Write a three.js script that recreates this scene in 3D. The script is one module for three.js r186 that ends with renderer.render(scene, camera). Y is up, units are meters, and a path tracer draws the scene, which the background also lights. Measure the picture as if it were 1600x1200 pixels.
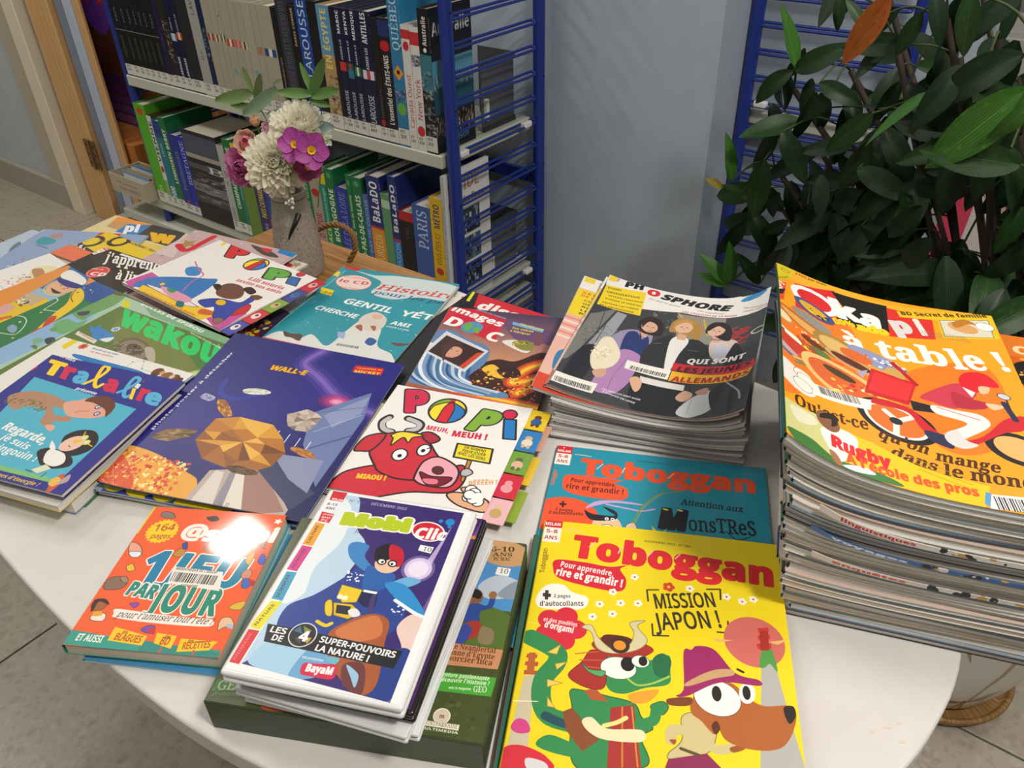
import * as THREE from 'three';
import { RoundedBoxGeometry } from 'three/addons/geometries/RoundedBoxGeometry.js';
import { mergeGeometries } from 'three/addons/utils/BufferGeometryUtils.js';
import { RectAreaLightUniformsLib } from 'three/addons/lights/RectAreaLightUniformsLib.js';

// A reading corner of a children's library: a white table heaped with magazines, guide books behind, a big plant on the right.
// Metres, y up. The floor is y = 0, the table top y = TOP.
const TOP = 0.72, CEIL = 2.6;
const scene = new THREE.Scene();
scene.background = new THREE.Color('#20242a');

const camera = new THREE.PerspectiveCamera(50.954, 4 / 3, 0.02, 40);
camera.position.set(0, TOP + 0.56244, 0);
camera.rotation.set(-0.620797, 0.654559, -0.022069, 'YXZ');
camera.userData.fStop = 0;

RectAreaLightUniformsLib.init();
const renderer = new THREE.WebGLRenderer({ antialias: true });
renderer.toneMapping = THREE.LinearToneMapping;
renderer.toneMappingExposure = 0.82;
renderer.shadowMap.enabled = true;

// square ceiling panels [x, z, width, depth, strength]
const PANELS = [[-2.28, -1.14, 0.15, 0.19, 110], [0.78, -0.23, 0.3, 0.3, 150], [0.45, -1.0, 0.6, 0.6, 13], [-1.4, -0.3, 0.5, 0.5, 9], [-3.2, -0.2, 0.5, 0.5, 26], [-3.2, 2.0, 0.6, 0.6, 14], [-1.5, 2.0, 0.6, 0.6, 9], [0.2, 2.0, 0.6, 0.6, 9], [0.7, -3.6, 0.6, 0.6, 9], [-3.4, -4.2, 0.6, 0.6, 14]];
const LAMP_COLOUR = '#fff8ee';

// ---------------------------------------------------------------------------------------------------------------
const rng = (a) => () => { a = (a + 0x6d2b79f5) | 0; let t = Math.imul(a ^ (a >>> 15), 1 | a); t = (t + Math.imul(t ^ (t >>> 7), 61 | t)) ^ t; return ((t ^ (t >>> 14)) >>> 0) / 4294967296; };
const V = (x, y, z) => new THREE.Vector3(x, y, z);
const taken = new Map();
function numbered(name) { const n = taken.get(name) ?? 0; taken.set(name, n + 1); return n ? name + '_' + String(n).padStart(3, '0') : name; }
function mesh(name, geo, mat, parent) {
  const m = new THREE.Mesh(Array.isArray(geo) ? mergeGeometries(geo.map((x) => (x.index ? x.toNonIndexed() : x))) : geo, mat);
  m.name = parent ? name : numbered(name); m.castShadow = m.receiveShadow = true; (parent ?? scene).add(m); return m;
}
function tag(o, label, category, group) { o.userData = { label, category }; if (group) o.userData.group = group; return o; }
function thing(name, label, category, [x, y, z] = [0, 0, 0], turn = 0, group) {
  const o = new THREE.Group(); o.name = numbered(name); o.position.set(x, y, z); o.rotation.y = turn; scene.add(o); return tag(o, label, category, group);
}
function struct(name, geo, mat, parent) { const m = mesh(name, geo, mat, parent); if (!parent) m.userData.kind = 'structure'; return m; }
const std = (color, roughness = 0.6, more = {}) => new THREE.MeshStandardMaterial({ color, roughness, ...more });
const phys = (color, roughness = 0.5, more = {}) => new THREE.MeshPhysicalMaterial({ color, roughness, ...more });
const box = (w, h, d, x = 0, y = 0, z = 0, r = 0) => (r ? new RoundedBoxGeometry(w, h, d, 2, r) : new THREE.BoxGeometry(w, h, d)).translate(x, y, z);
const tube = (pts, r, n = 24, k = 8) => new THREE.TubeGeometry(new THREE.CatmullRomCurve3(pts.map((p) => (p.isVector3 ? p : V(...p)))), n, r, k);
function canvasTexture(w, h, draw, srgb = true) {
  const c = document.createElement('canvas'); c.width = w; c.height = h; draw(c.getContext('2d'), w, h);
  const t = new THREE.CanvasTexture(c); t.wrapS = t.wrapT = THREE.RepeatWrapping; if (srgb) t.colorSpace = THREE.SRGBColorSpace; return t;
}
// a noisy tone: base colour with blotches and grains of slightly different colour, tiling every `size` metres
function grain(base, cols, n, a, b, seed, size, px = 512) {
  const t = canvasTexture(px, px, (q, w, h) => {
    q.fillStyle = base; q.fillRect(0, 0, w, h); const r = rng(seed);
    for (let i = 0; i < n; i++) { const x = r() * w, y = r() * h, s = a + r() * (b - a); q.fillStyle = cols[Math.floor(r() * cols.length)]; for (const dx of [-w, 0, w]) for (const dy of [-h, 0, h]) { q.beginPath(); q.ellipse(x + dx, y + dy, s, s * (0.5 + r() * 0.5), r() * 3, 0, 7); q.fill(); } }
  });
  t.repeat.set(1 / size, 1 / size); return t;
}
function worldUV(geo) {                                     // uv in metres, chosen per face from the dominant normal
  const q = geo.index ? geo.toNonIndexed() : geo, p = q.attributes.position, n = q.attributes.normal, uv = new Float32Array(p.count * 2);
  for (let i = 0; i < p.count; i++) {
    const ax = Math.abs(n.getX(i)), ay = Math.abs(n.getY(i)), az = Math.abs(n.getZ(i));
    uv.set(ay > ax && ay > az ? [p.getX(i), p.getZ(i)] : ax > az ? [p.getZ(i), p.getY(i)] : [p.getX(i), p.getY(i)], i * 2);
  }
  q.setAttribute('uv', new THREE.BufferAttribute(uv, 2)); return q;
}
// ---------------------------------------------------------------------------------------------------------------
// Prints: every cover is drawn in millimetres of its own sheet, origin top left.
let g;
const FONT = { b: 'bold 100px sans-serif', s: '100px sans-serif', t: '100px serif', tb: 'bold 100px serif', m: '100px monospace' };
function print(w, h, ppm, draw) {
  const c = document.createElement('canvas'); c.width = Math.round(w * ppm); c.height = Math.round(h * ppm);
  g = c.getContext('2d'); g.scale(c.width / w, c.height / h); g.lineJoin = 'round'; g.lineCap = 'round';
  draw(w, h);
  const t = new THREE.CanvasTexture(c); t.colorSpace = THREE.SRGBColorSpace; t.anisotropy = 8;
  return t;
}
const put = (c, s, lw) => { if (c) { g.fillStyle = c; g.fill(); } if (s) { g.strokeStyle = s; g.lineWidth = lw ?? 0.6; g.stroke(); } };
function R(x, y, w, h, c, r = 0, s, lw) { g.beginPath(); g.roundRect(x, y, w, h, r); put(c, s, lw); }
function P(p, c, s, lw) { g.beginPath(); for (let i = 0; i < p.length; i += 2) g.lineTo(p[i], p[i + 1]); g.closePath(); put(c, s, lw); }
function curve(p, closed) {                                // a smooth line through all points
  const n = p.length / 2, q = (i) => { const k = closed ? (i + n) % n : Math.min(n - 1, Math.max(0, i)); return [p[k * 2], p[k * 2 + 1]]; };
  g.beginPath(); g.moveTo(p[0], p[1]);
  for (let i = 0; i < (closed ? n : n - 1); i++) { const a = q(i - 1), b = q(i), c = q(i + 1), d = q(i + 2), k = 0.17; g.bezierCurveTo(b[0] + (c[0] - a[0]) * k, b[1] + (c[1] - a[1]) * k, c[0] - (d[0] - b[0]) * k, c[1] - (d[1] - b[1]) * k, c[0], c[1]); }
}
function S(p, c, s, lw) { curve(p, true); g.closePath(); put(c, s, lw); }      // closed smooth outline
function L(p, s, lw) { curve(p, false); g.strokeStyle = s; g.lineWidth = lw; g.stroke(); }     // open smooth line
function Z(p, s, lw) { g.beginPath(); for (let i = 0; i < p.length; i += 2) g.lineTo(p[i], p[i + 1]); g.strokeStyle = s; g.lineWidth = lw; g.stroke(); }
function E(x, y, rx, ry, c, rot = 0, s, lw) { g.beginPath(); g.ellipse(x, y, rx, ry, rot, 0, 7); put(c, s, lw); }
// text with its baseline from (x0, y0) to (x1, y1) and capitals h tall; o: f font, st outline colour, sw outline width, sk slant, cols one colour per letter
function T(str, x0, y0, x1, y1, h, c, o = {}) {
  g.save(); g.font = FONT[o.f ?? 'b']; const k = h / 73, wid = g.measureText(str).width * k, d = Math.hypot(x1 - x0, y1 - y0);
  g.translate(x0, y0); g.rotate(Math.atan2(y1 - y0, x1 - x0)); if (o.sk) g.transform(1, 0, -o.sk, 1, 0, 0); g.scale(k * (o.nat ? 1 : d / wid), k);
  if (o.st) { g.strokeStyle = o.st; g.lineWidth = (o.sw ?? 1) / k; g.strokeText(str, 0, 0); }
  if (o.cols) { let x = 0; [...str].forEach((ch, i) => { g.fillStyle = o.cols[i % o.cols.length]; if (o.fat) { g.strokeStyle = g.fillStyle; g.lineWidth = o.fat / k; g.strokeText(ch, x, 0); } g.fillText(ch, x, 0); x += g.measureText(ch).width; }); }
  else { g.fillStyle = c; if (o.fat) { g.strokeStyle = c; g.lineWidth = o.fat / k; g.strokeText(str, 0, 0); } g.fillText(str, 0, 0); }
  g.restore();
}
// the same between three points: foot left, foot right, and the top of a capital over the foot left
function Q(str, x0, y0, x1, y1, x2, y2, c, o = {}) {
  g.save(); g.font = FONT[o.f ?? 'b']; const wid = g.measureText(str).width, k = Math.hypot(x2 - x0, y2 - y0) / 73;
  g.transform((x1 - x0) / wid, (y1 - y0) / wid, (x0 - x2) / 73, (y0 - y2) / 73, x0, y0);
  if (o.st) { g.strokeStyle = o.st; g.lineWidth = o.sw / k; g.strokeText(str, 0, 0); } g.fillStyle = g.strokeStyle = c; if (o.fat) { g.lineWidth = o.fat / k; g.strokeText(str, 0, 0); } g.fillText(str, 0, 0); g.restore();
}
function code(x0, y0, x1, y1, h, seed, paper = '#efede6', lines = 46) {       // a bar code on its sticker; (x0, y0) to (x1, y1) is its foot
  const r = rng(seed), d = Math.hypot(x1 - x0, y1 - y0); g.save(); g.translate(x0, y0); g.rotate(Math.atan2(y1 - y0, x1 - x0));
  if (paper) R(-d * 0.08, -h * 1.5, d * 1.16, h * 1.9, paper);
  for (let i = 0, x = 0; x < d; i++) { const w = d / lines * (0.4 + r() * 1.1); R(x, -h, Math.min(w, d - x), h, '#26262b'); x += w + d / lines * (0.4 + r()); }
  g.restore();
}
function flecks(n, x, y, w, h, cols, a, b, seed) { const r = rng(seed); for (let i = 0; i < n; i++) { const s = a + r() * (b - a); E(x + r() * w, y + r() * h, s, s * (0.5 + r() * 0.7), cols[Math.floor(r() * cols.length)], r() * 3); } }
function clip(p, draw) { g.save(); g.beginPath(); for (let i = 0; i < p.length; i += 2) g.lineTo(p[i], p[i + 1]); g.closePath(); g.clip(); draw(); g.restore(); }
function grad(x0, y0, x1, y1, ...cs) { const q = g.createLinearGradient(x0, y0, x1, y1); cs.forEach((c, i) => q.addColorStop(i / (cs.length - 1), c)); return q; }
function star(x, y, r0, r1, n, c, rot = 0, s, lw) { const p = []; for (let i = 0; i < n * 2; i++) { const a = rot + i * Math.PI / n, r = i % 2 ? r1 : r0; p.push(x + r * Math.sin(a), y - r * Math.cos(a)); } P(p, c, s, lw); }
function flower(x, y, r, c, mid) { for (let i = 0; i < 5; i++) E(x + r * Math.cos(i * 1.257), y + r * Math.sin(i * 1.257), r * 0.75, r * 0.75, c); E(x, y, r * 0.45, r * 0.45, mid); }
function ball(x, y, r) {                                   // the striped beach ball that stands for the letter O
  g.save(); g.beginPath(); g.arc(x, y, r, 0, 7); g.clip(); R(x - r, y - r, 2 * r, 2 * r, '#7fae2e');
  P([x - r * 0.75, y + r, x - r, y, x - r * 0.2, y - r * 0.7, x - r * 0.3, y + r], '#ffe02a'); P([x - r * 0.35, y + r, x - r * 0.2, y - r * 0.7, x + r * 0.25, y - r * 0.7, x + r * 0.4, y + r], '#d81f34');
  P([x + r * 0.4, y + r, x + r * 0.2, y - r * 0.7, x + r, y - r * 0.4, x + r, y + r], '#2079c4'); P([x + r * 0.1, y - r * 0.75, x + r * 0.2, y - r, x + r, y - r * 0.6, x + r, y - r * 0.3], '#ffe02a'); P([x - r * 0.1, y - r * 0.75, x - r * 0.3, y - r, x + r * 0.2, y - r, x + r * 0.1, y - r * 0.75], '#d81f34');
  for (const d of [-1.1, -0.35, 0.4, 1.2]) L([x, y - r * 0.78, x + r * d * 0.75, y - r * 0.2, x + r * d * 0.8, y + r], '#2b2524', r * 0.07);
  g.restore(); E(x, y, r, r, null, 0, '#2b2524', r * 0.11);
}
function rock(x, y, rx, ry, rot, cols, seed) {            // a drawn rock of flat facets
  const r = rng(seed), n = 11, o = [], m = [], c = Math.cos(rot), s = Math.sin(rot), at = (a, k) => { const X = Math.cos(a) * rx * k, Y = Math.sin(a) * ry * k; return [x + X * c - Y * s, y + X * s + Y * c]; };
  for (let i = 0; i < n; i++) { const a = i / n * 6.283; o.push(at(a + r() * 0.3, 0.82 + r() * 0.26)); m.push(at(a + 0.3 + r() * 0.3, 0.42 + r() * 0.2)); }
  const ctr = at(r() * 6, 0.12), pick = () => cols[Math.floor(r() * cols.length)];
  for (let i = 0; i < n; i++) { const j = (i + 1) % n; P([...o[i], ...o[j], ...m[i]], pick()); P([...o[j], ...m[j], ...m[i]], pick()); P([...m[i], ...m[j], ...ctr], pick()); }
}
const popiP = (x0, y0, x1, y1, x2, y2, c) => Q('P', x0, y0, x1, y1, x2, y2, c, { st: '#2b2524', sw: 8, fat: 4 });
function milan(x, y, s, age, rot = 0) {                    // the publisher's red tag with the reader's age under it
  g.save(); g.translate(x, y); g.rotate(rot); R(0, 0, s, s * 0.8, '#d3222f'); E(s * 0.45, s * 0.25, s * 0.05, s * 0.05, '#fff'); T('MILAN', s * 0.08, s * 0.66, s * 0.92, s * 0.66, s * 0.22, '#fff');
  R(0, s * 0.8, s, s * 1.05, '#f6efe6'); T(age, s * 0.18, s * 1.2, s * 0.82, s * 1.2, s * 0.27, '#a33a2c'); T('ANS', s * 0.15, s * 1.66, s * 0.85, s * 1.66, s * 0.27, '#a33a2c'); g.restore();
}
const PRINT = {};
PRINT.tral = print(188.5, 190.7, 5, (w, h) => {
  R(0, 0, w, h, '#262a8c');
  P([14, 42.7, 168.2, 58.1, 171.5, 174.5, 64.9, 175.1, 32.6, 123.6], '#4fb4cf'); P([84.6, 174.1, 171.5, 174.5, 168.2, 179.7, 87.3, 180.7], '#7fbf7a');
  T('En mars', 10.4, 0.7, 36.2, 4.8, 4.5, '#fff');
  Q('T', 15.1, 32.4, 40.9, 34.5, 6.7, 8.5, '#ffd71a', { fat: 3 }); Q('r', 40.2, 33.8, 60.1, 36.8, 28.2, 7.2, '#d8204f', { fat: 3 }); Q('a', 61.5, 37.1, 82.6, 38, 49, 11.2, '#58b4dd', { fat: 3 });
  L([80, 35.9, 86.3, 23.1, 87.6, 8.2, 83.3, 1.5, 77.7, 2.5, 82.9, 18.5, 91.1, 33.2, 98, 38.1, 100.4, 31.7], '#ffd71a', 4.6); Q('a', 106.2, 39.4, 126.2, 40.8, 94.8, 14, '#d8204f', { fat: 3 });
  L([128.1, 38.9, 134.3, 28.7, 136.7, 15.2, 132.7, 9.7, 127.7, 10.5, 129.9, 24.6, 136, 39, 142.5, 43.8, 144.6, 39.5], '#58b4dd', 4.6); P([147.8, 45.2, 138.3, 27.4, 143.5, 27.4, 152.6, 45.6], '#ffd71a'); P([139, 25.7, 138.1, 18, 143.7, 19.5, 145.3, 27.5], '#efe6d8'); E(141.8, 13.4, 1.8, 2.2, '#8a2f22');
  Q('r', 154.2, 43.3, 168.8, 44.9, 144.9, 18.8, '#d8204f', { fat: 3 }); Q('e', 166.6, 45.5, 188.2, 46.7, 157.3, 21.4, '#58b4dd', { fat: 3 });
  T('présente', 76.8, 48.3, 106.8, 50.4, 4.6, '#fff');
  S([14.8, 82, 27.5, 67.3, 53.7, 64, 86.5, 70.8, 97.7, 80.7, 77.5, 82.5, 93.8, 96.4, 97.6, 110.8, 84.2, 107.9, 73.1, 88.2, 49.2, 89.6, 38.3, 98.8], '#b5876a'); flecks(46, 16.8, 78.3, 55, 14, ['#6f6a35', '#7d7440'], 1, 1.6, 4);
  S([84.1, 73, 97, 63.1, 107, 57, 137.4, 59.8, 145.6, 72, 136.7, 83.9, 116.3, 89.5, 101.4, 88.4], '#e6a890'); S([103.2, 62.7, 107.9, 53.1, 126.6, 49.5, 142.8, 61.1, 145.4, 79.2, 135.7, 69.2, 116.6, 63.1], '#6b3826'); S([89.2, 95, 100.9, 91.4, 111.3, 91.1, 111.4, 98.1, 97, 101.1], '#b5876a');
  E(125.5, 67.9, 3, 3, '#e9d8d0', 0, '#2a3a9e', 1.2); E(132.6, 77.7, 3, 3, '#e9d8d0', 0, '#2a3a9e', 1.2); E(126.4, 68.5, 0.9, 0.9, '#111'); E(133.4, 78, 0.9, 0.9, '#111'); L([108.6, 83.3, 110.3, 80.4, 121.3, 75.9], '#7a3b30', 0.6);
  S([93.2, 110.7, 98.8, 107.6, 106, 109.6, 105.2, 116.7], '#e6a890');
  T('Regarde,', 50.7, 128.2, 114.7, 136.1, 11.5, '#f4f2ee', { fat: 0.5 }); T('je suis', 63.5, 142.2, 104.1, 148.2, 9.5, '#f4f2ee'); T('pingouin !', 65, 157.1, 126, 160.3, 10, '#f4f2ee');
  S([136.8, 135.1, 126.7, 119.6, 133.7, 106.6, 151, 102.7, 165.2, 113.2, 168.1, 129.3, 158.6, 141.2, 147.3, 142.1], '#20191c'); E(143.1, 125.8, 11, 13, '#efc5b2', 0.5); P([144.1, 126.3, 150.8, 118.9, 140.9, 119.3], '#f2c315'); P([140.4, 130, 146, 131.7, 142.9, 129.3], '#8c2e2e');
  E(148.4, 114.3, 3.4, 3.4, '#cfe4ea', 0, '#f2d015', 1.4); E(155.9, 120, 3.4, 3.4, '#cfe4ea', 0, '#f2d015', 1.4); L([143, 106.5, 145.2, 112.6], '#f2d015', 1.2); L([166, 123.5, 159.3, 121.6], '#f2d015', 1.2);
  S([129.6, 157.7, 117.5, 146.2, 127.2, 138, 155.4, 142.2, 166.1, 153.9, 152.6, 163, 138.2, 162.5], '#231c22'); S([134.3, 156.3, 127.5, 140.5, 146.4, 141.1, 156.3, 152, 149.9, 160.1], '#f1f0ec'); S([125.6, 138.5, 119.4, 128.5, 129.3, 134.7, 133.2, 140], '#f1f0ec');
  P([131.9, 170.6, 141, 159.2, 151, 163.5, 142.5, 173.4], '#dfe2c8', '#6f7a5a', 0.5); L([127.3, 172, 136.1, 172.9], '#3a3a2a', 1); L([149.9, 175.9, 150.8, 169.6], '#3a3a2a', 1);
  T("super mimes d'énergie !", 72.2, 187.8, 156.8, 187.9, 5, '#f2cf1c', { f: 'tb', sk: 0.2 });
  S([171.3, 199.4, 168.9, 188.8, 164.8, 176.1, 168.6, 165.3, 175.7, 177.4, 173.9, 194.1], '#cf5a3c'); S([172.3, 173.7, 175.5, 164.4, 180.1, 173.7, 172.9, 180.6], '#b9a2a4'); S([163.7, 181.1, 164.4, 171.4, 172.3, 173.7, 171.6, 183.3], '#e9bb52');
  P([-11.1, 19, -9.1, -10.5, -4.2, -9.1, -4.7, 23.3], '#ecd41e'); P([-15.3, 28.2, -10.3, 19.8, 2.8, 26.1, 1.3, 34.3], '#d8204f'); T('2-5 ANS', -7, 31.4, -1.9, 25.8, 3, '#fff');
});
PRINT.nuts = print(209.9, 200, 4, (w, h) => {
  R(0, 0, w, h, '#eceae4'); P([14.1, 15.9, 15.6, -4.6, 26.1, 1, 24.5, 21.4], '#ecd41e'); star(40.7, 6.8, 7, 5, 8, '#e0683a'); E(40.7, 6.8, 3, 3, '#b33c20');
  T('Bientôt sur ta table', 54.6, 6.9, 96.2, 5.6, 3.2, '#3d6fae'); T('un bon goûter', 57.6, 12.6, 94.4, 11.3, 2.8, '#c0504a');
  S([45.2, 23.1, 88.1, 21.3, 147.8, 20, 157, 26.8, 113.5, 30.8, 55.1, 29.6], '#1c7cc4'); L([124.6, 24.4, 124.1, 8.9], '#7ea6d0', 0.5); L([124.1, 8.9, 135.5, 2.6, 145.4, 15.6, 158.8, 16.1], '#7ea6d0', 0.5);
  E(124.1, 8.9, 1.1, 1.1, '#3f7cc0'); E(135.5, 2.6, 1.1, 1.1, '#3f7cc0'); E(145.4, 15.6, 1.1, 1.1, '#3f7cc0');
  E(167.4, 13.6, 7, 8, '#6d4326'); E(183.1, 15.9, 7, 8, '#8b5c35'); E(194.4, 16.3, 7, 8, '#6d4326'); E(168.3, 22.1, 5, 6, '#553219'); E(173.9, 12.6, 3, 4, '#caa277'); E(190.3, 14.6, 3, 4, '#e0c6a0'); E(202.8, 16.3, 4, 5, '#4d2f1c'); E(178.5, 21.3, 4, 4, '#a87f55');
});
PRINT.walle = print(224.1, 271.4, 5, (w, h) => {
  R(0, 0, w, h, grad(0, 0, w * 0.8, h, '#17206e', '#2a2484', '#141a55')); flecks(90, 0, 0, w, h * 0.7, ['#cdd4ff', '#8e97e0'], 0.12, 0.35, 7);
  for (const [c, lw, dx] of [['rgba(118,84,190,.25)', 26, 0], ['rgba(150,110,205,.35)', 14, 2], ['rgba(190,150,225,.35)', 6, 4]]) L([120.3, 2.8, 110.1, 33.3, 139.2, 55.2, 178.5, 85, 222.3, 99.7], c, lw);
  for (let i = 0; i < 9; i++) E(176.4, 91.6, 24 - i * 2.6, 15 - i * 1.6, ['rgba(170,40,110,.22)', 'rgba(225,80,140,.25)', 'rgba(255,190,210,.4)'][Math.floor(i / 3)]);
  L([37.4, 89.3, 44, 112, 68.9, 116.8, 90.1, 98.7], '#24379f', 6);
  P([172.9, 168.5, 158.5, 118.2, 207.9, 64.3, 217.7, 112.4, 213.9, 225.4], '#6f7fb0'); P([173.2, 117.7, 208.6, 72.2, 211.3, 102.9, 190.9, 135], '#8e9ac2'); L([158.5, 118.2, 213.6, 90.6], '#56659c', 1); L([174.6, 146.9, 212.7, 106.3], '#c0c9e2', 0.8); L([182.1, 172.8, 215.8, 142.3], '#4a5686', 2);
  S([-9.5, 271.4, -8.8, 236.1, -6.4, 218.7, 28.4, 219.2, 75, 235.7, 97, 248.4, 101.9, 285.6, 68.1, 289, 13.5, 283.3], '#e8a53a'); flecks(330, -0.3, 223.8, 78, 62, ['#e2642a', '#d9481f', '#f4d36a', '#f7e49a', '#c83a1c'], 0.5, 2.6, 9);
  S([-9.6, 274.5, -4.6, 231.6, 28.5, 254.8, 36.9, 277, 13.5, 283.3], '#dd5426'); flecks(80, -2.9, 244.3, 30, 30, ['#f4c85a', '#e9762f', '#c6361b'], 0.5, 2, 19);
  P([96.7, 298.3, 99.2, 229, 152.2, 211.1, 202.6, 261, 202.6, 277.9], '#b9a9a2'); P([103.4, 288, 105.2, 227.4, 114.9, 227.9, 132.6, 288.6], '#d9cfc6'); P([130.7, 289.1, 120.9, 226.2, 126.9, 224.5, 149.6, 284], '#8f8a98'); P([142, 286, 126.9, 224.5, 141, 220.6, 168.5, 278.8], '#e0d8ce'); P([161.5, 277.9, 135, 222.3, 151.6, 214.5, 200.1, 264.5], '#a07a70');
  P([145.6, 216.2, 155.8, 200.3, 217.7, 233.4, 204.6, 260.5], '#3a3f63'); P([147.7, 189.3, 205, 186.6, 209.9, 235.6, 182.9, 221.6], '#8b93b4'); for (const k of [0, 1, 2, 3]) L([1, 2].flatMap((j) => [w * (0.62 + k * 0.06), h * (0.52 + j * 0.05 + k * 0.01)]), '#d5dbea', 1.2);
  T('CRUISER', 145.3, 282.3, 143.5, 265.6, 4, '#6a605c', { f: 's' }); T('181', 139.2, 275.5, 136, 266.2, 4, '#6a605c', { f: 's' });
  // drifting rust-brown rocks, in place of the film's figures
  rock(107.3, 185.3, 54, 40, 0.35, ['#d89a2e', '#b97420', '#8f5418', '#e8b348', '#c4862a', '#74400f', '#a5651f'], 401); rock(34.2, 188.3, 24, 10, -0.4, ['#8a6a34', '#6d5028', '#a5854a', '#4a3317', '#7a5c30'], 403); rock(155.3, 132.3, 21, 19, 0.4, ['#b9a698', '#9a8a80', '#d0c2b4', '#857468', '#c3b3a5'], 405);
  rock(61, 134.7, 20, 7, 0.75, ['#c98432', '#a86424', '#e0a244', '#8f5a1c'], 407); rock(33.4, 123, 10, 6, 0.2, ['#9a9ec0', '#7a7ea4', '#b4b8d4'], 409); rock(178.8, 180.6, 18, 5, 0.25, ['#b9742c', '#9a5c20', '#d0903c'], 411); rock(132.2, 221.5, 20, 6, 0.05, ['#4e3a22', '#6a4e2c', '#36281a', '#5c452a'], 413); rock(82.4, 98.9, 17, 6, -0.15, ['#e6ead8', '#cfd4c2', '#f2f4ea', '#b9bfae'], 415);
  T('WALL·E', 74.4, 56.2, 120.4, 54.8, 9, '#f0b41e', { sk: 0.2, fat: 0.7, st: '#5b3a12', sw: 1.8 }); P([169.4, 18.7, 203.8, 15, 205.4, 29.1, 169.9, 32.3], '#d6262b'); T('LE JOURNAL DE', 173.1, 24.3, 202.6, 19.9, 2, '#ffe04a'); T('MICKEY', 171.5, 33.1, 202.8, 29, 5, '#ffe04a', { sk: 0.2 });
  T('photo-poster à détacher', 7.6, 189.7, 18.5, 37.9, 3.6, '#dfe2ee'); L([-4.8, 239.9, 24.2, 280.4], 'rgba(240,220,200,.7)', 0.35);
});
PRINT.wakou = print(217.2, 260, 5, (w, h) => {
  R(0, 0, w, h, '#5d7a36'); S([35, 39.8, 40.6, 9.5, 133.7, 17.1, 209.1, 29.6, 218.3, 62.9, 151.6, 76.4, 87.5, 71.4], '#72803f'); S([137.3, 15.1, 215.5, 2, 232.3, 28.7, 222.4, 57], '#4d7a40');
  for (const [c, r] of [['#6b5f4d', 1], ['#8a7d68', 0.8], ['#5a4f3f', 0.5]]) E(106.6, 63.1, 34 * r, 17 * r, c, 0.35); flecks(240, 65, 58.5, 60, 34, ['#4a4136', '#8f836f', '#6f6454', '#a49a86'], 0.4, 1.5, 21); S([114.4, 52.7, 126.2, 50.4, 148.3, 66.5, 147.4, 72.9, 129.2, 64.9], '#b5aea0'); E(101.4, 57.6, 2.2, 2.2, '#191512');
  Q('wakou', 36.3, 31.1, 225.9, 39.1, 7.2, -6.6, '#23cf6b', { fat: 5 });
  S([25.8, 62.4, 23.7, 49.5, 46.2, 51.4, 58.4, 55.2, 57.5, 65.9, 42, 70.9], '#3f86c8'); S([24.3, 63.2, 7.1, 51.3, 17.8, 52.7, 19.7, 44.5, 31.6, 59.3], '#3f86c8'); S([47.8, 67.8, 59.7, 56.2, 62.1, 67.5], '#dfe8ee'); E(43.6, 60.5, 0.9, 0.9, '#111'); star(45.3, 42.1, 7, 4.6, 9, '#c9dbe4'); E(45.3, 42.1, 3.3, 3.3, '#6aa0cc');
  T('Tout ce que les petits curieux de nature', 136.4, 2.7, 218.3, 12.6, 2.4, '#e5ead2'); T('N° 218 mai 2011', 22.4, -9, 65.7, -8.7, 2.4, '#dfe6cc'); L([188.9, 4.1, 226.8, 29.8], '#d8dcc0', 0.7); L([192.5, 8.3, 197.9, 7.4], '#d8dcc0', 0.7);
  P([5.6, 68.1, 47.5, 71.3, 50.4, 78.2, 8.8, 75.1], '#e8ded2'); T('À fabriquer', 10.8, 71.6, 44.2, 74.8, 3, '#b8632c');
  E(221.7, 68.5, 17, 15, '#9fc46a'); E(221.7, 68.5, 14, 12, '#bcd78a'); E(224.2, 63.5, 3, 2.5, '#b0432c');
  milan(-12.7, -11.6, 19, '4-7', 0.52);
});
PRINT.para = print(241, 260, 4, (w, h) => {
  R(0, 0, w, h, '#a9c9b4'); S([-64.8, 161.5, -48.6, 83.8, -22.4, 44.2, -1.8, 7.1, 35.8, 64.3, 39, 120.6, 36.5, 185.9, 23.2, 209.8], '#8fb6dc'); S([6.7, 96.7, 6.3, 78.1, 27.1, 77, 32.9, 66, 41.7, 83.1, 34.6, 105.5], '#6fae72'); S([-6.3, 62.5, -7.2, 35.1, -14.8, -2.1, 16.8, -3.9, 29.5, 21.3, 26.8, 54.4, 27, 69.6], '#6d9f5e');
  S([16.3, 134.2, 20.5, 124.7, 30.5, 125.7, 30.6, 134.4], '#7cb28a'); L([26.3, 135.2, 33.7, 141.1], '#4a5b66', 0.5); S([27.8, 141.2, 34.8, 137, 41.8, 143.1], '#6a7d2c'); S([29, 123.1, 34.7, 114.4, 48.8, 121.7, 43.2, 128.5], '#3f4452'); S([11.4, 105, 14.1, 97.8, 23, 103.4, 18.7, 107.8], '#6d9f5e');
  for (const k of [0, 1, 2, 3, 4, 5]) L([w * (0.13 + k * 0.008), h * (0.05 + k * 0.016), w * (0.2 + k * 0.008), h * (0.045 + k * 0.016)], '#e4efe0', 0.9);
  S([4.3, 60.1, 14.7, 49.9, 20.9, 57.9, 13.5, 64.3], '#3f4452'); E(-7.5, 49.3, 3, 3, '#efe6da'); S([-1.9, 3, -2.3, -11.6, 12, -9.5, 15.3, 1.1], '#8d2724'); E(40.8, 12.5, 13, 5, '#d9d422', 0.5);
  P([30.5, -12.1, 67.8, -13.7, 234.8, -0.4, 245.8, 14.5, 94.9, 14.7], '#7fae86'); T('BULLES DE SPIROU', 57.3, 2.7, 189.3, 9.2, 5.4, '#eef3ea', { fat: 0.3 });
});
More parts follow.
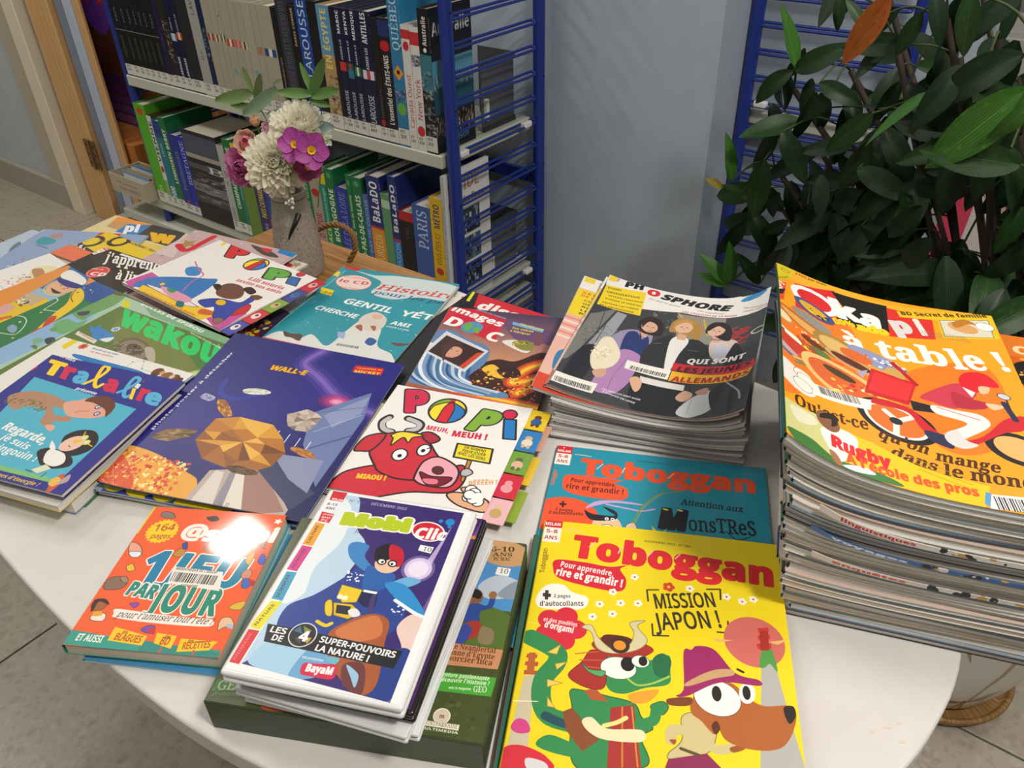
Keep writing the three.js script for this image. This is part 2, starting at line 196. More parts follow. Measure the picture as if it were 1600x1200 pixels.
PRINT.popim = print(218.9, 164.6, 5, (w, h) => {
  R(0, 0, w, h, '#f1eeea'); P([1.6, 161.3, 7.7, 122.2, 42.5, 127.3, 26.1, 166.9], '#c9509f'); P([177.1, 156.3, 194.8, 119, 216.3, 119.1, 220.8, 169], '#c9509f');
  S([19.5, 160.2, 21, 133.5, 53, 108.6, 87.3, 90.6, 106.4, 83.2, 118.9, 113.7, 119.9, 145.1, 90.1, 144.5, 37.2, 159.2], '#2f79c0'); S([39.4, 88.4, 42.6, 77.2, 58.7, 75.1, 71.6, 89.9, 58.3, 99.1], '#3a8acb'); L([31.5, 66.5, 54.8, 77.8, 77.3, 86, 80.4, 106.9, 93.2, 131.4], '#d0689f', 2);
  P([31.7, 151.9, 108.9, 147.4, 187.6, 139.1, 178.8, 167.3, 39, 169], '#f2c81e'); T('Quel bonheur de jouer à la maison !', 49.7, 166, 167.6, 162.9, 4.2, '#c0392b', { f: 'tb' });
  P([30.3, 147.2, 97.4, 139.4, 148.9, 145.7, 131.1, 153, 42.4, 150.1], '#efe3e6', '#2b2524', 0.8); star(52, 135, 6, 3, 5, '#f6d34a', 0.3, '#2b2524', 0.6); S([57.2, 139.8, 87.7, 135.2, 123.4, 137.5, 120.1, 150.2, 82.8, 149.5], '#e39bb5'); S([68.7, 137.4, 83.9, 135.1, 86.2, 141.8, 76.7, 142.9], '#3f9a5a'); S([156.1, 145.9, 177.2, 141.3, 182.4, 147.7, 163.2, 156], '#d2622c');
  S([200.6, 135, 185.1, 120.6, 182.6, 109.5, 201.1, 101.8, 213, 116.5, 208.4, 129.6], '#c9262e', '#2b2524', 0.7); S([134.3, 135.2, 143.1, 121.1, 159.3, 112.5, 184.4, 105.7, 184.5, 87.1, 196, 92.4, 196.5, 117.8, 201.5, 134.4, 204.6, 151.8, 185.8, 150.3, 166.6, 133.5, 156, 140.8], '#2a44a8', '#2b2524', 0.8); E(163, 120.5, 9, 6.5, '#e8bc2a', 0.2, '#2b2524', 0.6); S([181.8, 86.3, 188.1, 79.3, 198.8, 79.9, 196.9, 89.1], '#6b4436', '#2b2524', 0.6);
  S([140.1, 109.8, 125.8, 95.1, 128, 80.7, 146, 75.6, 163.6, 82.7, 173.7, 97.3, 164, 108.2], '#6b4436', '#2b2524', 0.8); S([113, 95.7, 118.1, 89.3, 128.6, 93.2, 130.7, 102.8], '#231a18'); S([157.2, 79, 162.6, 69.7, 179.5, 74.5, 177.3, 84.1], '#231a18'); E(144.5, 98.7, 2.4, 2, '#8a4a44'); E(139, 93.2, 0.9, 0.9, '#141010'); E(153.4, 90.9, 0.9, 0.9, '#141010'); S([190.9, 154, 196.2, 145.5, 205.5, 148.8, 204.4, 159.2], '#8a6a5a', '#2b2524', 0.6);
  S([110.9, 151.3, 121.9, 149, 131.2, 158, 120.4, 160.4], '#1f6d7c');
  popiP(49.8, 30.6, 88.3, 21.8, 28.2, 1.3, '#d8232e'); ball(113, 20.8, 18); popiP(151.1, 42, 187.8, 31.6, 136.9, 17.7, '#5fae3c');
  P([181.1, 17.2, 199.8, 13, 212.2, 32.6, 193.1, 34.7], '#2467b4', '#2b2524', 1.6); E(190.6, 4.9, 6.5, 6, '#d8232e', 0, '#2b2524', 1.2);
  T('Lili souris', 139.1, 57.8, 203.8, 49.5, 8, '#c8324a', { f: 'tb', fat: 0.3 }); T('invite ses amis', 128.9, 70.5, 209.9, 58.8, 7, '#c8324a', { f: 'tb', fat: 0.3 });
  P([15, 10.3, 9, -19.5, 15.4, -18.4, 21.7, 11], '#f2d81e');
});
PRINT.J = print(204.9, 220, 4, (w, h) => {
  R(0, 0, w, h, '#c9aeb0'); flecks(120, 0, 0, w, h, ['#b9989c', '#dccacb', '#a9868c'], 1, 3.4, 31); P([-50.4, -1.9, -10.3, -9.8, 39.4, 91.4, -0.6, 91.6], '#d9c8c6'); star(24.3, 46.4, 17, 8, 5, '#b08a4e', 0.3);
  L([43.8, 8.9, 43.2, 34.7, 42.9, 58.4, 34.2, 64.8, 14.5, 55.3], '#d3222f', 11); milan(-13.9, -17, 20, '7-11', 0.2);
  S([119.3, 6.4, 162.1, 11.5, 187.8, 23.6, 158.1, 25.3], '#4a4a3f'); S([140.8, 9, 160.6, 6.1, 161.2, 17.9], '#c33'); P([170.2, -1.3, 204.8, 1.1, 208, 14.4, 175.9, 11.2], '#1f86cf'); E(32.2, -8.8, 7, 5, '#d3323f');
  T('pour les', 11.8, 45.8, 1.9, 11.6, 4, '#c8485a', { f: 't' });
});
PRINT.jund = print(190, 240, 3, (w, h) => {
  R(0, 0, w, h, '#dfd9cf'); S([146.4, 22.9, 148.9, 12.1, 171.5, 13.8, 173.1, 22], '#c8303a'); star(176.7, 10.6, 9, 4.5, 5, '#b39a5c'); P([-9.8, 5.5, 42.7, -2.1, 67.4, 3.2, -4.6, 16.3], '#e9e3da'); E(-39.1, -9, 8, 6, '#d3323f');
});
PRINT.w = print(189.9, 240, 4, (w, h) => {
  R(0, 0, w, h, '#dfcf9c'); P([9.1, 3.7, 160.7, -20.3, 161.4, -1.3, 15.5, 19.8], '#f0962a'); T('MESSAGES ET BONNES BLAGUES', 45, 2.2, 158.4, -12.5, 5, '#a8471c', { fat: 0.3 });
  P([15.5, 19.8, 52.7, 8.9, 58.1, 40.1, 23.8, 39.8], '#c79a66'); P([49, 16.4, 94.8, 0.1, 107.1, 24.8, 93.8, 44.7, 54.4, 47.4], '#2f7fc4'); Q('pl', 64, 40, 91.1, 31.9, 46, 17.8, '#f4f4f2', { fat: 3 });
  P([88.8, 0.2, 163.4, -7.7, 182.9, 48.9, 99.6, 47.3], '#3b3a36'); Q('w', 132.5, 46.3, 176.7, 39.1, 107.3, 16.4, '#f2b91c', { fat: 6 }); P([60.4, 47.2, 97.7, 45.5, 113.4, 67, 46.6, 51.1], '#cfe3ec'); P([117.2, 60, 182.9, 48.9, 188.1, 61.6, 124.8, 71.9], '#e5c95a');
});
PRINT.star = print(180, 240, 4, (w, h) => {
  R(0, 0, w, h, '#e9c81a'); P([-17.2, -6.7, -18.8, 6.2, -9.9, 63, -8, 72.8, -6.2, 82.4, -1.2, 46.3], '#efd93a'); E(9.7, 36.3, 17, 17, null, 0, '#2a2622', 7); E(47.5, 11.7, 15, 15, null, 0, '#2a2622', 7); L([14.6, 24.8, 30.4, 25.7, 30.4, 14.4], '#8d7a2e', 2);
  T('EN CADEAU : TES MENOTTES !', 58.4, 7.4, 178.6, 2.7, 5.5, '#2a2622', { fat: 0.3 });
  P([-1.1, 68.2, 7.6, 51.6, 58.1, 56.4, 69.5, 95.4, 13.7, 96], '#2c2620'); Q('STAR', 13.7, 84.4, 18.5, 58.2, 4.2, 75.6, '#f2f0ea', { fat: 1 }); Q('WARS', 30.3, 89.3, 31.8, 61.9, 20.6, 79.9, '#f2f0ea', { fat: 1 });
  P([58.1, 56.4, 53.2, 49, 79.2, 99.1, 68.2, 98.8], '#f0d21c'); P([164, 13.3, 180.6, 2.3, 192.8, 49.1, 169.3, 54.8], '#7fb0c8');
});
PRINT.japp = print(150, 165, 4, (w, h) => {
  R(0, 0, w, h, '#171512'); milan(-0.4, -9.2, 17, '9-12', 0.28); R(w * 0.28, 2, w * 0.4, 5, '#e9e7e2'); Q("j'apprends", 40.7, 32.2, 153.1, 13.1, 19.4, 8.5, '#f3f1ec', { f: 'tb', fat: 1.2 }); Q('à lire', 103.2, 61.9, 149.2, 50.8, 84.8, 41.2, '#f3f1ec', { f: 'tb', fat: 1.2 });
  E(63, 59.9, 17, 17, '#d8372f'); E(63, 59.9, 15, 15, null, 0, '#f0dcd6', 0.8); T('CD', 57.5, 72.1, 83.7, 64.5, 10, '#f4ece6', { fat: 0.6 }); T('AVEC UN', 45.5, 57.9, 65.1, 52.8, 3, '#f4ece6'); T('MAGAZINE LECTURE', 44.6, 0.8, 95.1, -2.2, 3, '#d8d2c8');
});
PRINT.comic = print(160, 220, 4, (w, h) => {
  R(0, 0, w, h, '#f0eeea'); S([31.3, 36.3, 49.8, 15.8, 79.8, 17.6, 99.2, 37.4, 83.8, 60.1, 54.9, 53.6], '#ecdfb4'); S([36.9, 42.4, 44.7, 30.6, 72.7, 38.9, 76.1, 51.4], '#c08a5a'); S([52.5, 70.8, 52.5, 58.1, 74.3, 57.9, 77.6, 70.2], '#e6d9b8'); flecks(46, 36.4, 53.3, 44, 30, ['#c79a6a', '#e2c58a', '#8a6a4a', '#d5705a'], 0.6, 2, 41);
  for (const k of [0, 1, 2]) L([w * 0.12, h * (0.42 + k * 0.035), w * 0.6, h * (0.43 + k * 0.035)], '#b7b3c4', 0.8);
  R(0, h * 0.56, w, h * 0.44, '#e8c21e'); R(w * 0.06, h * 0.6, w * 0.4, h * 0.2, '#d8c9a8', 3); R(w * 0.52, h * 0.58, w * 0.42, h * 0.24, '#cbb592', 3); flecks(50, w * 0.1, h * 0.6, w * 0.8, h * 0.2, ['#8a5a3a', '#44404a', '#e6dcc4', '#5b7f9f'], 0.8, 2.4, 43); T('papotes', w * 0.06, h * 0.93, w * 0.75, h * 0.93, 11, '#c23a24', { fat: 0.6 });
});
PRINT.police = print(169.9, 220, 4, (w, h) => {
  R(0, 0, w, h, '#e7933a'); P([35.6, 58.9, 48.2, 102.1, 64, 191, 142.4, 206.3, 118.7, 116.7, 97.1, 64.8, 82.7, 48.7], '#9db8cc'); P([91, 170.2, 51.5, 117.3, 44.7, 77.6, 80.2, 66.5, 95.5, 83.6, 98.4, 126.1, 130.5, 178.5], '#e8c21e'); P([49.9, 94.1, 47.3, 73.4, 75.1, 70.4, 79.9, 91.2], '#c7b08a'); flecks(26, 46.4, 85.5, 22, 14, ['#3a3a40', '#efe6d4', '#8a5a3a', '#6a9ac0'], 0.8, 2.6, 49); P([51, 130.7, 46.2, 108.1, 67.1, 105.3, 73, 126.7], '#d8a8a0'); T('papotes', 81.8, 138.8, 90.8, 122.3, 9, '#c23a24', { fat: 0.6 }); P([8.2, -1.8, 26.5, 24.7, 37.6, 59.8, 79.8, 50.9, 100.9, 30.2, 61.4, -1.8], '#1f6fb6'); E(60.4, 37.7, 24, 22, '#e4b48c'); E(60.4, 37.7, 26, 24, null, 0, '#d8e06a', 1.6);
  S([20.1, 19.7, 20.4, 4.4, 64.5, 5.7, 78.5, 16.8, 59.5, 24.1, 37.4, 26.3], '#efece6'); S([29, 27.8, 55.7, 22.2, 82.3, 18.7, 85.2, 25.9, 64.9, 34.3, 39.9, 34.1], '#2a3182'); S([50.9, 49.7, 64.3, 48.8, 77.6, 48, 68.8, 54.7], '#3a2620'); E(54.9, 37.2, 1.4, 1.4, '#2a1a14'); E(70.1, 35, 1.4, 1.4, '#2a1a14'); E(67.5, 39.3, 3.4, 2.6, '#d98f74');
});
PRINT.duck = print(200, 240, 4, (w, h) => {
  R(0, 0, w, h, '#2f7a45'); S([-11.1, 13.5, -6.1, -3.4, 46.7, -1.4, 64.5, 29.9, 36.9, 39.4], '#20509a'); flecks(12, 1.9, 9.7, 30, 20, ['#efe9da', '#c8483a'], 0.6, 1.2, 51);
  S([4.7, 38.8, -3.1, 26.3, 11.6, 25.6, 35.4, 40.4, 48.2, 65.2, 56.2, 91.8, 65.3, 116.5, 58.2, 121.1, 37.3, 84.3, 25.8, 59.1], '#efc81c'); L([0.6, 30.5, 14.3, 45.5, 30, 52.2], '#2a2622', 1.2); E(9.6, 32.5, 1.6, 1.6, '#2a2622'); S([41.1, 93.8, 46.7, 86.2, 56.4, 95.6, 59.1, 113], '#c9472c'); S([60.5, 134.5, 56.2, 114.9, 66.7, 115.6, 69.2, 132.5], '#c9472c');
  L([15.6, 86.3, 13.1, 75.7, 8.6, 61.9, 0.2, 58.9], '#cfe0c8', 1.6); L([15.6, 86.3, 30.8, 80.5, 38.3, 77.7], '#cfe0c8', 1.6); L([24.6, 150.4, 44.8, 141, 31, 119.8, 13.4, 111.7, -6.5, 116.7], '#cfe0c8', 1.6); S([19.8, 138.5, 18.2, 130, 31.2, 131.1, 40.2, 140.3, 31.4, 142.3], '#8fa8c4'); E(19.7, 121.3, 2, 2, '#cfe0a8'); E(51.2, 147.9, 1.6, 1.6, '#cfe0a8'); E(19.3, 92, 1.6, 1.6, '#cfe0a8');
});
PRINT.S1 = print(170, 220, 3, (w, h) => {
  R(0, 0, w, h, '#b5c6d8'); star(w * 0.2, h * 0.05, 8, 8, 4, '#e6cf2a'); S([63.5, 87.8, 33.3, 62.6, 26.6, 39.8, 71.8, 73.8, 93.4, 101.9], '#5f7f8e'); S([72.7, 83.2, 73.2, 68.2, 93.3, 77.9, 92.2, 88.2], '#dfe6ea'); flecks(30, 0, h * 0.3, w, h * 0.5, ['#8f9fae', '#dfe6ea', '#c99a8a'], 1, 4, 61);
});
PRINT.S2 = print(190, 240, 3, (w, h) => {
  R(0, 0, w, h, '#8fa6cc'); P([-20.8, 8.4, -12.7, -0.2, -2.4, 20.9], '#d83a3a'); T('HISTOIRES', -4.4, 50.2, 3.5, 2.7, 12, '#dfe2ea'); S([18.7, 47.1, 18.9, 27.8, 44.1, 34.2, 51.1, 47.5, 36.8, 56.5], '#3f9aa8'); S([26.4, 22, 39.4, 10.4, 50.8, 23.6, 39, 30], '#b58a86'); L([28.5, 57.6, 52.6, 66], '#2f5f9a', 2); R(w * 0.55, 0, w * 0.2, h * 0.08, '#d3222f');
  flecks(24, w * 0.1, h * 0.4, w * 0.8, h * 0.5, ['#5f6f9a', '#dfd6d0', '#b58a86'], 2, 6, 63);
});
PRINT.S3 = print(190, 240, 3, (w, h) => { R(0, 0, w, h, '#7a4a3a'); R(0, 0, w, h * 0.14, '#e8754a'); R(w * 0.1, h * 0.16, w * 0.5, h * 0.1, '#c9b8a8'); flecks(30, 0, h * 0.3, w, h * 0.6, ['#4a2f2a', '#a8705a', '#c9a890'], 2, 6, 67); });
PRINT.papi = print(200, 200, 4, (w, h) => {
  R(0, 0, w, h, '#33294f'); P([124, 82.7, 127.9, 61.5, 146.1, 60.5, 150.6, 89.8], '#f0c81e'); T('2', 139.6, 85.9, 142, 78.9, 9, '#c8302a', { fat: 1 }); P([148.9, 78.7, 143.5, 57.3, 177.5, 56.5, 192.1, 79.7, 154, 89.6], '#8a1a18'); T('DATE POUR', 160, 84, 177.4, 66.6, 6, '#f08a1e', { fat: 0.8 }); T('LES PAPIS', 164, 91.7, 189.8, 80.5, 6, '#f08a1e', { fat: 0.8 });
  flecks(60, 134.5, 32.7, 40, 46, ['#e8dcc8', '#c8302a', '#2a2622', '#f0c81e', '#4a7a3a'], 1.2, 4, 71);
});
PRINT.compr = print(150, 260, 4, (w, h) => {
  R(0, 0, w, h, '#e9e5e0'); R(0, 0, 13, h, '#efece8'); T('compréhension • vocabulaire', 114.2, 277.8, 29, 54.9, 8.5, '#d0283a', { fat: 0.3 }); P([8.2, 20.5, 1, -6.1, 16, 9, 20.4, 34], '#ece22a'); T('a', 32.9, 18.8, 40.1, 13.4, 14, '#d0283a', { fat: 2 }); T('la classe', 19.9, 15.4, 10.5, -0.5, 3, '#333');
  R(0, h * 0.55, 10, h * 0.08, '#d0283a'); R(0, h * 0.63, 12, h * 0.05, '#1d1b1e'); R(0, h * 0.68, 16, h * 0.06, '#2f5f9a'); R(0, h * 0.74, w, h * 0.26, '#5a6a58'); R(4, h * 0.78, w, h * 0.08, '#d8dcdc');
});
PRINT.hist = print(187.9, 218.9, 5, (w, h) => {
  R(0, 0, w, h, '#2696a6'); S([23.7, 7.7, 58.1, 12.5, 100.7, 4.2, 185.5, 7.5, 193.1, 47.5, 149.2, 52.3, 115, 68, 78.7, 60.7, 76.3, 27.2], '#cfdcdc'); flecks(70, 0, h * 0.15, w, h * 0.75, ['#e8f0ee', '#cfe4e4'], 0.35, 0.9, 81);
  T('Histoires', 77.5, 49, 213.2, 41.2, 15, '#d8484a', { f: 't', sk: 0.35, fat: 0.7 }); T('pour les petits', 80.2, 61.2, 217.5, 60, 9, '#2f3f7a', { f: 't', sk: 0.35, fat: 0.4 });
  E(39.8, 41.3, 28, 20, '#f2d6cc', 0.15); E(39.8, 41.3, 28, 20, null, 0.15, '#d8605a', 1); T('En cadeau', 16.3, 29.9, 55.6, 29.7, 4.5, '#d0484a', { f: 't' }); T('le CD', 16.9, 46.1, 63.6, 42.2, 9, '#c83a44'); T('de la conteuse', 27.1, 60.3, 61, 58.7, 4.2, '#d0484a', { f: 't' });
  T('GENTIL', 52.4, 97.6, 128.9, 102.4, 13.5, '#f2f4f2', { sk: 0.15, f: 's', fat: 1.2 }); T('YÉTI', 143.9, 103.6, 199.5, 101.8, 13.5, '#f2f4f2', { sk: 0.15, f: 's', fat: 1.2 }); T('CHERCHE', 24.1, 124.3, 91.4, 129.6, 10, '#f2f4f2', { sk: 0.15, f: 's', fat: 0.9 }); T('AMI', 141.9, 127.9, 170.1, 128.2, 9, '#f2f4f2', { sk: 0.15, fat: 0.2 }); T('(POUR LA VIE)', 140, 135.6, 173.9, 136, 3, '#e0eeee');
  S([1.1, 218.4, 13.4, 189.6, 44.1, 199.7, 57.5, 183, 89.2, 200.3, 95.3, 162.1, 103.6, 129.8, 133.6, 136.9, 151.2, 179.5, 178.6, 193.2, 188.8, 226.2, 89.1, 245.8, 13, 249.6], '#dfe0dc'); S([105.4, 146.2, 97.6, 123.2, 110.1, 105.9, 131.3, 116.4, 137.4, 139.8, 127.2, 151.5], '#d9cfc4'); E(117.7, 116.6, 8, 6, '#e0b49a', 0.3); S([101.4, 147.6, 107.5, 141.3, 115.2, 155.5], '#a8623f'); S([120.5, 141.2, 127.5, 138.9, 131.1, 150.2], '#a8623f'); S([132.1, 178, 132.6, 165.9, 145, 169.8, 143.5, 182.1], '#2f5f9a');
  S([26, 197.8, 18.4, 187.9, 30.7, 190, 44.6, 187.3, 50.1, 201.7, 36, 198.4], '#5f3d30'); S([163.3, 167.6, 175.8, 165.4, 188.3, 163.2, 177.2, 172.7], '#6a4a4a'); P([85.3, 165.4, 97.2, 165.6, 103, 179.8, 92.2, 177.4], '#9fb0d8');
  code(100.5, 195.7, 130.6, 194.1, 5, 83, null, 30); P([0.4, 208.5, -0.6, 223, 123.2, 219.4, 122.5, 210.2], '#dd5a48'); T("il y a une chanson dans l'histoire", 14.8, 220.9, 109.7, 219.5, 4, '#f2d6cc');
  L([10.1, 12, -1.7, 207.2], '#bfe0e0', 0.8); P([-0.4, 31.1, -3.6, 16.3, 5.8, 18.6, 8.9, 33.3], '#f2d81e'); P([3, 68.1, 25.4, 70.7, 29.3, 86.3, 9.5, 83.2], '#f2d81e'); T('2-6', 13.3, 80.9, 26.6, 82.4, 5, '#7a4a10'); P([3.3, -4.7, 29.1, -2, 29.5, 8.5, 3.9, 5.9], '#d3222f');
});
PRINT.disc = print(170, 260, 4, (w, h) => {
  R(0, 0, w, h, '#1a1718'); P([12.2, 1.8, 159, -0.7, 166.5, 24.4, 28.6, 35.7], '#d3222f'); T('discover', 31, 35.2, 167.5, 26.1, 19, '#f4f2ee', { fat: 1.6 }); P([8.7, 26.5, 0.9, 0.4, 5.4, 0.4, 14, 25.8], '#ece22a'); R(w * 0.5, h * 0.2, w * 0.5, h * 0.7, '#35304a');
});
PRINT.imdoc = print(160.9, 210, 5, (w, h) => {
  R(0, 0, w, h, grad(0, 0, 0, h, '#4b3a5e', '#a8746a', '#dca06a', '#8a3018')); S([80.3, 17.2, 151.6, 37, 162.2, 71.2, 135.2, 64.8, 104.4, 63], '#6a4a72');
  P([1.1, -12.3, 81.9, 19.1, 79.1, 76.1, -1.4, 38], '#d21f36'); T('images', 1.2, 8, 78.4, 37.5, 13.5, '#fbf8f4', { fat: 1 }); T('D', 0.1, 42.9, 25.3, 50.7, 21, '#fbf8f4', { fat: 1.2 }); T('C', 62.7, 68.1, 83.1, 74.5, 21, '#fbf8f4', { fat: 1.2 }); E(42.1, 45.6, 14.5, 14, '#4a9ac4'); S([30.4, 44.5, 34.6, 35.1, 41.7, 40.1, 40.7, 53.1, 34.8, 52.2], '#6fae4a'); S([45, 48, 52, 44.5, 54.6, 58.6, 48.2, 55.8], '#6fae4a'); T('DEVENIR LE CHAMPION DES SCIENCES', 6.7, -9.7, 80.3, 17.2, 2.4, '#d8c8d8');
  P([91.5, 21.5, 135.4, 32.8, 134.7, 40.5, 92.1, 28.7], '#7ab0d8'); T('TON DÉPLIANT', 101.2, 27.3, 133.9, 36.4, 4.6, '#f0d83a'); T('Ton volcan', 93.2, 38.3, 123, 42.8, 4.6, '#f2e23a'); T('à fabriquer', 92.6, 45.6, 120.2, 50, 4.4, '#f2e23a');
  S([89, 72.1, 106.9, 64.5, 127.2, 78.3, 121.5, 91.2], '#e6e2da'); S([102, 71.5, 115.3, 62.8, 129.8, 69.9, 128.4, 83.9, 115.7, 84.6], '#8a8a3a'); flecks(30, 103.2, 67.3, 18, 9, ['#c8a83a', '#5a4a2a', '#d8c87a'], 0.6, 1.6, 91); S([127, 46.1, 135.1, 42.4, 139.1, 68, 129.8, 69.9], '#7a4a5a');
  S([63.9, 140.3, 90.4, 112.7, 115.4, 111.4, 143.9, 86.6, 168.2, 104.4, 166.6, 200.6, 106.6, 193.7, 77, 173], '#3a1a14'); S([79.8, 137.1, 91, 123.8, 110.8, 145.1, 101.8, 150.5], '#f0c23a'); for (const [c, lw] of [['#c8401a', 20], ['#e87a1e', 12], ['#f6c83a', 5]]) { L([154.2, 107.2, 131.3, 126.6, 121.7, 156.9, 158.4, 138.9, 131.9, 175.2], c, lw); L([57.7, 183.8, 95.6, 189.4, 134.3, 194.5, 160.5, 198.7], c, lw * 0.8); } S([97.6, 133.4, 118.6, 125.5, 128.4, 141.5, 111.6, 148.5], '#2c1210'); flecks(150, 72.9, 134.8, 82, 56, ['#f6d84a', '#e2581a', '#7a1c10', '#f29a2a'], 0.5, 2.2, 93);
  S([-14.6, 160, -12.1, 110.4, -8.6, 73.4, 16.1, 58, 45.7, 74.8, 75.7, 88.7, 80.1, 122.3, 67.7, 153.9, 76.2, 169.7, 118.6, 178, 115.2, 188.6, 56.8, 187.3, -8.7, 176.6], '#5f86b4');
  clip([-14.6, 160, -12.1, 110.4, -8.6, 73.4, 16.1, 58, 45.7, 74.8, 75.7, 88.7, 80.1, 122.3, 67.7, 153.9, 76.2, 169.7, 118.6, 178, 115.2, 188.6, 56.8, 187.3, -8.7, 176.6], () => { const a0 = [-15, 95.1], a1 = [61.3, 91.7], b0 = [-9, 151.5], b1 = [63.9, 140.3], c0 = [21.9, 180.8], c1 = [73.4, 159.8], d0 = [79.4, 196], d1 = [117.1, 171.6], mix = (p, q, t) => [p[0] + (q[0] - p[0]) * t, p[1] + (q[1] - p[1]) * t];
    for (let i = 0; i <= 15; i++) { const t = i / 15, r = rng(200 + i), j = () => (r() - 0.5) * 4, pts = [mix(a0, a1, t), mix(b0, b1, t), mix(c0, c1, t), mix(d0, d1, t)].flatMap(([x, y]) => [x + j(), y + j()]); L(pts, ['#2c5490', '#b9d0e4', '#41709f', '#e6eff6', '#7fa3c6'][i % 5], 2.4 + r() * 2.4); } });
  P([12.4, 60.9, 77.6, 96.2, 60.4, 146.5, -2.6, 112.4], '#d8dde2'); P([15.4, 70.7, 73, 99.1, 57.4, 139.8, 3.6, 111.2], '#3a1f1c'); E(34.6, 106.8, 11, 13, '#d8a088', 0.3); S([18.9, 104.2, 19.5, 84.2, 34.2, 81.2, 45.8, 98.7, 33.3, 93.4, 27.4, 110.2, 28.7, 129], '#4a2a1e'); E(31.1, 100.9, 1.2, 0.8, '#20130f'); E(39.2, 104, 1.2, 0.8, '#20130f'); L([32.9, 117.9, 37.1, 119.8, 40.2, 116.9], '#a8404a', 0.9); P([51, 135.6, 64.3, 102.8, 72.2, 100.4, 57.1, 138.8], '#d8481e');
  T('IMAGESDOC', -11.7, 53, -5.6, 7.5, 5, '#f0d8d8'); P([-8.1, -15.2, -3.3, -23.3, -2, 9.1, -7.8, 8], '#ece22a');
});
PRINT.cow = print(163.1, 174.4, 5, (w, h) => {
  R(0, 0, w, h, '#f1efec');
  popiP(24.4, 43.7, 53.4, 36.6, 9.9, 7.6, '#d2204a'); ball(72.7, 29, 21); popiP(100, 51.4, 129.3, 51.7, 107.7, 16.4, '#84b234'); P([137.9, 25.7, 151.2, 23.4, 160.2, 54.7, 146.8, 56.9], '#1f7ecb', '#2b2524', 2.2); E(141.7, 16.5, 8, 8, '#d2204a', 0, '#2b2524', 1.8);
  T('MEUH,', 61.1, 65.2, 87.4, 64.3, 7, '#d2304a', { fat: 0.4 }); T('MEUH !', 91.7, 67.9, 130.8, 63.7, 9, '#d2204a', { fat: 0.8 });
  const o = '#2b1c1c', q = 2.2; L([27.1, 79.3, 16.9, 77.9, 10.7, 66.4, 14.8, 56.8], o, 9.5); L([27.1, 79.3, 17.1, 76.9, 12, 67.5, 15.2, 58.5], '#c2c2c4', 6); L([44.1, 72.9, 53.5, 67.3, 51.7, 57.6, 35.5, 53.3], o, 9.5); L([44.1, 72.9, 52.3, 66.8, 50.9, 58.4, 37, 54], '#c2c2c4', 6);
  S([3.8, 176.8, 5, 153.8, 22, 138.5, 39.3, 130.8, 61.3, 129.6, 96.3, 124.5, 119.1, 107.6, 129.2, 125, 121.4, 147, 81.5, 158.7, 37.6, 181.3], '#d02a3c', o, q); S([32.6, 132.7, 18.5, 115.5, 16.7, 99.4, 21.9, 85.1, 44.6, 74.2, 65.3, 76.9, 84.8, 96.2, 99.2, 113.3, 90.2, 136.4, 64.1, 144.1, 41.9, 140.4], '#d02a3c', o, q);
  S([1.4, 116.3, 4.4, 94.4, 21.3, 83.8, 24.2, 94.4, 19.1, 112.6, 9.4, 116.7], '#c8283a', o, q); S([59.7, 72.8, 69.7, 68.5, 82.5, 76.2, 76.4, 84.9, 67.4, 81.9], '#b02438', o, q);
  S([29.4, 84.4, 37.6, 76.2, 54.5, 74.3, 63.1, 76.1, 53.7, 81.6, 51.8, 90.6, 43.3, 84.6, 36.2, 99.3, 33.5, 88.9], '#f4d93a', o, q * 0.8); E(51, 110.6, 8, 9, '#fff', 0, o, q * 0.8); E(72.6, 97, 7, 9, '#fff', 0, o, q * 0.8); E(51.6, 112.1, 2.3, 2.6, '#111'); E(72.2, 98, 2.3, 2.6, '#111'); L([75.2, 93.6, 79.3, 91], o, 1.4);
  S([78.5, 134.8, 78.9, 114, 91.1, 102.5, 112.4, 109.5, 121, 122.4, 117.3, 140.9, 93.9, 145.3, 81.3, 141.5], '#f0a9b8', o, q); E(98.3, 121.4, 6.5, 5.5, '#5a2428', 0.5, o, 1); S([81.5, 128.8, 95.3, 131.2, 115.8, 127.7, 110, 140.6, 95, 143.7], '#7a1024', o, q * 0.7); S([88.5, 136.9, 102, 134.2, 104.3, 139.8, 94.4, 142.2], '#e67a92');
  P([103, 77.3, 141.9, 75.7, 145.6, 97.3, 106.2, 98.1], '#eddc2c', o, q); T('UN NUMÉRO', 111.6, 82.5, 136, 82.8, 4.4, '#3a3420'); T('POUR JOUER', 111.4, 88, 137.6, 88.5, 4.4, '#3a3420'); T('AVEC LES SONS', 108.5, 92.9, 139.3, 94.4, 4.4, '#3a3420'); P([122.2, 98.8, 126.6, 98, 129.3, 130, 125.5, 128.6], '#c98a3a', o, 1.2); S([121.7, 114.5, 127.4, 110.3, 133.6, 114.9, 129.6, 121.1, 123.4, 121.7], '#b9bcc4', o, 1.4);
  T('MIAOU !', 22.1, 155.1, 52.8, 149.9, 6.5, '#f2c82a', { fat: 0.8 }); T('BÊÊÊÊH !', 135.3, 132.7, 162.9, 123.1, 6, '#e0a878', { fat: 0.3 });
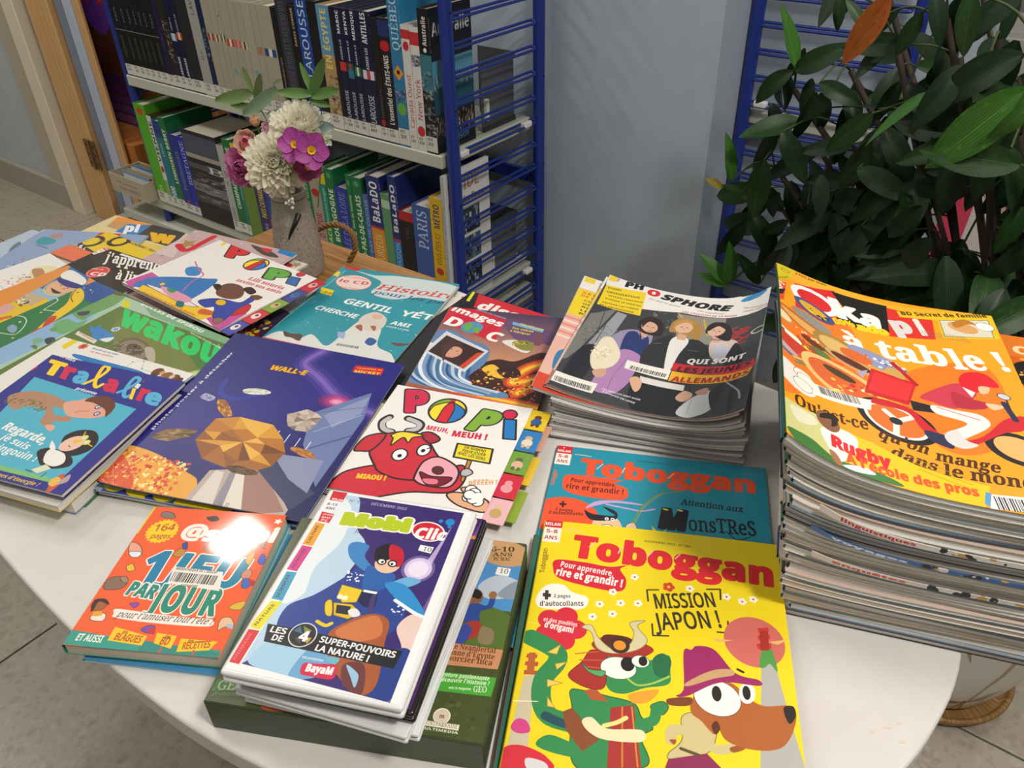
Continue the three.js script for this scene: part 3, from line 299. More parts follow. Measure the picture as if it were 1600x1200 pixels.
  S([119.9, 152.2, 126.2, 145.6, 146.9, 144.3, 162.5, 149.2, 162.2, 163.1, 135.9, 161.7], '#e8b08a', o, q * 0.8); S([130.2, 139.6, 133.3, 136.2, 144.6, 137.8, 135.9, 143.2], '#e8b08a', o, q * 0.7); E(140.6, 148.5, 5, 6, '#fff', 0.3, o, 1.2); E(139.4, 150.1, 1.6, 1.8, '#111'); for (const p of [[0, 0], [5, 3], [10, 8], [13, 14], [7, 12], [1, 7]]) E(w * 0.86 + p[0] * 0.9, h * 0.79 + p[1], 6, 6, '#fbfaf8', 0, o, 1.2); E(w * 0.92, h * 0.84, 6, 7, '#fbfaf8');
  P([-7, -5, -2.4, -11.4, -0.1, 19.6, -4.4, 24.1], '#ece22a'); T('BAYARD', -3, 15.5, -3.2, -6.1, 3.4, '#8a7a10');
});
// the staggered index pages that stick out on the right of the two play issues
PRINT.tabs = print(24, 174, 4, (w, h) => {
  [['#e9c91c', '#6a3a20', '#2a5f9a'], ['#2a7fc4', '#d9b48c', '#e8dcc8'], ['#74a23e', '#5f6a3a', '#e0b898'], ['#d3263f', '#e8a0a8', '#e8a0a8'], ['#efb9c2', '#e0c490', '#c8a86a']].forEach(([c, a, b], i) => { const y = i * h / 5; R(0, y, w, h / 5, c); E(w * 0.5, y + 13, 4, 4, a); E(w * 0.5, y + 21, 6, 6.5, b); if (i < 3) { E(w * 0.38, y + 27, 2, 3, a); E(w * 0.62, y + 27, 2, 3, a); } });
});
PRINT.tabsm = print(24, 174, 4, (w, h) => { [['#c8283a', '#e8b0a8'], ['#3a3f8f', '#2f6fb0'], ['#84a83e', '#d8b48c'], ['#d03a44', '#efe0da'], ['#4a4fa8', '#efe6ea']].forEach(([c, a], i) => { const y = i * h / 5; R(0, y, w, h / 5, c); E(w * 0.5, y + 16, 7, 8, a); E(w * 0.5, y + 14, 3, 3, '#6a4a3a'); }); });
PRINT.ast = print(131.9, 158.7, 6, (w, h) => {
  R(0, 0, w, h, '#f2602a'); P([-0.3, 144.2, 29.1, 146.8, 66.5, 150.1, 130.4, 151.4, 130.5, 161.1, -0.3, 158.2], '#2f9c8c'); P([61.5, 148.3, 131.3, 153.6, 130.5, 161.1, 64.8, 160.2], '#2f8a82'); P([-1, 0.2, 1.8, 1, 1.1, 36, -2.2, 34.3], '#e9d21c');
  star(22.5, 30.9, 15.5, 13.5, 22, '#f6cf14'); T('164', 13.2, 31.4, 32.8, 28.7, 8.5, '#c2531e', { f: 's', sk: 0.1, fat: 0.5 }); T('pages', 14.7, 40.4, 33.5, 39, 6, '#c2531e', { f: 's', sk: 0.15, fat: 0.3 });
  T('@', 40.7, 37.3, 66, 38.5, 19, '#f8f2ec', { fat: 1.4 }); T('strapi', 63.8, 38.7, 132.3, 34.2, 17, '#f8f2ec', { fat: 2, sk: 0.12 }); star(126.6, 8.6, 4.4, 2.2, 5, '#f8f2ec', 0.3); T('POCHE', 105.2, 46.6, 127.1, 42.6, 8, '#2a2422', { f: 's', fat: 0.6, sk: 0.15 });
  const big = { st: '#f6f0e8', sw: 5.5, fat: 2.6, sk: 0.1 }; T('1', 24.7, 92, 49.2, 89.6, 36, '#0f7fae', big); T('JEU', 49.7, 87.8, 118.9, 89.9, 33, '#1182a8', big);
  T('PAR', 24, 104.7, 50.9, 107.3, 14, '#1f8a7c', { st: '#f6f0e8', sw: 4, fat: 1.4 }); T('JOUR', 52.2, 119, 110, 119.3, 28, '#1f8a74', { st: '#f6f0e8', sw: 5, fat: 2 });
  P([53.5, 70.9, 99.6, 73, 104.8, 93.9, 55.9, 89.8], '#efe9e0'); T("MÉDIATHÈQUE DE L'IDÉCAF", 55.9, 74.4, 94.8, 75.5, 3, '#55504a'); code(56.6, 87.4, 97.3, 88.2, 10.5, 103, null, 42); T('8230448300', 68.5, 91.8, 83.7, 91.9, 2.4, '#55504a');
  S([25.8, 125.4, 25.9, 120.4, 53.6, 121.8, 90.7, 123.2, 110.1, 122.9, 113.4, 129, 99.9, 131.1, 58.3, 131.2, 29.2, 129.2], '#f4ede4'); T("pour t'amuser tout l'été !", 28.8, 128.4, 112.4, 128.3, 6.4, '#3a3634', { f: 't', sk: 0.35, fat: 0.1 });
  T('ET AUSSI', 7.4, 153.6, 30.1, 153.7, 6.4, '#f4efe4', { f: 's', fat: 0.6 });
  for (const a of [[33.9, 137.9, 64.8, 144.1, 64.7, 153.4, 34.3, 151.3], [71.2, 140.3, 89, 141.7, 89.4, 154, 73.3, 150.2], [93.3, 143.6, 124.5, 143.6, 120.8, 152.4, 95.2, 156.4]]) P(a, '#f4c816');
  T('BLAGUES', 38.4, 149.9, 61.8, 151, 6.4, '#c2531e', { f: 's', fat: 0.6 }); T('des', 42.7, 143.9, 47.4, 143.7, 3.4, '#7a3a1e', { f: 't', fat: 0.2 }); T('BD', 77.6, 150.6, 85.6, 150.8, 7, '#c2531e', { f: 's', fat: 0.7 }); T('des', 79.5, 144.7, 84.6, 144.8, 3.4, '#7a3a1e', { f: 't', fat: 0.2 }); T('RECETTES', 98.2, 153.5, 120.3, 149.5, 6.4, '#c2531e', { f: 's', fat: 0.6 }); T('des', 100.3, 147.1, 105.1, 146.3, 3.4, '#7a3a1e', { f: 't', fat: 0.2 }); L([81.9, 153.9, 80.7, 162.3], '#c2604a', 2); L([109, 154.3, 110.3, 163.1], '#c2604a', 2);
  // small funny figures strewn over the cover
  const o = '#4a2a1e'; S([0.6, 47.1, 10.6, 50.1, 17.8, 61.1, 10, 63.8, 3.2, 56.7], '#e8a890', o, 0.5); S([4.9, 58.5, 15.2, 57.5, 15.8, 63.2, 9.3, 63.8], '#e8f0f4', o, 0.5); S([3.8, 101.1, 2, 89.7, 13.8, 86.7, 20.5, 92.4, 17.7, 99.7], '#8a6a58', o, 0.6); S([11.4, 87.8, 16.6, 86.4, 20.7, 91.5, 16.9, 92.7], '#a58470', o, 0.5); E(8.8, 117.8, 6.5, 6.5, '#a8603a', 0, o, 0.5); S([4.9, 124.9, 2, 113.4, 11.1, 111.7, 17, 117.1, 7, 114.6, 6.7, 123.1], '#3a2018'); S([8.2, 129.6, 13.2, 125.8, 19.5, 126.8, 20.2, 133.3, 10.4, 133.5], '#efe6da', o, 0.5); S([8, 125.5, 13.7, 124.1, 16.5, 127.9, 9.8, 129.4], '#e8a82a');
  S([10.6, 75.1, 14.9, 71.8, 19.6, 77.9, 14.8, 80.2], '#e8c02a', o, 0.5); S([46.1, 58.4, 48.4, 50.4, 55.1, 51.8, 54.2, 59.6], '#c98a3a', o, 0.5); S([48.7, 44.5, 52.3, 42.2, 55.7, 49.8, 52.1, 50.1], '#3a4aa0', o, 0.4); S([70.3, 48.4, 74.4, 40.1, 81.9, 43.3, 82.2, 51.1], '#a8623a', o, 0.5); S([56.6, 9.9, 64.9, 7, 70.1, 11.9, 63.4, 14.6], '#3a2a22'); S([11.9, 6.6, 21.6, 6.8, 26.5, 13.8, 13.3, 12.9], '#8a7468', o, 0.5);
  E(121.4, 73.6, 4.6, 5.4, '#d88a6a', 0, o, 0.4); S([120.4, 79.2, 126, 78.6, 128.6, 87.3, 122.4, 87.9], '#3a6ac0', o, 0.4); S([125.3, 78.7, 132.9, 81.5, 130.4, 86.2], '#b82a3a'); S([125.5, 58.4, 126.4, 48.8, 131.3, 54.1, 131.2, 61.6], '#4a5ac8', o, 0.4); S([114.8, 59.4, 115.5, 51.8, 119.5, 48.5, 119.8, 62.7], '#d8a83a', o, 0.4); S([120.2, 110.4, 123.6, 105, 131.8, 102.5, 130.2, 111.1], '#e0b43a', o, 0.4); S([120, 133.1, 118.1, 122.1, 125.4, 119.8, 131.2, 127.3, 124, 129.6], '#e8c098', o, 0.5); S([124, 128, 129.3, 125.9, 131.2, 130.5], '#a8c0d8'); S([56.9, 139.3, 59.9, 134.3, 66.9, 134.4, 67.6, 141.4], '#7a4ab0', o, 0.4); S([62.2, 138.8, 67.3, 135.1, 69.3, 142.1], '#c8303a'); S([33.8, 113.7, 42, 112.9, 40.4, 118.1], '#8a4ab0', o, 0.3);
});
PRINT.dvd = print(135, 190, 7, (w, h) => {
  R(0, 0, w, h, '#f2f2f2'); clip([11.9, 2.8, 127.7, 2.3, 128.5, 189.9, 8.6, 183.5], () => {
    P([11.9, 2.8, 129.1, 0.6, 129.1, 191.4, 8.8, 185.2], '#3c2a72'); S([-11.7, 9.3, 25.5, 1.3, 40.5, 38, 55.7, 57, 51.9, 92.4, 41.2, 124.6, 31.3, 154.5, -1.6, 187.6, -12.1, 110.9], '#bcd8ee'); S([2.9, 14.5, 25.2, 15.1, 33.9, 54.4, 24.1, 87.3, 26.3, 115.4, 10.2, 118.9], '#e6f0f6'); S([19, 129.5, 36, 113.3, 51.9, 92.4, 60.9, 79.2, 84.9, 85.2, 111, 109.3, 104.7, 138.3, 54.3, 153.2, 23.5, 152.4], '#2c4594');
    S([124.8, 110.3, 130.8, 75.1, 137.8, 50.9, 140.7, 148.8, 128.8, 190.7, 119.5, 177.9], '#7a5a94'); P([122.6, 17.6, 123.4, 7.1, 117.7, 66.8, 112, 65.8], '#b8a4d4'); E(108.4, 71.1, 11.5, 11.5, '#d8c8ec'); E(108.4, 71.1, 8.5, 8.5, '#f4f0fa'); E(108.4, 71.1, 14, 14, 'rgba(216,200,240,.35)');
    S([12.7, 177.2, 29.6, 151, 65, 154.6, 62, 183.9, 26.7, 184.8], '#a8d0ea'); S([55.9, 156.6, 73.8, 167.2, 67.8, 182.6, 48.2, 185.3], '#6fa8d4'); S([119.3, 142.5, 111.3, 129.1, 118.3, 115.7, 129.5, 119.2, 132.5, 143.3, 127.1, 155.4], '#e8ccc4'); S([106.4, 160, 123.5, 145.3, 134.1, 157.4, 127.7, 187.7, 108.8, 190.2], '#27408c');
    S([61.9, 147.7, 72, 131.9, 88.2, 121.4, 103.1, 125.1, 107.3, 145.2, 113.8, 179.2, 101.9, 188.5, 75.3, 170.5], '#a85a34'); S([66.5, 142.9, 80.6, 128, 93.9, 123.1, 101.6, 138.9, 82.4, 148.8], '#cf7a48'); S([84.1, 168.5, 98.8, 165.2, 106.2, 187.5, 90.8, 184.3], '#6a3a3c'); S([86.3, 168, 94.9, 171.4, 99, 175.7, 99.3, 184.1, 93.2, 176.9], '#9ac4e0'); S([67.9, 164.9, 79.1, 164.3, 76.7, 170.1], '#6fb8d0');
    // a masked child in blue and a yellow machine, free figures
    S([41.9, 60, 47, 54, 59.1, 56.2, 60.1, 67.9, 71.8, 79.1, 65.9, 82.7, 49.1, 72.6], '#3f86c8'); S([66, 78.1, 76.8, 78, 92.3, 81.4, 91.1, 92.6, 82, 101, 72, 102.2], '#2b62b0'); S([72, 102.2, 83.6, 100.7, 87.2, 114.5, 79.3, 116.2, 72.3, 111.6], '#1c2450'); S([83.6, 100.7, 87.1, 118.6, 84, 119.3, 81.1, 107.6], '#4a3a72'); L([73.6, 101.8, 83.2, 101.8], '#eef2f6', 2.4); S([92, 90.2, 102.9, 81.3, 115, 83, 104.8, 91.7], '#6fb0dc'); S([87.1, 91.3, 104.1, 89.7, 126.4, 109.9, 123, 114.7, 102.6, 104.9], '#2f8fd0'); L([101, 105.3, 119.2, 113.5, 127.5, 115.7], '#e8f2f8', 3);
    E(81.8, 71.3, 11, 10, '#ecc4a8'); S([70.2, 70.3, 66.4, 58.2, 73.8, 50.6, 78.1, 52.1, 82, 65.4, 75.2, 69.2], '#1d1a24'); S([76.8, 51.2, 89.1, 54.5, 94, 68.6, 89.3, 73, 81.2, 65.6], '#c32034'); E(76, 70.2, 3.6, 3, '#f4f4f4', 0.3, '#1d1a24', 1.2); E(85.7, 70.4, 3.6, 3, '#f4f4f4', 0.3, '#1d1a24', 1.2); E(76.8, 70.5, 1.1, 1.3, '#111'); E(85.3, 70.9, 1.1, 1.3, '#111');
    P([53.8, 109.4, 53.3, 99.8, 71.6, 101.2, 71.4, 113.8, 60.3, 116.3], '#e9c92a', '#8a6a10', 0.5); S([47.5, 119.1, 51.5, 116.2, 57.2, 129.2, 52.1, 129.3], '#e9c92a', '#8a6a10', 0.5); P([53.9, 117.7, 69, 116.4, 78.4, 122.5, 71.3, 130.1, 58.8, 128.9], '#e4bc1e', '#8a6a10', 0.5); P([57.1, 119.1, 69, 118.5, 69.7, 126.4, 59.5, 126.7], '#2a3040'); E(56.4, 111.3, 2.4, 2.4, '#fff8d0'); E(60.9, 111.6, 2.4, 2.4, '#fff8d0'); S([68.2, 122.8, 73.7, 119.5, 79.1, 124.4, 73.6, 127.6], '#e8e8ea'); L([48.7, 137.1, 56.5, 139.3, 60.4, 136.5], '#e9c92a', 3); flecks(20, 52.7, 85.6, 14, 10, ['#eef4fa'], 0.5, 1.2, 113); flecks(10, 99.2, 109.8, 12, 8, ['#eef4fa'], 0.5, 1, 115);
  });
  T('Mobi', 23.1, 37.2, 86.8, 33.5, 13.5, '#b9cc1e', { fat: 3, st: '#f4f4ee', sw: 6 }); E(103.4, 29.9, 14.5, 10.5, '#d22038', 0.15, '#f4f4ee', 1.4); T('Clic', 92.1, 39.3, 120.1, 36.9, 12, '#f8f6f4', { fat: 1, sk: 0.15 }); E(118.6, 15.4, 4, 4, '#1f8fd8'); E(110.4, 15.9, 2, 2, '#1f8fd8'); E(119.8, 20.8, 1.6, 1.6, '#1f8fd8');
  T('N° 148 •', 20.7, 10.1, 39.9, 9.7, 2.9, '#4a5470', { f: 't' }); T('DÉCEMBRE 2012', 41.8, 9.6, 76.1, 9.5, 3, '#d4cce4', { f: 't' }); T("Jouer, c'est comprendre", 40.7, 44.3, 91.5, 45.5, 3.4, '#2e2c50', { f: 't' });
  P([101.7, 45.7, 113.8, 46.2, 113.4, 53.4, 101.7, 52.2], '#f2f2f0'); T('10', 105.1, 51.5, 113.1, 51.6, 4.6, '#3a3a44', { f: 't' });
  P([-4.8, 6.4, 11.9, 2.8, 9.5, 185.1, -3.4, 184.4], '#f2f2f2');
  for (const [a, c, s] of [[[2.4, 39.9, 11.5, 40.5, 11.8, 66.5, 2.1, 66.2], '#eaa41e', 'CULTURE'], [[2.6, 67.3, 12.3, 67.6, 11, 94.7, 1.7, 94.5], '#d4368c', 'ACTIVITÉS'], [[2.7, 96.5, 11.5, 95.7, 13, 124.6, 3.2, 124.7], '#3f9fc4', 'SCIENCES'], [[4.2, 126.6, 13.5, 125.6, 8.7, 153.7, -1.3, 153], '#e6dc2a', 'NATURE'], [[-0.3, 154.7, 9.1, 154.6, 8.3, 184.5, -1.9, 184.1], '#d8363c', 'ANIMAUX']]) { P(a, c); T(s, a[6] * 0.45 + a[4] * 0.55, a[7] * 0.5 + a[5] * 0.5 - 2, a[0] * 0.45 + a[2] * 0.55, a[1] * 0.5 + a[3] * 0.5 + 3, 2.7, s === 'NATURE' ? '#7a7420' : s === 'ANIMAUX' ? '#e8707a' : '#5a3a4a'); }
  P([1.3, -0.5, 15.3, 0.1, 15.7, 11.7, 2.7, 11.8], '#d3222f'); T('MILAN', 4.3, 10.9, 15.5, 11.2, 2.4, '#fff'); T('8-13', 2.8, 18, 12.7, 17.8, 3, '#4a4a5a'); T('ANS', 3.6, 23, 12.5, 22.7, 3, '#4a4a5a'); P([2.3, 26.7, 14.6, 27.5, 14.5, 38.5, 3.6, 38.3], '#d3222f'); T('CD-ROM', 4.3, 30.3, 14.2, 30.3, 1.9, '#f8e4e0'); T('Mac', 4.7, 34.1, 13.7, 33.5, 2.2, '#f8e4e0'); T('PC', 5.5, 37.3, 12.6, 37.4, 2.2, '#f8e4e0');
  P([12.1, 147.1, 31, 146.9, 122.9, 148.2, 121.3, 163.8, 16.7, 162.5], '#1f2227'); const f = { f: 's', fat: 0.5 }; T('LES', 16.3, 153.6, 29.9, 153.3, 5.2, '#eceeee', f); T('DE', 20.9, 160, 30.2, 160, 5, '#eceeee', f); T('SUPER-POUVOIRS', 57.7, 153.9, 119, 155, 5.2, '#eceeee', f); T('LA NATURE !', 57.3, 161.5, 100.9, 162.3, 5.2, '#eceeee', f);
  E(43.2, 150.9, 10.5, 10.5, '#2a2d33', 0, '#d8dadc', 1); P([34.6, 149, 38.1, 143.7, 42.5, 150.1], '#3f6f8c'); P([40.4, 143.2, 48.5, 145.9, 44.5, 150.1], '#8a8f3a'); P([44.8, 152.5, 51.3, 152, 49.8, 157.9], '#c8a02a'); P([38.3, 154.8, 43.2, 152.8, 44.5, 159.1], '#55504a'); T('4', 41.4, 156, 48.6, 156, 9, '#f4f4f4', { fat: 0.6 });
  S([55, 179.4, 55.3, 173.1, 66.1, 171.6, 78.2, 169.8, 81.5, 174.4, 80.1, 181.6, 64.6, 182.5, 57.3, 182.4], '#d4284a'); T('BayaM', 58.2, 179.2, 79.4, 178, 6, '#fbeef0', { fat: 0.7 }); T('une production', 51.2, 169.6, 68.3, 169.4, 2.2, '#dce6ee');
});
PRINT.purp = print(135.1, 190.2, 4, (w, h) => {
  R(0, 0, w, h, '#4a2268'); for (let i = 0; i < 16; i++) P([i * 9, 0, i * 9 + 4, 0, i * 9 + 1, 22, i * 9 - 3, 22], i % 2 ? '#7a4aa0' : '#331048'); R(0, 20, w, 4, '#e08a3a'); R(0, 0, 5, 60, '#b8642a'); R(w - 22, h - 40, 14, 28, '#d8cc2a'); flecks(20, 0, 0, w, h, ['#8a62b8', '#c8a8e0'], 0.3, 0.7, 121);
});
PRINT.geo = print(210.6, 191.1, 5, (w, h) => {
  R(0, 0, w, h, '#46522a'); flecks(400, 0, h * 0.35, w, h * 0.65, ['#3d4824', '#4f5c30', '#55602f'], 0.6, 2.4, 131); P([168.3, 4.6, 214.6, 3.8, 209.9, 75.5, 167.5, 78], '#4f8fc8'); S([178.5, 53.6, 192.4, 39.6, 211.6, 43.6, 217.4, 56.5, 190.1, 65.4], '#b9c4d0'); S([196.3, 59.9, 208, 44.2, 219.5, 47, 211.1, 62.1], '#8a96a8');
  S([165.7, 108, 185.7, 79.4, 195.3, 73.5, 215.1, 85.4, 210, 114.9, 170.6, 121.3], '#56702f'); E(192.7, 13.6, 24, 15, '#c69a6a', 0.15); T('6-10', 180.8, 13.7, 202.3, 10.8, 6, '#4a3420', { f: 'tb' }); T('ANS', 183.7, 18.9, 201.4, 16.6, 4.5, '#4a3420', { f: 'tb' }); T('PC MAC', 185.6, 23.6, 200.4, 21.7, 4, '#4a3420', { f: 'tb' }); P([190.6, 30.2, 202.4, 30.7, 201.6, 39.3, 190, 38.7], '#f0eee8'); T('10', 192.8, 36.6, 200.8, 36.8, 5.4, '#3a3a44', { f: 't' });
  E(177.3, 65.2, 7.5, 8.5, '#8a5a3c'); S([171.2, 66.2, 173.7, 56.7, 182.6, 59.8, 182.2, 66.7, 175.6, 65.5], '#231a16'); S([172.7, 77.1, 180.5, 71.5, 189.6, 72.2, 191, 60.8, 194.9, 62.4, 194.4, 73.7, 185.7, 79.4, 186.2, 90.1, 176, 91.8], '#2f4a94'); E(192.5, 61, 3.4, 4, '#9a6a48'); S([174.1, 106.6, 177.7, 91.5, 187.9, 89.8, 188.7, 102.2, 181.2, 107.5], '#a83a2c'); S([172.1, 113.1, 174.7, 94.1, 182.4, 97, 180, 109.8], '#3a4a9a'); S([190, 108.1, 189.6, 93.8, 199.7, 96.3, 200.3, 108.5], '#8a7a5a');
  P([151.1, 112.4, 211.3, 112.7, 209.6, 130.4, 153.4, 133.8], '#c98d62'); T("l'homme de Neandertal", 145.8, 118.3, 205.3, 116.6, 5, '#5a3424', { f: 'tb' }); T("la patronne d'Égypte", 152.4, 123.8, 205.5, 122.3, 5, '#5a3424', { f: 'tb' }); T('le sorcier Inca', 163.9, 128.6, 204.9, 127.8, 5, '#5a3424', { f: 'tb' });
  P([153.2, 139.6, 210.2, 137.8, 209.2, 154, 154.4, 156.1], '#4aa838'); T('une aventure passionnante', 157.7, 143.6, 205, 140.9, 3.6, '#dff0d0', { sk: 0.2 }); T("pour découvrir l'Histoire !", 157.2, 147.9, 205.6, 145.2, 3.6, '#dff0d0', { sk: 0.2 }); T('avec le magazine', 176.5, 152.5, 193.3, 151.2, 2.2, '#dff0d0'); T('GEO', 195.1, 152.2, 205.4, 151, 5, '#f0f4e8', { f: 't' });
  P([1.4, 172.8, 19.2, 171.7, 22.8, 179.4, 1.3, 182.9], '#4f9a3a'); T('GEO', 4.4, 181.1, 25.7, 178.2, 7.5, '#dfeccc', { f: 't', fat: 0.2 }); T('JEUNESSE', 3.7, 185.8, 24.9, 183.7, 3, '#7aa85a'); S([44, 186.1, 59.3, 185.4, 68.1, 185.8, 64.7, 189.9, 47.1, 191], '#b8502c');
  E(177.1, 175.1, 6, 6, '#d8cab4', 0, '#f0e8d8', 0.8); T('m', 175.4, 176.8, 179.4, 176.5, 3.4, '#5a3424', { f: 'tb' }); P([162.2, 180.1, 191.3, 179.7, 191.4, 184.2, 162.5, 184.1], '#eee6d6'); T('MONTPARNASSE', 164.4, 183.3, 190.4, 183, 3.2, '#5a5038', { f: 't' }); T('MULTIMEDIA', 162.8, 187, 191.7, 186.9, 2, '#dfe6cc');
});
PRINT.toby = print(211.2, 260, 5, (w, h) => {
  R(0, 0, w, h, '#f2d80f'); const o = '#2f4a34';
  milan(-1.4, -5.5, 17.5, '5-8', 0); T('NOVEMBRE 2012 - N° 384', 92.4, 15.5, 133.8, 16.3, 2.6, '#7a7410');
  const t = { fat: 2.3, st: '#c01c2c', sw: 2.8 }; T('Toboggan', 28.4, 41.5, 205.6, 49.4, 26, '#e0252f', t); L([20.5, 10.1, 26.7, 9.9, 35, 11.6], '#f6c8b8', 1); L([43.6, 28.3, 48.3, 22.1], '#f6c8b8', 1.2); L([69.9, 32.4, 72.1, 25.1], '#f6c8b8', 1.2); L([95.6, 33.1, 100.5, 25.5], '#f6c8b8', 1.2); L([120.1, 31.7, 124.4, 26.1], '#f6c8b8', 1.2);
  S([13.8, 56.8, 16.1, 47.4, 40.1, 47.2, 62.5, 49.4, 77.5, 46, 72.7, 51.2, 78.4, 62.3, 75.7, 74.4, 59.4, 75.8, 22, 68.7], '#d81f38'); T('Pour apprendre,', 19.5, 54.8, 67.4, 60.1, 6.4, '#fbf6ee'); T('rire et grandir !', 16.5, 64.8, 75.5, 70.8, 8.5, '#fbf6ee', { fat: 0.5 });
  S([4.5, 88.4, 11.3, 76.8, 24.4, 74.8, 33.5, 81.8, 47.1, 86, 44.9, 97.5, 27.5, 101.2, 9.7, 101.9, 4.1, 96.7], '#f8f4ee'); P([8.9, 86, 15.8, 86.2, 16, 89.7, 9, 89.7], '#33302c'); P([10.4, 82.8, 13.3, 82.8, 14, 92.7, 11.2, 92.7], '#33302c'); T('2 pages', 18.4, 89.6, 32.9, 88.2, 3.6, '#4a4640'); T("d'autocollants", 7.8, 100.2, 44.7, 95.3, 5.4, '#4a4640');
  flower(27.8, 119.8, 12.5, '#d8253c', '#d8253c'); E(27.8, 119.8, 13, 12, '#d8253c'); T('et des modèles', 12.8, 114.9, 41.3, 117.1, 4.2, '#f6e2d8'); T("d'origami", 14.3, 120.9, 38.8, 123.8, 6.2, '#fbf2ea', { fat: 0.3 });
  for (const q of [[85.6, 58], [68, 77], [57.8, 91.3], [75.2, 87.9], [89.6, 86.1], [52.9, 105.2], [69.2, 100], [132.8, 63.6], [163.4, 67.5], [176.2, 70.4], [185.6, 66.5]]) flower(q[0], q[1], 2.2, '#fbf6ea', '#c8602a'); flower(114.9, 64.6, 3, '#d8402a', '#f2d80f');
  const k = '#3a3022'; Z([98, 82.3, 96.5, 70.6, 106.2, 69.1], k, 1.4); Z([147.1, 62.1, 158.4, 60.3, 158.3, 71.1], k, 1.4); Z([101.9, 105.5, 102.9, 116.7, 115.2, 115.2], k, 1.4); Z([154.4, 105.1, 163.6, 104.6, 163.3, 93.2], k, 1.4); T('MISSION', 103.5, 89.2, 155.3, 79.3, 15, k, { f: 's', fat: 0.9 }); T('JAPON !', 106.7, 110.9, 159.2, 99.6, 17, k, { f: 's', fat: 0.9 });
  E(183.3, 109.6, 24, 24, '#d06a62'); P([150.3, 111.9, 167, 111.2, 154.8, 115], '#e9b86a'); P([194.3, 108, 211.2, 102.6, 201.6, 109.6], '#e9b86a');
  P([188.2, 118.9, 196.4, 117.6, 204.9, 176.2, 211.3, 213.2, 179.8, 218.1], '#b3b1ac'); S([185.7, 131.7, 189.1, 117, 196.6, 115.8, 199.2, 134.8, 194, 128.7, 189.3, 132.9], '#4f9a42'); for (const a of [[186.9, 96, 195.5, 93.7, 195.9, 97.4, 187.4, 99.7], [186.4, 103, 196.1, 100.8, 196.3, 104.9, 186.5, 107.3], [185, 111.2, 196.4, 108.9, 196.7, 114, 185.4, 116.6]]) P(a, '#c8302c'); P([188.2, 98.6, 195.2, 97.2, 194.3, 116.2, 187.6, 117.2], '#a8281f');
  P([5.3, 168.3, 13.3, 166.2, 17, 225.2, 2, 227.6], '#cfc4a4'); for (const a of [[4.5, 148.2, 13, 147.8, 12.7, 151.4, 4.3, 151.8], [4.5, 155.3, 14.7, 154.6, 14.5, 158.5, 4.2, 158.9], [4.5, 163.2, 14.8, 162.5, 14.4, 166, 4.8, 167]]) P(a, '#c8482c'); P([5.9, 147, 11.2, 146.2, 12.6, 166.3, 6.6, 166.7], '#b9602c');
  // the dragon in a horned helmet
  L([5.3, 132.4, 26.1, 142.1, 28.9, 152.4, 20.5, 169.3, 21.5, 187.5, 28.9, 199.1, 45.1, 202.8], '#2f8a4e', 15); for (const a of [[20.3, 144.8, 30, 136, 28.1, 145.4], [27.7, 154.4, 37.2, 151.2, 29.8, 159.3], [23.5, 168.9, 35.6, 170.4, 24.3, 175.5], [25.4, 183.6, 32.4, 192.2, 26.5, 191.5]]) P(a, '#f0d060', '#a88a20', 0.5); L([26.1, 199.5, 39.5, 203.6, 55, 202.7], '#1f4a5a', 7);
  S([42.2, 176, 52.3, 174.5, 70, 176.6, 90.4, 179.9, 96.5, 190.1, 105.1, 197.9, 97.1, 206.7, 100.6, 227.8, 52.7, 235.4, 45.3, 191.8], '#2f8a4e', o, 0.7); S([22.3, 222.9, 30.9, 214.1, 50.9, 218.4, 67.7, 220.2, 62.9, 228.1, 38.2, 227.7], '#2f8a4e'); S([65.4, 145, 79.4, 139.3, 97.6, 141.8, 115.4, 133.7, 117.1, 147.5, 115.7, 159.6, 98.4, 165.6, 81.4, 173.2, 69.4, 168.5], '#2f8a4e'); S([103.5, 139.1, 110.9, 132.6, 117.7, 138.7, 114.2, 153.1, 105.4, 152.8], '#1f6a44');
  P([38.4, 194.4, 45.1, 190.2, 67.1, 212.9, 55.6, 223.5, 43, 209.2], '#8a4a24'); P([52.3, 174.5, 60.8, 171.5, 71.8, 181.2, 58.8, 181.6], '#b4562c'); P([73.5, 185.8, 90.4, 181.5, 98, 229.7, 74.1, 233.4], '#a8302a'); L([82, 184.4, 84.6, 230.4], '#d88a3a', 1.2); L([89.1, 183.3, 95.3, 228.7], '#d88a3a', 1.2); S([53.3, 199.9, 60, 195.8, 71.9, 203.1, 96.9, 200.7, 97.2, 209.7, 72.6, 212.1, 59.7, 208.1], '#ece3b8'); S([103.2, 179.5, 111.6, 175, 116, 179.1, 111.8, 186.1, 104.7, 184.1], '#2f8a4e', o, 0.6); L([95.3, 196.4, 104.9, 191.8, 106.9, 184.5], '#2f8a4e', 8); L([69.7, 201.2, 78.5, 197.5, 85.3, 192.6], '#ece08a', 3.4);
  S([39.2, 163, 48.4, 149.4, 54.9, 137.7, 67.4, 141.1, 68.4, 155, 66.6, 170.6, 52, 171.2], '#a82c26', '#6a1a18', 0.6); for (const d of [0, 1, 2]) L([w * (0.2 + d * 0.02), h * (0.55 + d * 0.02), w * (0.3 + d * 0.015), h * (0.53 + d * 0.03)], '#d8583a', 0.9); S([54.5, 132.3, 67.4, 141.1, 88.6, 141.4, 101.9, 134, 102.5, 128.5, 87.8, 123.4, 66.1, 123], '#a82c26'); S([61.8, 127.4, 66, 121.2, 84.6, 122, 88.1, 130.7, 66.9, 134], '#5c1f1a');
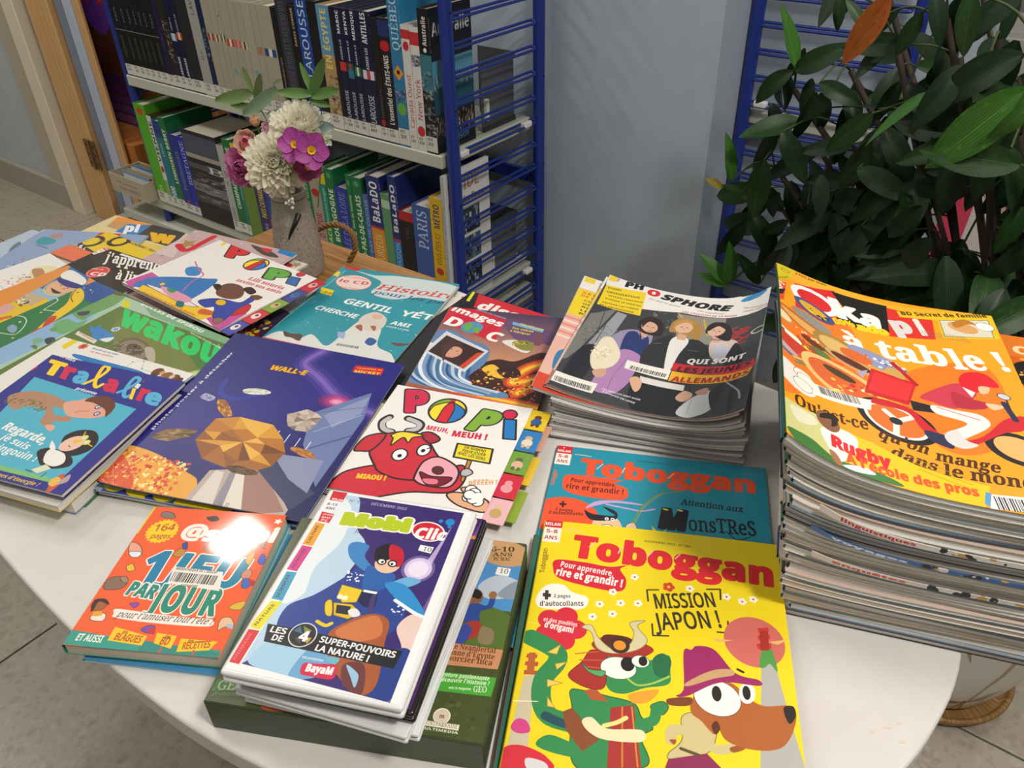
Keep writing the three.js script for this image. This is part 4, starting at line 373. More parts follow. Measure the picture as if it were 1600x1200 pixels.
  S([45.2, 116.8, 52.8, 113.7, 60.1, 125.8, 73.1, 134.9, 84.9, 127.6, 87.4, 116, 83.9, 107, 96.3, 103.1, 90.3, 109.8, 98.5, 121.8, 91.2, 132.1, 73.3, 138.4, 59.3, 135.2, 53.5, 121.2], '#d8cda0', '#8a7f50', 0.6); E(76.9, 130.1, 8, 7.5, '#3a2a1a'); E(76.9, 130.1, 5, 4.6, '#e9932a');
  E(77.1, 151.1, 14, 10, '#f4f2ea', 0, '#1f5a34', 0.5); E(84.1, 146.5, 5.4, 6.5, '#141414'); E(93.9, 142.7, 7, 5.6, '#f4f2ea', 0, '#1f5a34', 0.5); E(95.8, 142.1, 3.4, 4.4, '#141414'); L([84.3, 159.4, 92.6, 164, 104.1, 160.6, 116.4, 152.8], '#a8c848', 1.6); S([85.8, 174.2, 92.8, 169.8, 108.6, 165.7, 101.7, 176.6, 90.4, 179.9], '#eda22a'); S([48.4, 149.4, 55, 155.4, 67, 155.3, 64.4, 160.8, 53.7, 157.3], '#57a86a', o, 0.5);
  // the long-nosed detective in a hat
  S([125.8, 185.5, 137.1, 180.6, 149.4, 188, 150.4, 196.9, 143.3, 211.2, 119.1, 219.3, 116.4, 215.4, 125.8, 203.7], '#cfc08a', '#7a6a3a', 0.6); L([128.6, 195.8, 118.9, 197.3, 118.3, 204.9], '#cfc08a', 8); L([140.8, 202.8, 151.4, 207, 160.9, 204.1], '#cfc08a', 7); S([159.6, 204.3, 167.8, 200.8, 170.3, 203.3, 162.1, 207.5], '#9c5422'); S([117, 205.1, 121.7, 204.3, 120.4, 208.2], '#9c5422'); P([116.4, 219.7, 143.3, 211.2, 153.5, 220.9, 113.9, 227.2], '#8c1f52'); L([125.1, 210.4, 137.9, 213.5], '#5a4a2a', 2.4);
  S([133, 171.7, 141.8, 155.6, 162.1, 150.7, 175.7, 161.8, 186.6, 166.5, 206.3, 163.5, 208.4, 175.7, 197.4, 196.9, 177, 203, 157.1, 198.8, 150.9, 184.7, 149.1, 195.6, 139.7, 186.4, 132.9, 181.2], '#b06026'); S([150.9, 184.7, 153.4, 190.4, 149.8, 195.5, 147.3, 189.1], '#5a2a10'); S([200.5, 166, 207.7, 163.2, 208.9, 170.9, 203.4, 178], '#1c1210'); S([114.5, 173, 121.6, 170.2, 133, 168.5, 131.5, 175.1, 117.4, 177.3], '#7a3e1a');
  E(152.2, 165.5, 17.5, 15, '#f6f4ee', 0.15, '#6a3a16', 0.5); E(151.8, 161.9, 3.6, 6.6, '#1a1210'); E(174.6, 157.9, 6, 9, '#f6f4ee', 0.2); E(174.2, 157.5, 3, 6, '#1a1210'); L([144.2, 146.7, 149.5, 140.8], '#2a1812', 2.4); L([168.6, 137.8, 172.8, 139.7], '#2a1812', 2);
  S([121.6, 168.6, 127.3, 161.1, 127.4, 128.3, 133.5, 125.5, 138, 121.2, 151.5, 122.8, 166.9, 141.5, 184, 144.8, 183.6, 149.9, 154.9, 151.9, 130.2, 167.3], '#9c1f62'); S([129.5, 155.8, 147.9, 142.7, 162.7, 138.7, 165.4, 143.5, 150.6, 149.1, 130.9, 158.9], '#c8a070');
  S([-0.5, 229.4, 9.9, 224.9, 22.9, 227.2, 31.8, 231.6, 35.5, 239.5, -0.5, 245.2], '#d8253c'); S([2.2, 212.5, 5.3, 205.1, 12.6, 205.5, 16.6, 213.3, 8.5, 216.1], '#d8408a'); S([16.9, 233.9, 29.5, 234.8, 32.9, 239.9, 19.6, 242], '#d8d8d8');
  T('Toboggan', 7, 64, 6.1, 35.1, 4.4, '#8a6a10', { f: 's', fat: 0.3 }); L([0.7, 117.8, 8.8, 118.5], '#f8eca0', 0.5); L([0, 190.8, 18.8, 188.7], '#faf4d8', 0.8);
});
PRINT.tobb = print(214.8, 260, 5, (w, h) => {
  R(0, 0, w, h, '#1e93ac'); milan(-0.7, -1.4, 17, '5-8', 0); T('NOVEMBRE 2011 - N° 372', 84.2, 11.4, 126.7, 13.1, 2.6, '#1a5a6a');
  T('Toboggan', 28.5, 40.9, 205.3, 39.1, 24, '#f0552c', { fat: 2.1, st: '#d2401f', sw: 2.6 }); L([19.7, 11.7, 28.9, 11.7, 37.1, 12.5], '#f8c8b0', 1); L([45.1, 30.4, 50.2, 22], '#f8c8b0', 1.2); L([70.9, 31.9, 73.2, 24], '#f8c8b0', 1.2); L([117.6, 32.6, 123.1, 24.2], '#f8c8b0', 1.2);
  S([12.7, 55.4, 17, 44.4, 40.6, 43.2, 71.9, 43.5, 64.6, 49.2, 77.7, 55.5, 76.1, 71.1, 44.1, 74, 18.5, 68.8], '#f0552c'); T('Pour apprendre,', 20.3, 54.1, 67.1, 55, 6, '#4a1c10'); T('rire et grandir !', 16.9, 64.8, 75.2, 64.4, 7.6, '#4a1c10');
  E(21.5, 103.7, 33, 26, '#f0552c'); P([14.3, 86.7, 20.9, 86.4, 21.3, 88.8, 14.5, 89.4], '#33201a'); P([16.4, 83.6, 18.2, 83.3, 19.1, 91.9, 17.2, 92.2], '#33201a'); T('2 pages', 11.2, 97.6, 29, 96.6, 3.6, '#4a1c10'); T("d'autocollants", 5.5, 103.4, 39.3, 100, 4.4, '#4a1c10');
  S([40.3, 89.7, 48.5, 78.8, 66.9, 74.1, 89.5, 74.2, 93.4, 76.3, 67.2, 77.4, 50.9, 83.8], '#c8a4d8'); L([60, 80.8, 78.9, 82.9, 93.9, 84.2, 106.5, 79.3], '#c8a4d8', 2); L([85.5, 107.9, 93.6, 80.3, 109.2, 58.3, 129.6, 49.7], '#7a9a4a', 1.4); L([88, 104.9, 97.1, 76.9, 114.7, 54.6], '#a8a45a', 0.8);
  S([48.8, 114.4, 51, 101.1, 61.6, 96.6, 72.9, 99.8, 76.1, 114.6, 52.9, 118.8], '#e8c8a0'); S([39.7, 92.5, 48.6, 96.3, 68.9, 95.3, 62.8, 89.8, 56.6, 84.1, 70.2, 89.8, 69.3, 100.5, 47.6, 104.3], '#1f1a2a'); S([57.5, 110.3, 64.5, 107.8, 68.5, 110.9, 61.6, 114.7], '#f6f0e4', '#2a1a14', 0.6); E(62, 100.5, 2, 2, '#fff'); E(67.5, 100.3, 2, 2, '#fff'); E(62, 100.7, 0.8, 0.8, '#111'); E(67.5, 100.3, 0.8, 0.8, '#111'); S([80.8, 106.2, 87.7, 101.1, 91, 109.4, 83.2, 113.4], '#e8c8a0', '#4a2a1a', 0.5);
  for (const a of [[101.2, 115.1, 97.2, 108.3, 106.5, 113], [106.5, 114.2, 105, 101.8, 111.7, 110.8], [111.8, 113.2, 118.6, 104.5, 117.1, 112.3]]) P(a, '#d8c85a');
  T('Attention aux', 131.1, 68.2, 190.4, 68.9, 8, '#17181c', { f: 't', sk: 0.1, fat: 0.5 }); Q('M', 109.9, 102.5, 137.3, 102.7, 112.3, 76.9, '#131418', { fat: 5 }); E(116.8, 77.8, 3, 1.2, '#e8d84a', 0.2); E(130.7, 76.9, 3, 1.2, '#e8d84a', 0.2); T('onsTReS', 139.1, 102.1, 202.4, 98.3, 19, '#17181c', { f: 't', fat: 0.9 }); L([173.6, 97.2, 183.9, 106.5, 196.2, 100.6], '#17181c', 1);
  T('Toboggan', 5, 63.1, 4.7, 39, 4, '#e06a4a', { f: 's', fat: 0.4 }); flecks(12, 141.8, 107.9, 40, 12, ['#d8ecee'], 0.5, 0.9, 141);
});
PRINT.phos = print(205, 270, 5, (w, h) => {
  R(0, 0, w, h, '#3b3d40'); P([-5.7, -8.4, 208, 0.3, 211.5, 66.6, 173.4, 55.7, 104.8, 47.7, 54.1, 59.7, 7, 56.3], '#eeece8');
  P([30.6, 82.6, 15.8, 176.7, 33.9, 186.6, 43.1, 83.2], '#9aa0a8'); P([2.4, 108.2, 28.8, 75.3, 11.2, 187.5, 4, 214.5, -2.1, 219.4], '#7a7a76'); flecks(200, 6.1, 121.6, 40, 70, ['#5a5b58', '#8d8b84', '#6d6b66'], 0.5, 1.6, 151); L([16.7, 92.5, 20, 135.2, 24.8, 115.8, 23.8, 163.6], '#3a3c48', 0.9); for (let i = 0; i < 26; i++) { const r = rng(300 + i), x = w * (0.33 + r() * 0.28), y = h * (0.2 + r() * 0.2); L([x, y, x + r() * 9 - 4, y + r() * 9 - 3, x + r() * 12 - 6, y + r() * 10 - 5], ['#c8c4b8', '#8a8c90', '#1c1e22'][i % 3], 0.5); }
  P([101.4, 51.1, 160.4, 54.5, 165.7, 122.1, 109.1, 113.7], '#8f8d82'); L([101.4, 51.1, 115.1, 71.9, 106.2, 66.3], '#d8b03a', 1.6); L([134.4, 59.2, 144.3, 98.4], '#d8b03a', 2); P([160.4, 54.5, 208.9, 53.8, 214.5, 162.2, 189.8, 153.8, 169.3, 122.9], '#3c4140'); for (let i = 0; i < 8; i++) L([w * (0.77 + (i % 4) * 0.055), h * (0.29 + i * 0.016), w * (0.8 + (i % 3) * 0.06), h * (0.33 + i * 0.018), w * (0.86 + (i % 2) * 0.06), h * (0.3 + i * 0.022)], '#b3282c', 2.6); E(200.8, 105.6, 7, 6, null, 0, '#c8c8c8', 2);
  S([8.2, 252.2, 11.2, 187.5, 25.5, 169.9, 32.4, 208.8, 28, 245.3], '#22242a');
  // three friends leaning on a wall
  S([37.9, 146.9, 44.8, 123.2, 58, 111.9, 66.7, 115.4, 66.1, 146.7, 51.4, 165.5], '#9a8fae'); S([70.9, 121.2, 81, 108.7, 83.5, 138.7, 75.5, 145.9], '#9a8fae'); S([52.3, 153.8, 52.6, 122.8, 62.7, 115.4, 71.6, 128.7, 77.5, 120.1, 82.5, 142.9, 77, 169.2, 57.2, 166], '#23336e'); S([55.9, 136.6, 66.1, 146.7, 76.8, 160.2], '#2f4388'); P([65.9, 111.8, 75.6, 111.2, 76.2, 122.7, 70.5, 123.4], '#d8a890');
  S([65.9, 111.8, 59.6, 94.8, 63.6, 79.4, 75.3, 72.4, 86.9, 79.9, 92.9, 101.8, 89.7, 113, 78.6, 115.7], '#2a1a18'); E(74.6, 97.6, 10, 13, '#dcae96', -0.2); S([66.5, 101.5, 64.6, 88.1, 74.3, 77.1, 83.6, 83.3, 72, 85.3, 68.4, 94.4], '#2a1a18'); E(72.1, 96.7, 1.3, 0.8, '#2a1a14'); E(78.9, 96.9, 1.3, 0.8, '#2a1a14'); L([75.4, 97.2, 75.8, 103.1], '#b8846e', 0.6); L([75.5, 107.2, 79.8, 106.9], '#a8404a', 1);
  S([53.1, 164.6, 77.9, 165.2, 79.8, 197.9, 77.3, 225.8, 67.1, 249.8, 46.7, 253.8, 40.5, 234.5], '#b184b8'); L([65.4, 176.4, 59.8, 214.1, 59.3, 247.2], '#9a6ea4', 1.2); S([25.8, 191.7, 27.2, 168.8, 29.5, 148.4, 40, 143.7, 54.7, 167.4, 57, 187.8, 50.2, 205.4, 35.3, 215.7], '#e8dfc4'); flecks(90, 25, 164.6, 22, 28, ['#d8cba8', '#f4eeda'], 0.8, 1.8, 153); S([36.1, 218.6, 47.4, 208.7, 50.9, 218.7, 46.9, 227.6, 40.5, 227.9], '#d0a48e');
  S([79, 170.1, 81.7, 139.4, 94, 115.2, 106.3, 108.8, 106.6, 159.4, 108.4, 186.9, 86.8, 188], '#25272a'); S([122.4, 113.8, 136.9, 110.8, 152.6, 135.8, 156.4, 178.1, 139.1, 209.3, 115.7, 177.7, 118, 141.3], '#25272a'); S([79.6, 204.8, 83.9, 175.1, 95.5, 177.6, 92.3, 213, 80, 214.7], '#2b2d30'); S([119.1, 176.8, 139.7, 202.7, 146.8, 224.3, 136.3, 222.6, 122.3, 203], '#2b2d30');
  S([104.4, 119.1, 109.9, 107.6, 121.4, 108.2, 125.2, 118.8, 119.3, 148.3, 116.3, 181, 109.8, 184.7, 105.5, 148.8], '#e8e6e4'); L([87, 132.6, 95.6, 128], '#8a8c90', 0.7); L([128, 135.1, 140.9, 135.8], '#8a8c90', 0.7); P([110, 97.7, 120.7, 98.6, 120.6, 114.2, 110.5, 113.2], '#d8a888');
  S([98.7, 97.6, 98.9, 75.1, 108.3, 61.5, 123.2, 62.3, 135.1, 75.6, 137.8, 99.1, 132.1, 109.7, 122.3, 102.1, 106.3, 98.9], '#b08440'); E(114.3, 84.4, 10.5, 14, '#e2b698', 0.1); S([102.7, 90.1, 103.3, 72.3, 115.4, 62.7, 126, 73.2, 114.9, 71.1, 106.5, 78.7], '#c0944c'); E(111.2, 83.3, 1.3, 0.8, '#2a1a14'); E(118, 83.3, 1.3, 0.8, '#2a1a14'); L([114.7, 84.3, 115.2, 91.4], '#b8846e', 0.6); L([114.3, 97.2, 118.5, 96.8], '#b0605a', 1);
  S([151.7, 135.8, 150.8, 111.6, 163.4, 104.8, 179.8, 117.3, 181.9, 142.1, 173.2, 152.9, 159.7, 154], '#d6c4bc'); S([155.3, 135.8, 158.5, 121.2, 169.6, 124.8, 175.8, 146.6, 163.7, 157.9], '#c9c9da'); S([174.4, 135.4, 180.3, 121.2, 190.6, 154.4, 188.8, 180.5, 171.6, 166.4], '#1d1e22'); P([149.8, 98.1, 159.2, 100.4, 161.1, 113.9, 152.9, 113.5], '#d8a890'); L([151, 106.6, 160.8, 109.4], '#1d1a1c', 1.2);
  S([141.2, 90.8, 142.2, 72.7, 150.5, 64.1, 163.3, 69.3, 171, 87.1, 172.1, 110.6, 164.2, 110.6, 151.6, 98.1], '#231a1c'); E(153.1, 86.3, 10, 13, '#e0b6a0', 0.1); S([144, 86.6, 144.8, 70.4, 156.7, 68.4, 163.3, 83.3, 153.8, 74.4], '#231a1c'); E(150.2, 84.7, 1.3, 0.8, '#2a1a14'); E(156.5, 87.3, 1.3, 0.8, '#2a1a14'); L([153.2, 86.3, 153.5, 92.3], '#b8846e', 0.6); L([152.7, 98.1, 156.6, 99.4], '#a04a4a', 1);
  S([83.1, 220, 102.9, 212.3, 133.5, 216.8, 139.5, 267.8, 103.2, 277.6, 84.2, 254.7], '#191a1f'); P([86.9, 205.1, 137.4, 209.6, 137.7, 220.8, 89.7, 217.3], '#dfdcd8'); S([77.6, 215.8, 83.9, 208, 91, 215.1, 91.9, 231.1, 86.9, 236.3], '#dcae90'); for (const d of [0, 1, 2]) L([w * (0.2775 + d * 0.012), h * 0.79, w * (0.28 + d * 0.012), h * 0.82], '#b8846e', 0.5); S([131.7, 234.6, 138.5, 220.7, 148.3, 225.7, 145.6, 236.9, 138, 241.7], '#dcae90');
  S([137.1, 259.3, 144.4, 240.1, 155.3, 225.4, 170.6, 218.8, 172.2, 252.6, 154.3, 269, 141.1, 267.5], '#d4d8dc'); L([148.8, 236.6, 148.5, 263.6], '#aeb6be', 1); S([165.6, 218, 189.6, 207.2, 205.5, 233.4, 191.7, 263, 174.6, 263.3], '#2b2d31'); L([180, 205.6, 193.5, 228.6, 197, 246.2], '#a8a8a8', 2); S([150.4, 220.9, 161.6, 212.9, 163.3, 224.1, 155.5, 226.9], '#c99a86');
  P([1.8, 28.4, 52.6, 15.4, 58, 76.9, 3.3, 81.7], '#f2d41c'); T('ÉTUDES', 6.1, 36.4, 23, 30.9, 4.6, '#4a3c10'); T('ORIENTATION', 6.6, 46.6, 48.6, 35.2, 4.6, '#4a3c10'); T('DEVENIR CHERCHEUR', 10.5, 53.4, 53.9, 44.8, 3.4, '#4a3c10', { sk: 0.2 }); T('ÉTUDIER LE THÉÂTRE', 8.8, 62.9, 54, 54.5, 3.4, '#4a3c10', { sk: 0.2 }); T('DÉJOUER LES PIÈGES', 7.5, 73.8, 53.1, 64.5, 3.4, '#4a3c10', { sk: 0.2 }); T("DE L'ORTHOGRAPHE", 6.4, 81.3, 49.2, 74.5, 3.4, '#4a3c10', { sk: 0.2 });
  T('PH', 22.6, 16.2, 47.8, 11.2, 14, '#141414', { fat: 1.8, sk: 0.18 }); T('O', 53.5, 19.5, 70.7, 18.8, 15, '#d8202c', { fat: 2 }); T('SPHORE', 71.9, 21.4, 160.8, 35.5, 14.5, '#141414', { fat: 1.8, sk: 0.18 }); T('PHOSPHORE', 13.7, 11.1, 15, -19.5, 3.4, '#8a3a2a', { f: 'b' }); R(1, 0.5, 9, 14, '#f2d41c');
  T('On fait le point', 57.9, 29.9, 100.4, 34.9, 3.4, '#3a3a3a', { f: 't', sk: 0.3 }); T('On explore', 121.2, 38.5, 155.3, 44.7, 3.6, '#3a3a3a', { f: 't', sk: 0.3 }); T('LES COULISSES DE LA MODE', 104.9, 46.4, 172.1, 52.3, 4, '#c02c50'); E(186.6, 7.4, 15, 7.5, '#2f8fd0', -0.35); T('Vivez vos', 176.5, 2.4, 194.7, 2.9, 3, '#164a7a', { f: 't' }); T('métiers', 179.7, 14.7, 194.9, 15.1, 3, '#164a7a', { f: 't' }); T('Une rencontre avec', 177.3, 34.2, 207.7, 48.4, 3, '#3a3a3a'); T('JASON CRÉATEUR', 178.4, 44.1, 208, 52.3, 3.4, '#c02c50');
  T('QUI SONT', 130.3, 164.2, 192.1, 161.1, 10.5, '#f4f2ee', { sk: 0.15, fat: 0.7 }); P([117.1, 166.1, 202.5, 172.2, 205.2, 186.2, 203.4, 190, 117.5, 182.4], '#d0202e'); T('LES JEUNES', 122, 182.9, 200.5, 182.8, 10, '#3c1014', { sk: 0.15, fat: 0.7 }); P([118.6, 183.8, 203.4, 190, 199.7, 203.9, 143.6, 205.4, 118.1, 204.2], '#f0b81c'); T('ALLEMANDS', 120.7, 204.1, 200.2, 201.1, 10, '#b8281c', { sk: 0.15, fat: 0.7 });
  P([66.2, 179.6, 117.5, 182.4, 117, 202.9, 66.7, 197], '#efece4'); code(72.4, 196, 113.5, 198.9, 7.5, 155, null, 44); P([0.7, 243, 47.6, 240.4, 46.7, 260.1, 0.6, 262.9], '#efece4'); code(3.5, 260.6, 44, 256.9, 9, 157, null, 50); T('CES ARTICLES SONT AUSSI', 54.2, 248.2, 97.3, 251.1, 3, '#e0d8e4'); T('À ÉCOUTER EN LIGNE', 55.3, 252.4, 93, 258.9, 3, '#e0d8e4');
});
PRINT.phos2 = print(205, 270, 4, (w, h) => {
  R(0, 0, w, h, '#e9b6a8'); R(0, 0, w, 34, '#eeece8'); R(2, 1, 14, 14, '#f2d41c'); T('PHOSPHORE', 34, 30, 195, 30, 17, '#141414', { fat: 2, sk: 0.18 }); T('PHOSPHORE', 26, 30, 26, 6, 3.6, '#8a3a2a'); R(0, 36, 70, 68, '#f2d41c'); ['SEMAINE', 'DE LA PRESSE'].forEach((s, i) => T(s, 6, 46 + i * 8, 62, 46 + i * 8, 5.5, '#c8641c')); ['CHERCHEUR', 'OU INTERNE', 'REPENTIR', 'LES FAITS', 'BOOSTER'].forEach((s, i) => T(s, 12, 64 + i * 8.4, 60, 64 + i * 8.4, 4.6, '#4a3c10', { sk: 0.2 }));
  for (let i = 0; i < 6; i++) R(0, 110 + i * 9, w, 4, ['#e88a7a', '#f0dcd4'][i % 2]); S([20, 150, 60, 130, 70, 190, 30, 230], '#e8dfd0'); S([10, 190, 30, 180, 36, 220, 14, 230], '#2f7fb0'); R(0, 240, w, 30, '#d8482c');
});
PRINT.okapi = print(200, 275, 5, (w, h) => {
  R(0, 0, w, h, '#f0a01a'); S([-10.2, 126.1, 42.1, 49.7, 65.3, 68.8, 72.6, 114, 76.8, 151.6, 32.7, 190.1, -4.8, 223.3], '#ec7a20'); S([107.5, 123.3, 167.2, 88.5, 183.3, 124, 170.3, 193.1, 129.5, 220.9, 98.8, 184.8], '#ee7a1c'); P([2.4, -0.9, 46.1, -7.4, 105.2, 8.2, 123.7, 7.3, 230.4, -10.1, 225, 12.5, 106.8, 20.2, 11, 25.9], '#f2b02a');
  P([1.6, -1.6, 17.6, -5.4, 13.6, 24.4, -2.3, 46.6], '#d8c41e'); T('bayard', 0.4, 41.2, 11.9, 23.9, 3, '#7a6a10'); E(8.4, 10.9, 4, 3.4, null, 0, '#7a6a10', 0.8); P([-1.7, 53.1, 7.9, 39.7, 3.8, 81.3, -5.4, 93.5], '#e04a2a'); T('OKAPI', -3.7, 90.5, 6.5, 45.4, 6, '#f6ece4'); P([-4.4, 73.7, 6.4, 56.1, 3.4, 70.8, -5.1, 81.7], '#1c1a1c');
  T('2 fois par mois', 18.2, 7.9, 48.8, 5.3, 5, '#4a300c', { sk: 0.15 });
  P([16.6, 29.8, 56.3, 9.2, 61.3, 44.4, 46.9, 70.1, 15.2, 78], '#d9252c'); P([52.8, 11.8, 104.8, 11.6, 101.6, 61.4, 71.3, 68, 53.7, 61.9, 64.6, 42.2], '#1a1718'); P([104.4, 14.9, 144.4, 18.9, 141.7, 58.1, 100.9, 67.5], '#d9302a');
  E(34.4, 46.7, 19.5, 17, null, 0.35, '#f4f2f0', 6.4); T('k', 53.7, 58.3, 78.6, 55, 30, '#f4f2f0', { fat: 3.4, sk: -0.1 }); T('a', 76.1, 57.9, 96.2, 58.1, 27, '#f4f2f0', { fat: 3.4 }); T('p', 105.8, 57.4, 124.6, 53, 24, '#d8d4d2', { fat: 3.4 }); T('i', 129.5, 53.6, 136.9, 52.2, 25, '#e4e0de', { fat: 3 });
  T('100%', 46.6, 74.7, 71.5, 66.4, 9, '#f2d21c', { fat: 0.6 }); T('ado', 72.6, 70.1, 101.1, 66, 11, '#f2d21c', { fat: 2 });
  P([113.2, 17.6, 199.8, 0.4, 198.8, 41.6, 148.1, 53.8, 149.1, 22.1, 114.9, 27.8], '#f0c01e'); T('BD Secret de famille', 117, 23, 196.1, 4.4, 6.5, '#4a340c', { fat: 0.4 }); P([150.6, 21.6, 195.1, 9.3, 193.5, 40.6, 150.9, 49.5], '#d8d4c0', '#3a3a34', 0.5); for (let i = 0; i < 16; i++) L([w * (0.655 + i * 0.012), h * 0.165, w * (0.67 + i * 0.012), h * 0.2], '#6a6a60', 0.5); E(169.5, 29.6, 13, 9, '#d8a060', 0.3); S([161.3, 22.9, 173.2, 13.5, 182.1, 20.2, 174.5, 22.3, 164.2, 31.1], '#b87a2a'); E(189.4, 22.8, 8, 7, '#f4f2ea', 0, '#3a3a34', 0.4);
  T('à tab', 56.5, 109.4, 147, 99.6, 28, '#f6f2ec', { f: 'tb', fat: 1.6 }); T('le !', 150, 101.7, 198.7, 93.1, 29, '#f6f2ec', { f: 'tb', fat: 1.6 });
  // dishes of the world along the left side
  E(-0.3, 110.5, 12, 9, '#c98a4a', 0.4); E(1.3, 109.4, 9, 6.5, '#f0d8a8', 0.4); E(33.1, 67.2, 20, 11, '#3f4f8f', 0.45); E(32.4, 66.4, 14, 7.5, '#d8a82a', 0.45); flecks(16, 25.3, 66.1, 24, 12, ['#2a2a3a', '#e8c82a', '#7a4a2a'], 1, 2.4, 161); E(29.5, 88.5, 19, 8, '#8f8f86', 0.4); E(27.9, 104.5, 34, 9, '#b8622c', 0.35); E(27.1, 104.7, 28, 6, '#e0a858', 0.35); flecks(24, 13.6, 115, 42, 9, ['#8a3a1c', '#f0d8a8', '#c8402a'], 1, 2.4, 163); E(0.5, 138.6, 15, 8, '#e8e0d8', 0.5); E(0.5, 138.6, 11, 5.5, '#7a5a3a', 0.5); E(10.4, 136.7, 8, 4.5, '#f4efe4', 0.3); E(2.9, 157.2, 17, 9, '#6a6a98', 0.5); E(2.9, 156.4, 12, 6, '#c8a8a8', 0.5);
  L([12.2, 148.8, 19.5, 149.1, 22.3, 137.1], '#efcf2a', 5); E(28.9, 125.2, 11, 4.5, '#6a2f1c', 0.3); E(52.5, 113.5, 24, 15, '#a8823a', 0.4); E(51.1, 113.2, 17, 10, '#d8b46a', 0.4); E(34.1, 137.3, 10, 7, '#5a7a3a', 0.4); E(45.7, 126.4, 8, 6, '#4a6a2a', 0.4); E(26.5, 154.4, 44, 10, '#c8402a', 0.35); L([10, 166.5, 27.8, 156.9, 52.6, 146.6], '#e8b83a', 3); L([11.2, 172.3, 26, 163.5, 46.4, 153.5], '#6a8a3a', 2.4); L([14.7, 158.4, 38.8, 142.1, 53.3, 138.7], '#e2502c', 3); E(61.7, 130.7, 24, 8, '#caa06a', 0.35); E(61.1, 130.1, 18, 5, '#5a2a1c', 0.35); E(83.8, 114.7, 26, 11, '#8f96b8', 0.45); flecks(40, 74.2, 111.8, 34, 14, ['#d8dcec', '#5a6a9a', '#e8e8ee'], 0.8, 2, 165); E(66.5, 117.5, 14, 8, '#d8682a', 0.3);
  E(6.7, 194.3, 22, 14, '#e8e4e0', 0.55); for (const d of [0, 1, 2, 3]) L([w * (0.075 + d * 0.022), h * (0.47 + d * 0.006), w * (0.1 + d * 0.022), h * (0.5 + d * 0.006)], '#a83a34', 2); E(17, 185.8, 8, 7, '#f0ece0', 0.3, '#8a8a80', 0.6); E(19.6, 189.9, 8, 7, '#f0ece0', 0.3, '#8a8a80', 0.6); E(16.3, 199, 8, 7, '#f0ece0', 0.3, '#8a8a80', 0.6); E(51.7, 165.3, 37, 22, '#e8c078', 0.42); E(51, 165, 30, 17, '#d8642c', 0.42); flecks(34, 40, 164.4, 42, 22, ['#f0c83a', '#c8302a', '#e88a3a', '#f4e8a8'], 1.4, 3.4, 167); E(49.1, 155.2, 14, 5, '#4a3a1a', 0.3); L([75.9, 109.6, 71.4, 125], '#d8642c', 2);
  // the delivery rider
  P([78, 129, 113.7, 135.6, 102.8, 170, 68.4, 167.9], '#c9222c'); P([80.3, 132.8, 110.5, 139.2, 102.3, 164.6, 71.6, 162.6], '#dd3236'); P([98.4, 109.2, 115.4, 137.4, 113, 140.7, 95.1, 113.2], '#b81c24'); P([64.2, 141.7, 74.8, 133.2, 69, 148.6], '#a8a4b8'); S([89.1, 128.6, 94.2, 120, 102.1, 123, 104.6, 134.3], '#c9a05a');
  E(89.7, 196.1, 31, 24, '#1d1b20', 0.4); E(89.4, 196.2, 25, 19, '#e8e6e4', 0.4); E(89.4, 196.2, 22, 16.5, '#d8722a', 0.4); for (const a of [[82.1, 185.6, 91, 195.5], [87.5, 212.6, 89.7, 196.1], [105.2, 184.5, 89.7, 196.1]]) L(a, '#e4e2e0', 5); E(89.4, 196.2, 5, 4.4, '#2a2830'); E(176.3, 202.5, 24, 19, '#1d1b20', 0.4); E(176.9, 202.3, 18, 14, '#e8b06a', 0.4);
  S([71, 180, 79.9, 171, 100.4, 173.2, 107.2, 179.3, 117.2, 194.9, 130, 204.9, 152.4, 194.1, 173.7, 167.2, 190.3, 158.6, 185.9, 176.7, 169.7, 185.1, 143.9, 206.6, 125.4, 210.4, 109, 199.9, 99.4, 180.2], '#c9222c'); P([104.5, 162.6, 124.8, 164.2, 125.9, 172.7, 105.2, 175.7], '#221f26'); S([110.3, 199.4, 127, 201.9, 128.1, 215.5, 113.4, 210.5], '#2a3050');
  S([113.5, 154.6, 129.2, 137.4, 147.2, 124.5, 158.9, 130.6, 158.3, 140.2, 140.4, 161.4, 121.9, 158.4], '#c83a4e'); S([140.7, 138.4, 153.8, 143.8, 165.7, 147.3, 161.3, 156.4, 140.8, 159.1], '#b42c42'); S([164.4, 147.7, 174.5, 147.2, 177.6, 149.7, 169, 155.4], '#e8c4a0'); S([121.1, 163.2, 140, 163.8, 157, 165.3, 162, 176.8, 146.5, 193.8, 132.5, 204.1, 125.1, 198.4, 144.4, 179.8, 123.2, 173.6], '#e8e4e2'); S([125.1, 198.4, 134.9, 191.1, 140.1, 201.8, 147.7, 205.5, 135.6, 213.1, 125.8, 208.3], '#d8d4d4'); L([124.8, 164.2, 155.6, 172.2], '#c23a44', 0.8);
  S([149.5, 118.9, 155.6, 107.2, 167.1, 102.6, 175.5, 106.6, 180.1, 121.2, 165.4, 124, 162.3, 133.2, 151.2, 130.5], '#d81f2c'); S([164, 124.4, 172, 123.4, 169.4, 132.4, 163.4, 134.1], '#e8bc98'); P([150.3, 128.3, 159.6, 134, 155.4, 142.2], '#efe9e4'); L([179, 143.7, 182.7, 164.8], '#2a2f48', 5); L([181.9, 136.1, 182.1, 151.9], '#2a2830', 1.4); E(180.9, 134, 5, 4, '#c8ccd0', 0.4, '#2a2830', 0.7);
  P([26, 187, 72.7, 176.9, 71.1, 191, 23.7, 202.6], '#f0ede6'); code(31.2, 195.8, 63.9, 188, 9, 169, null, 44);
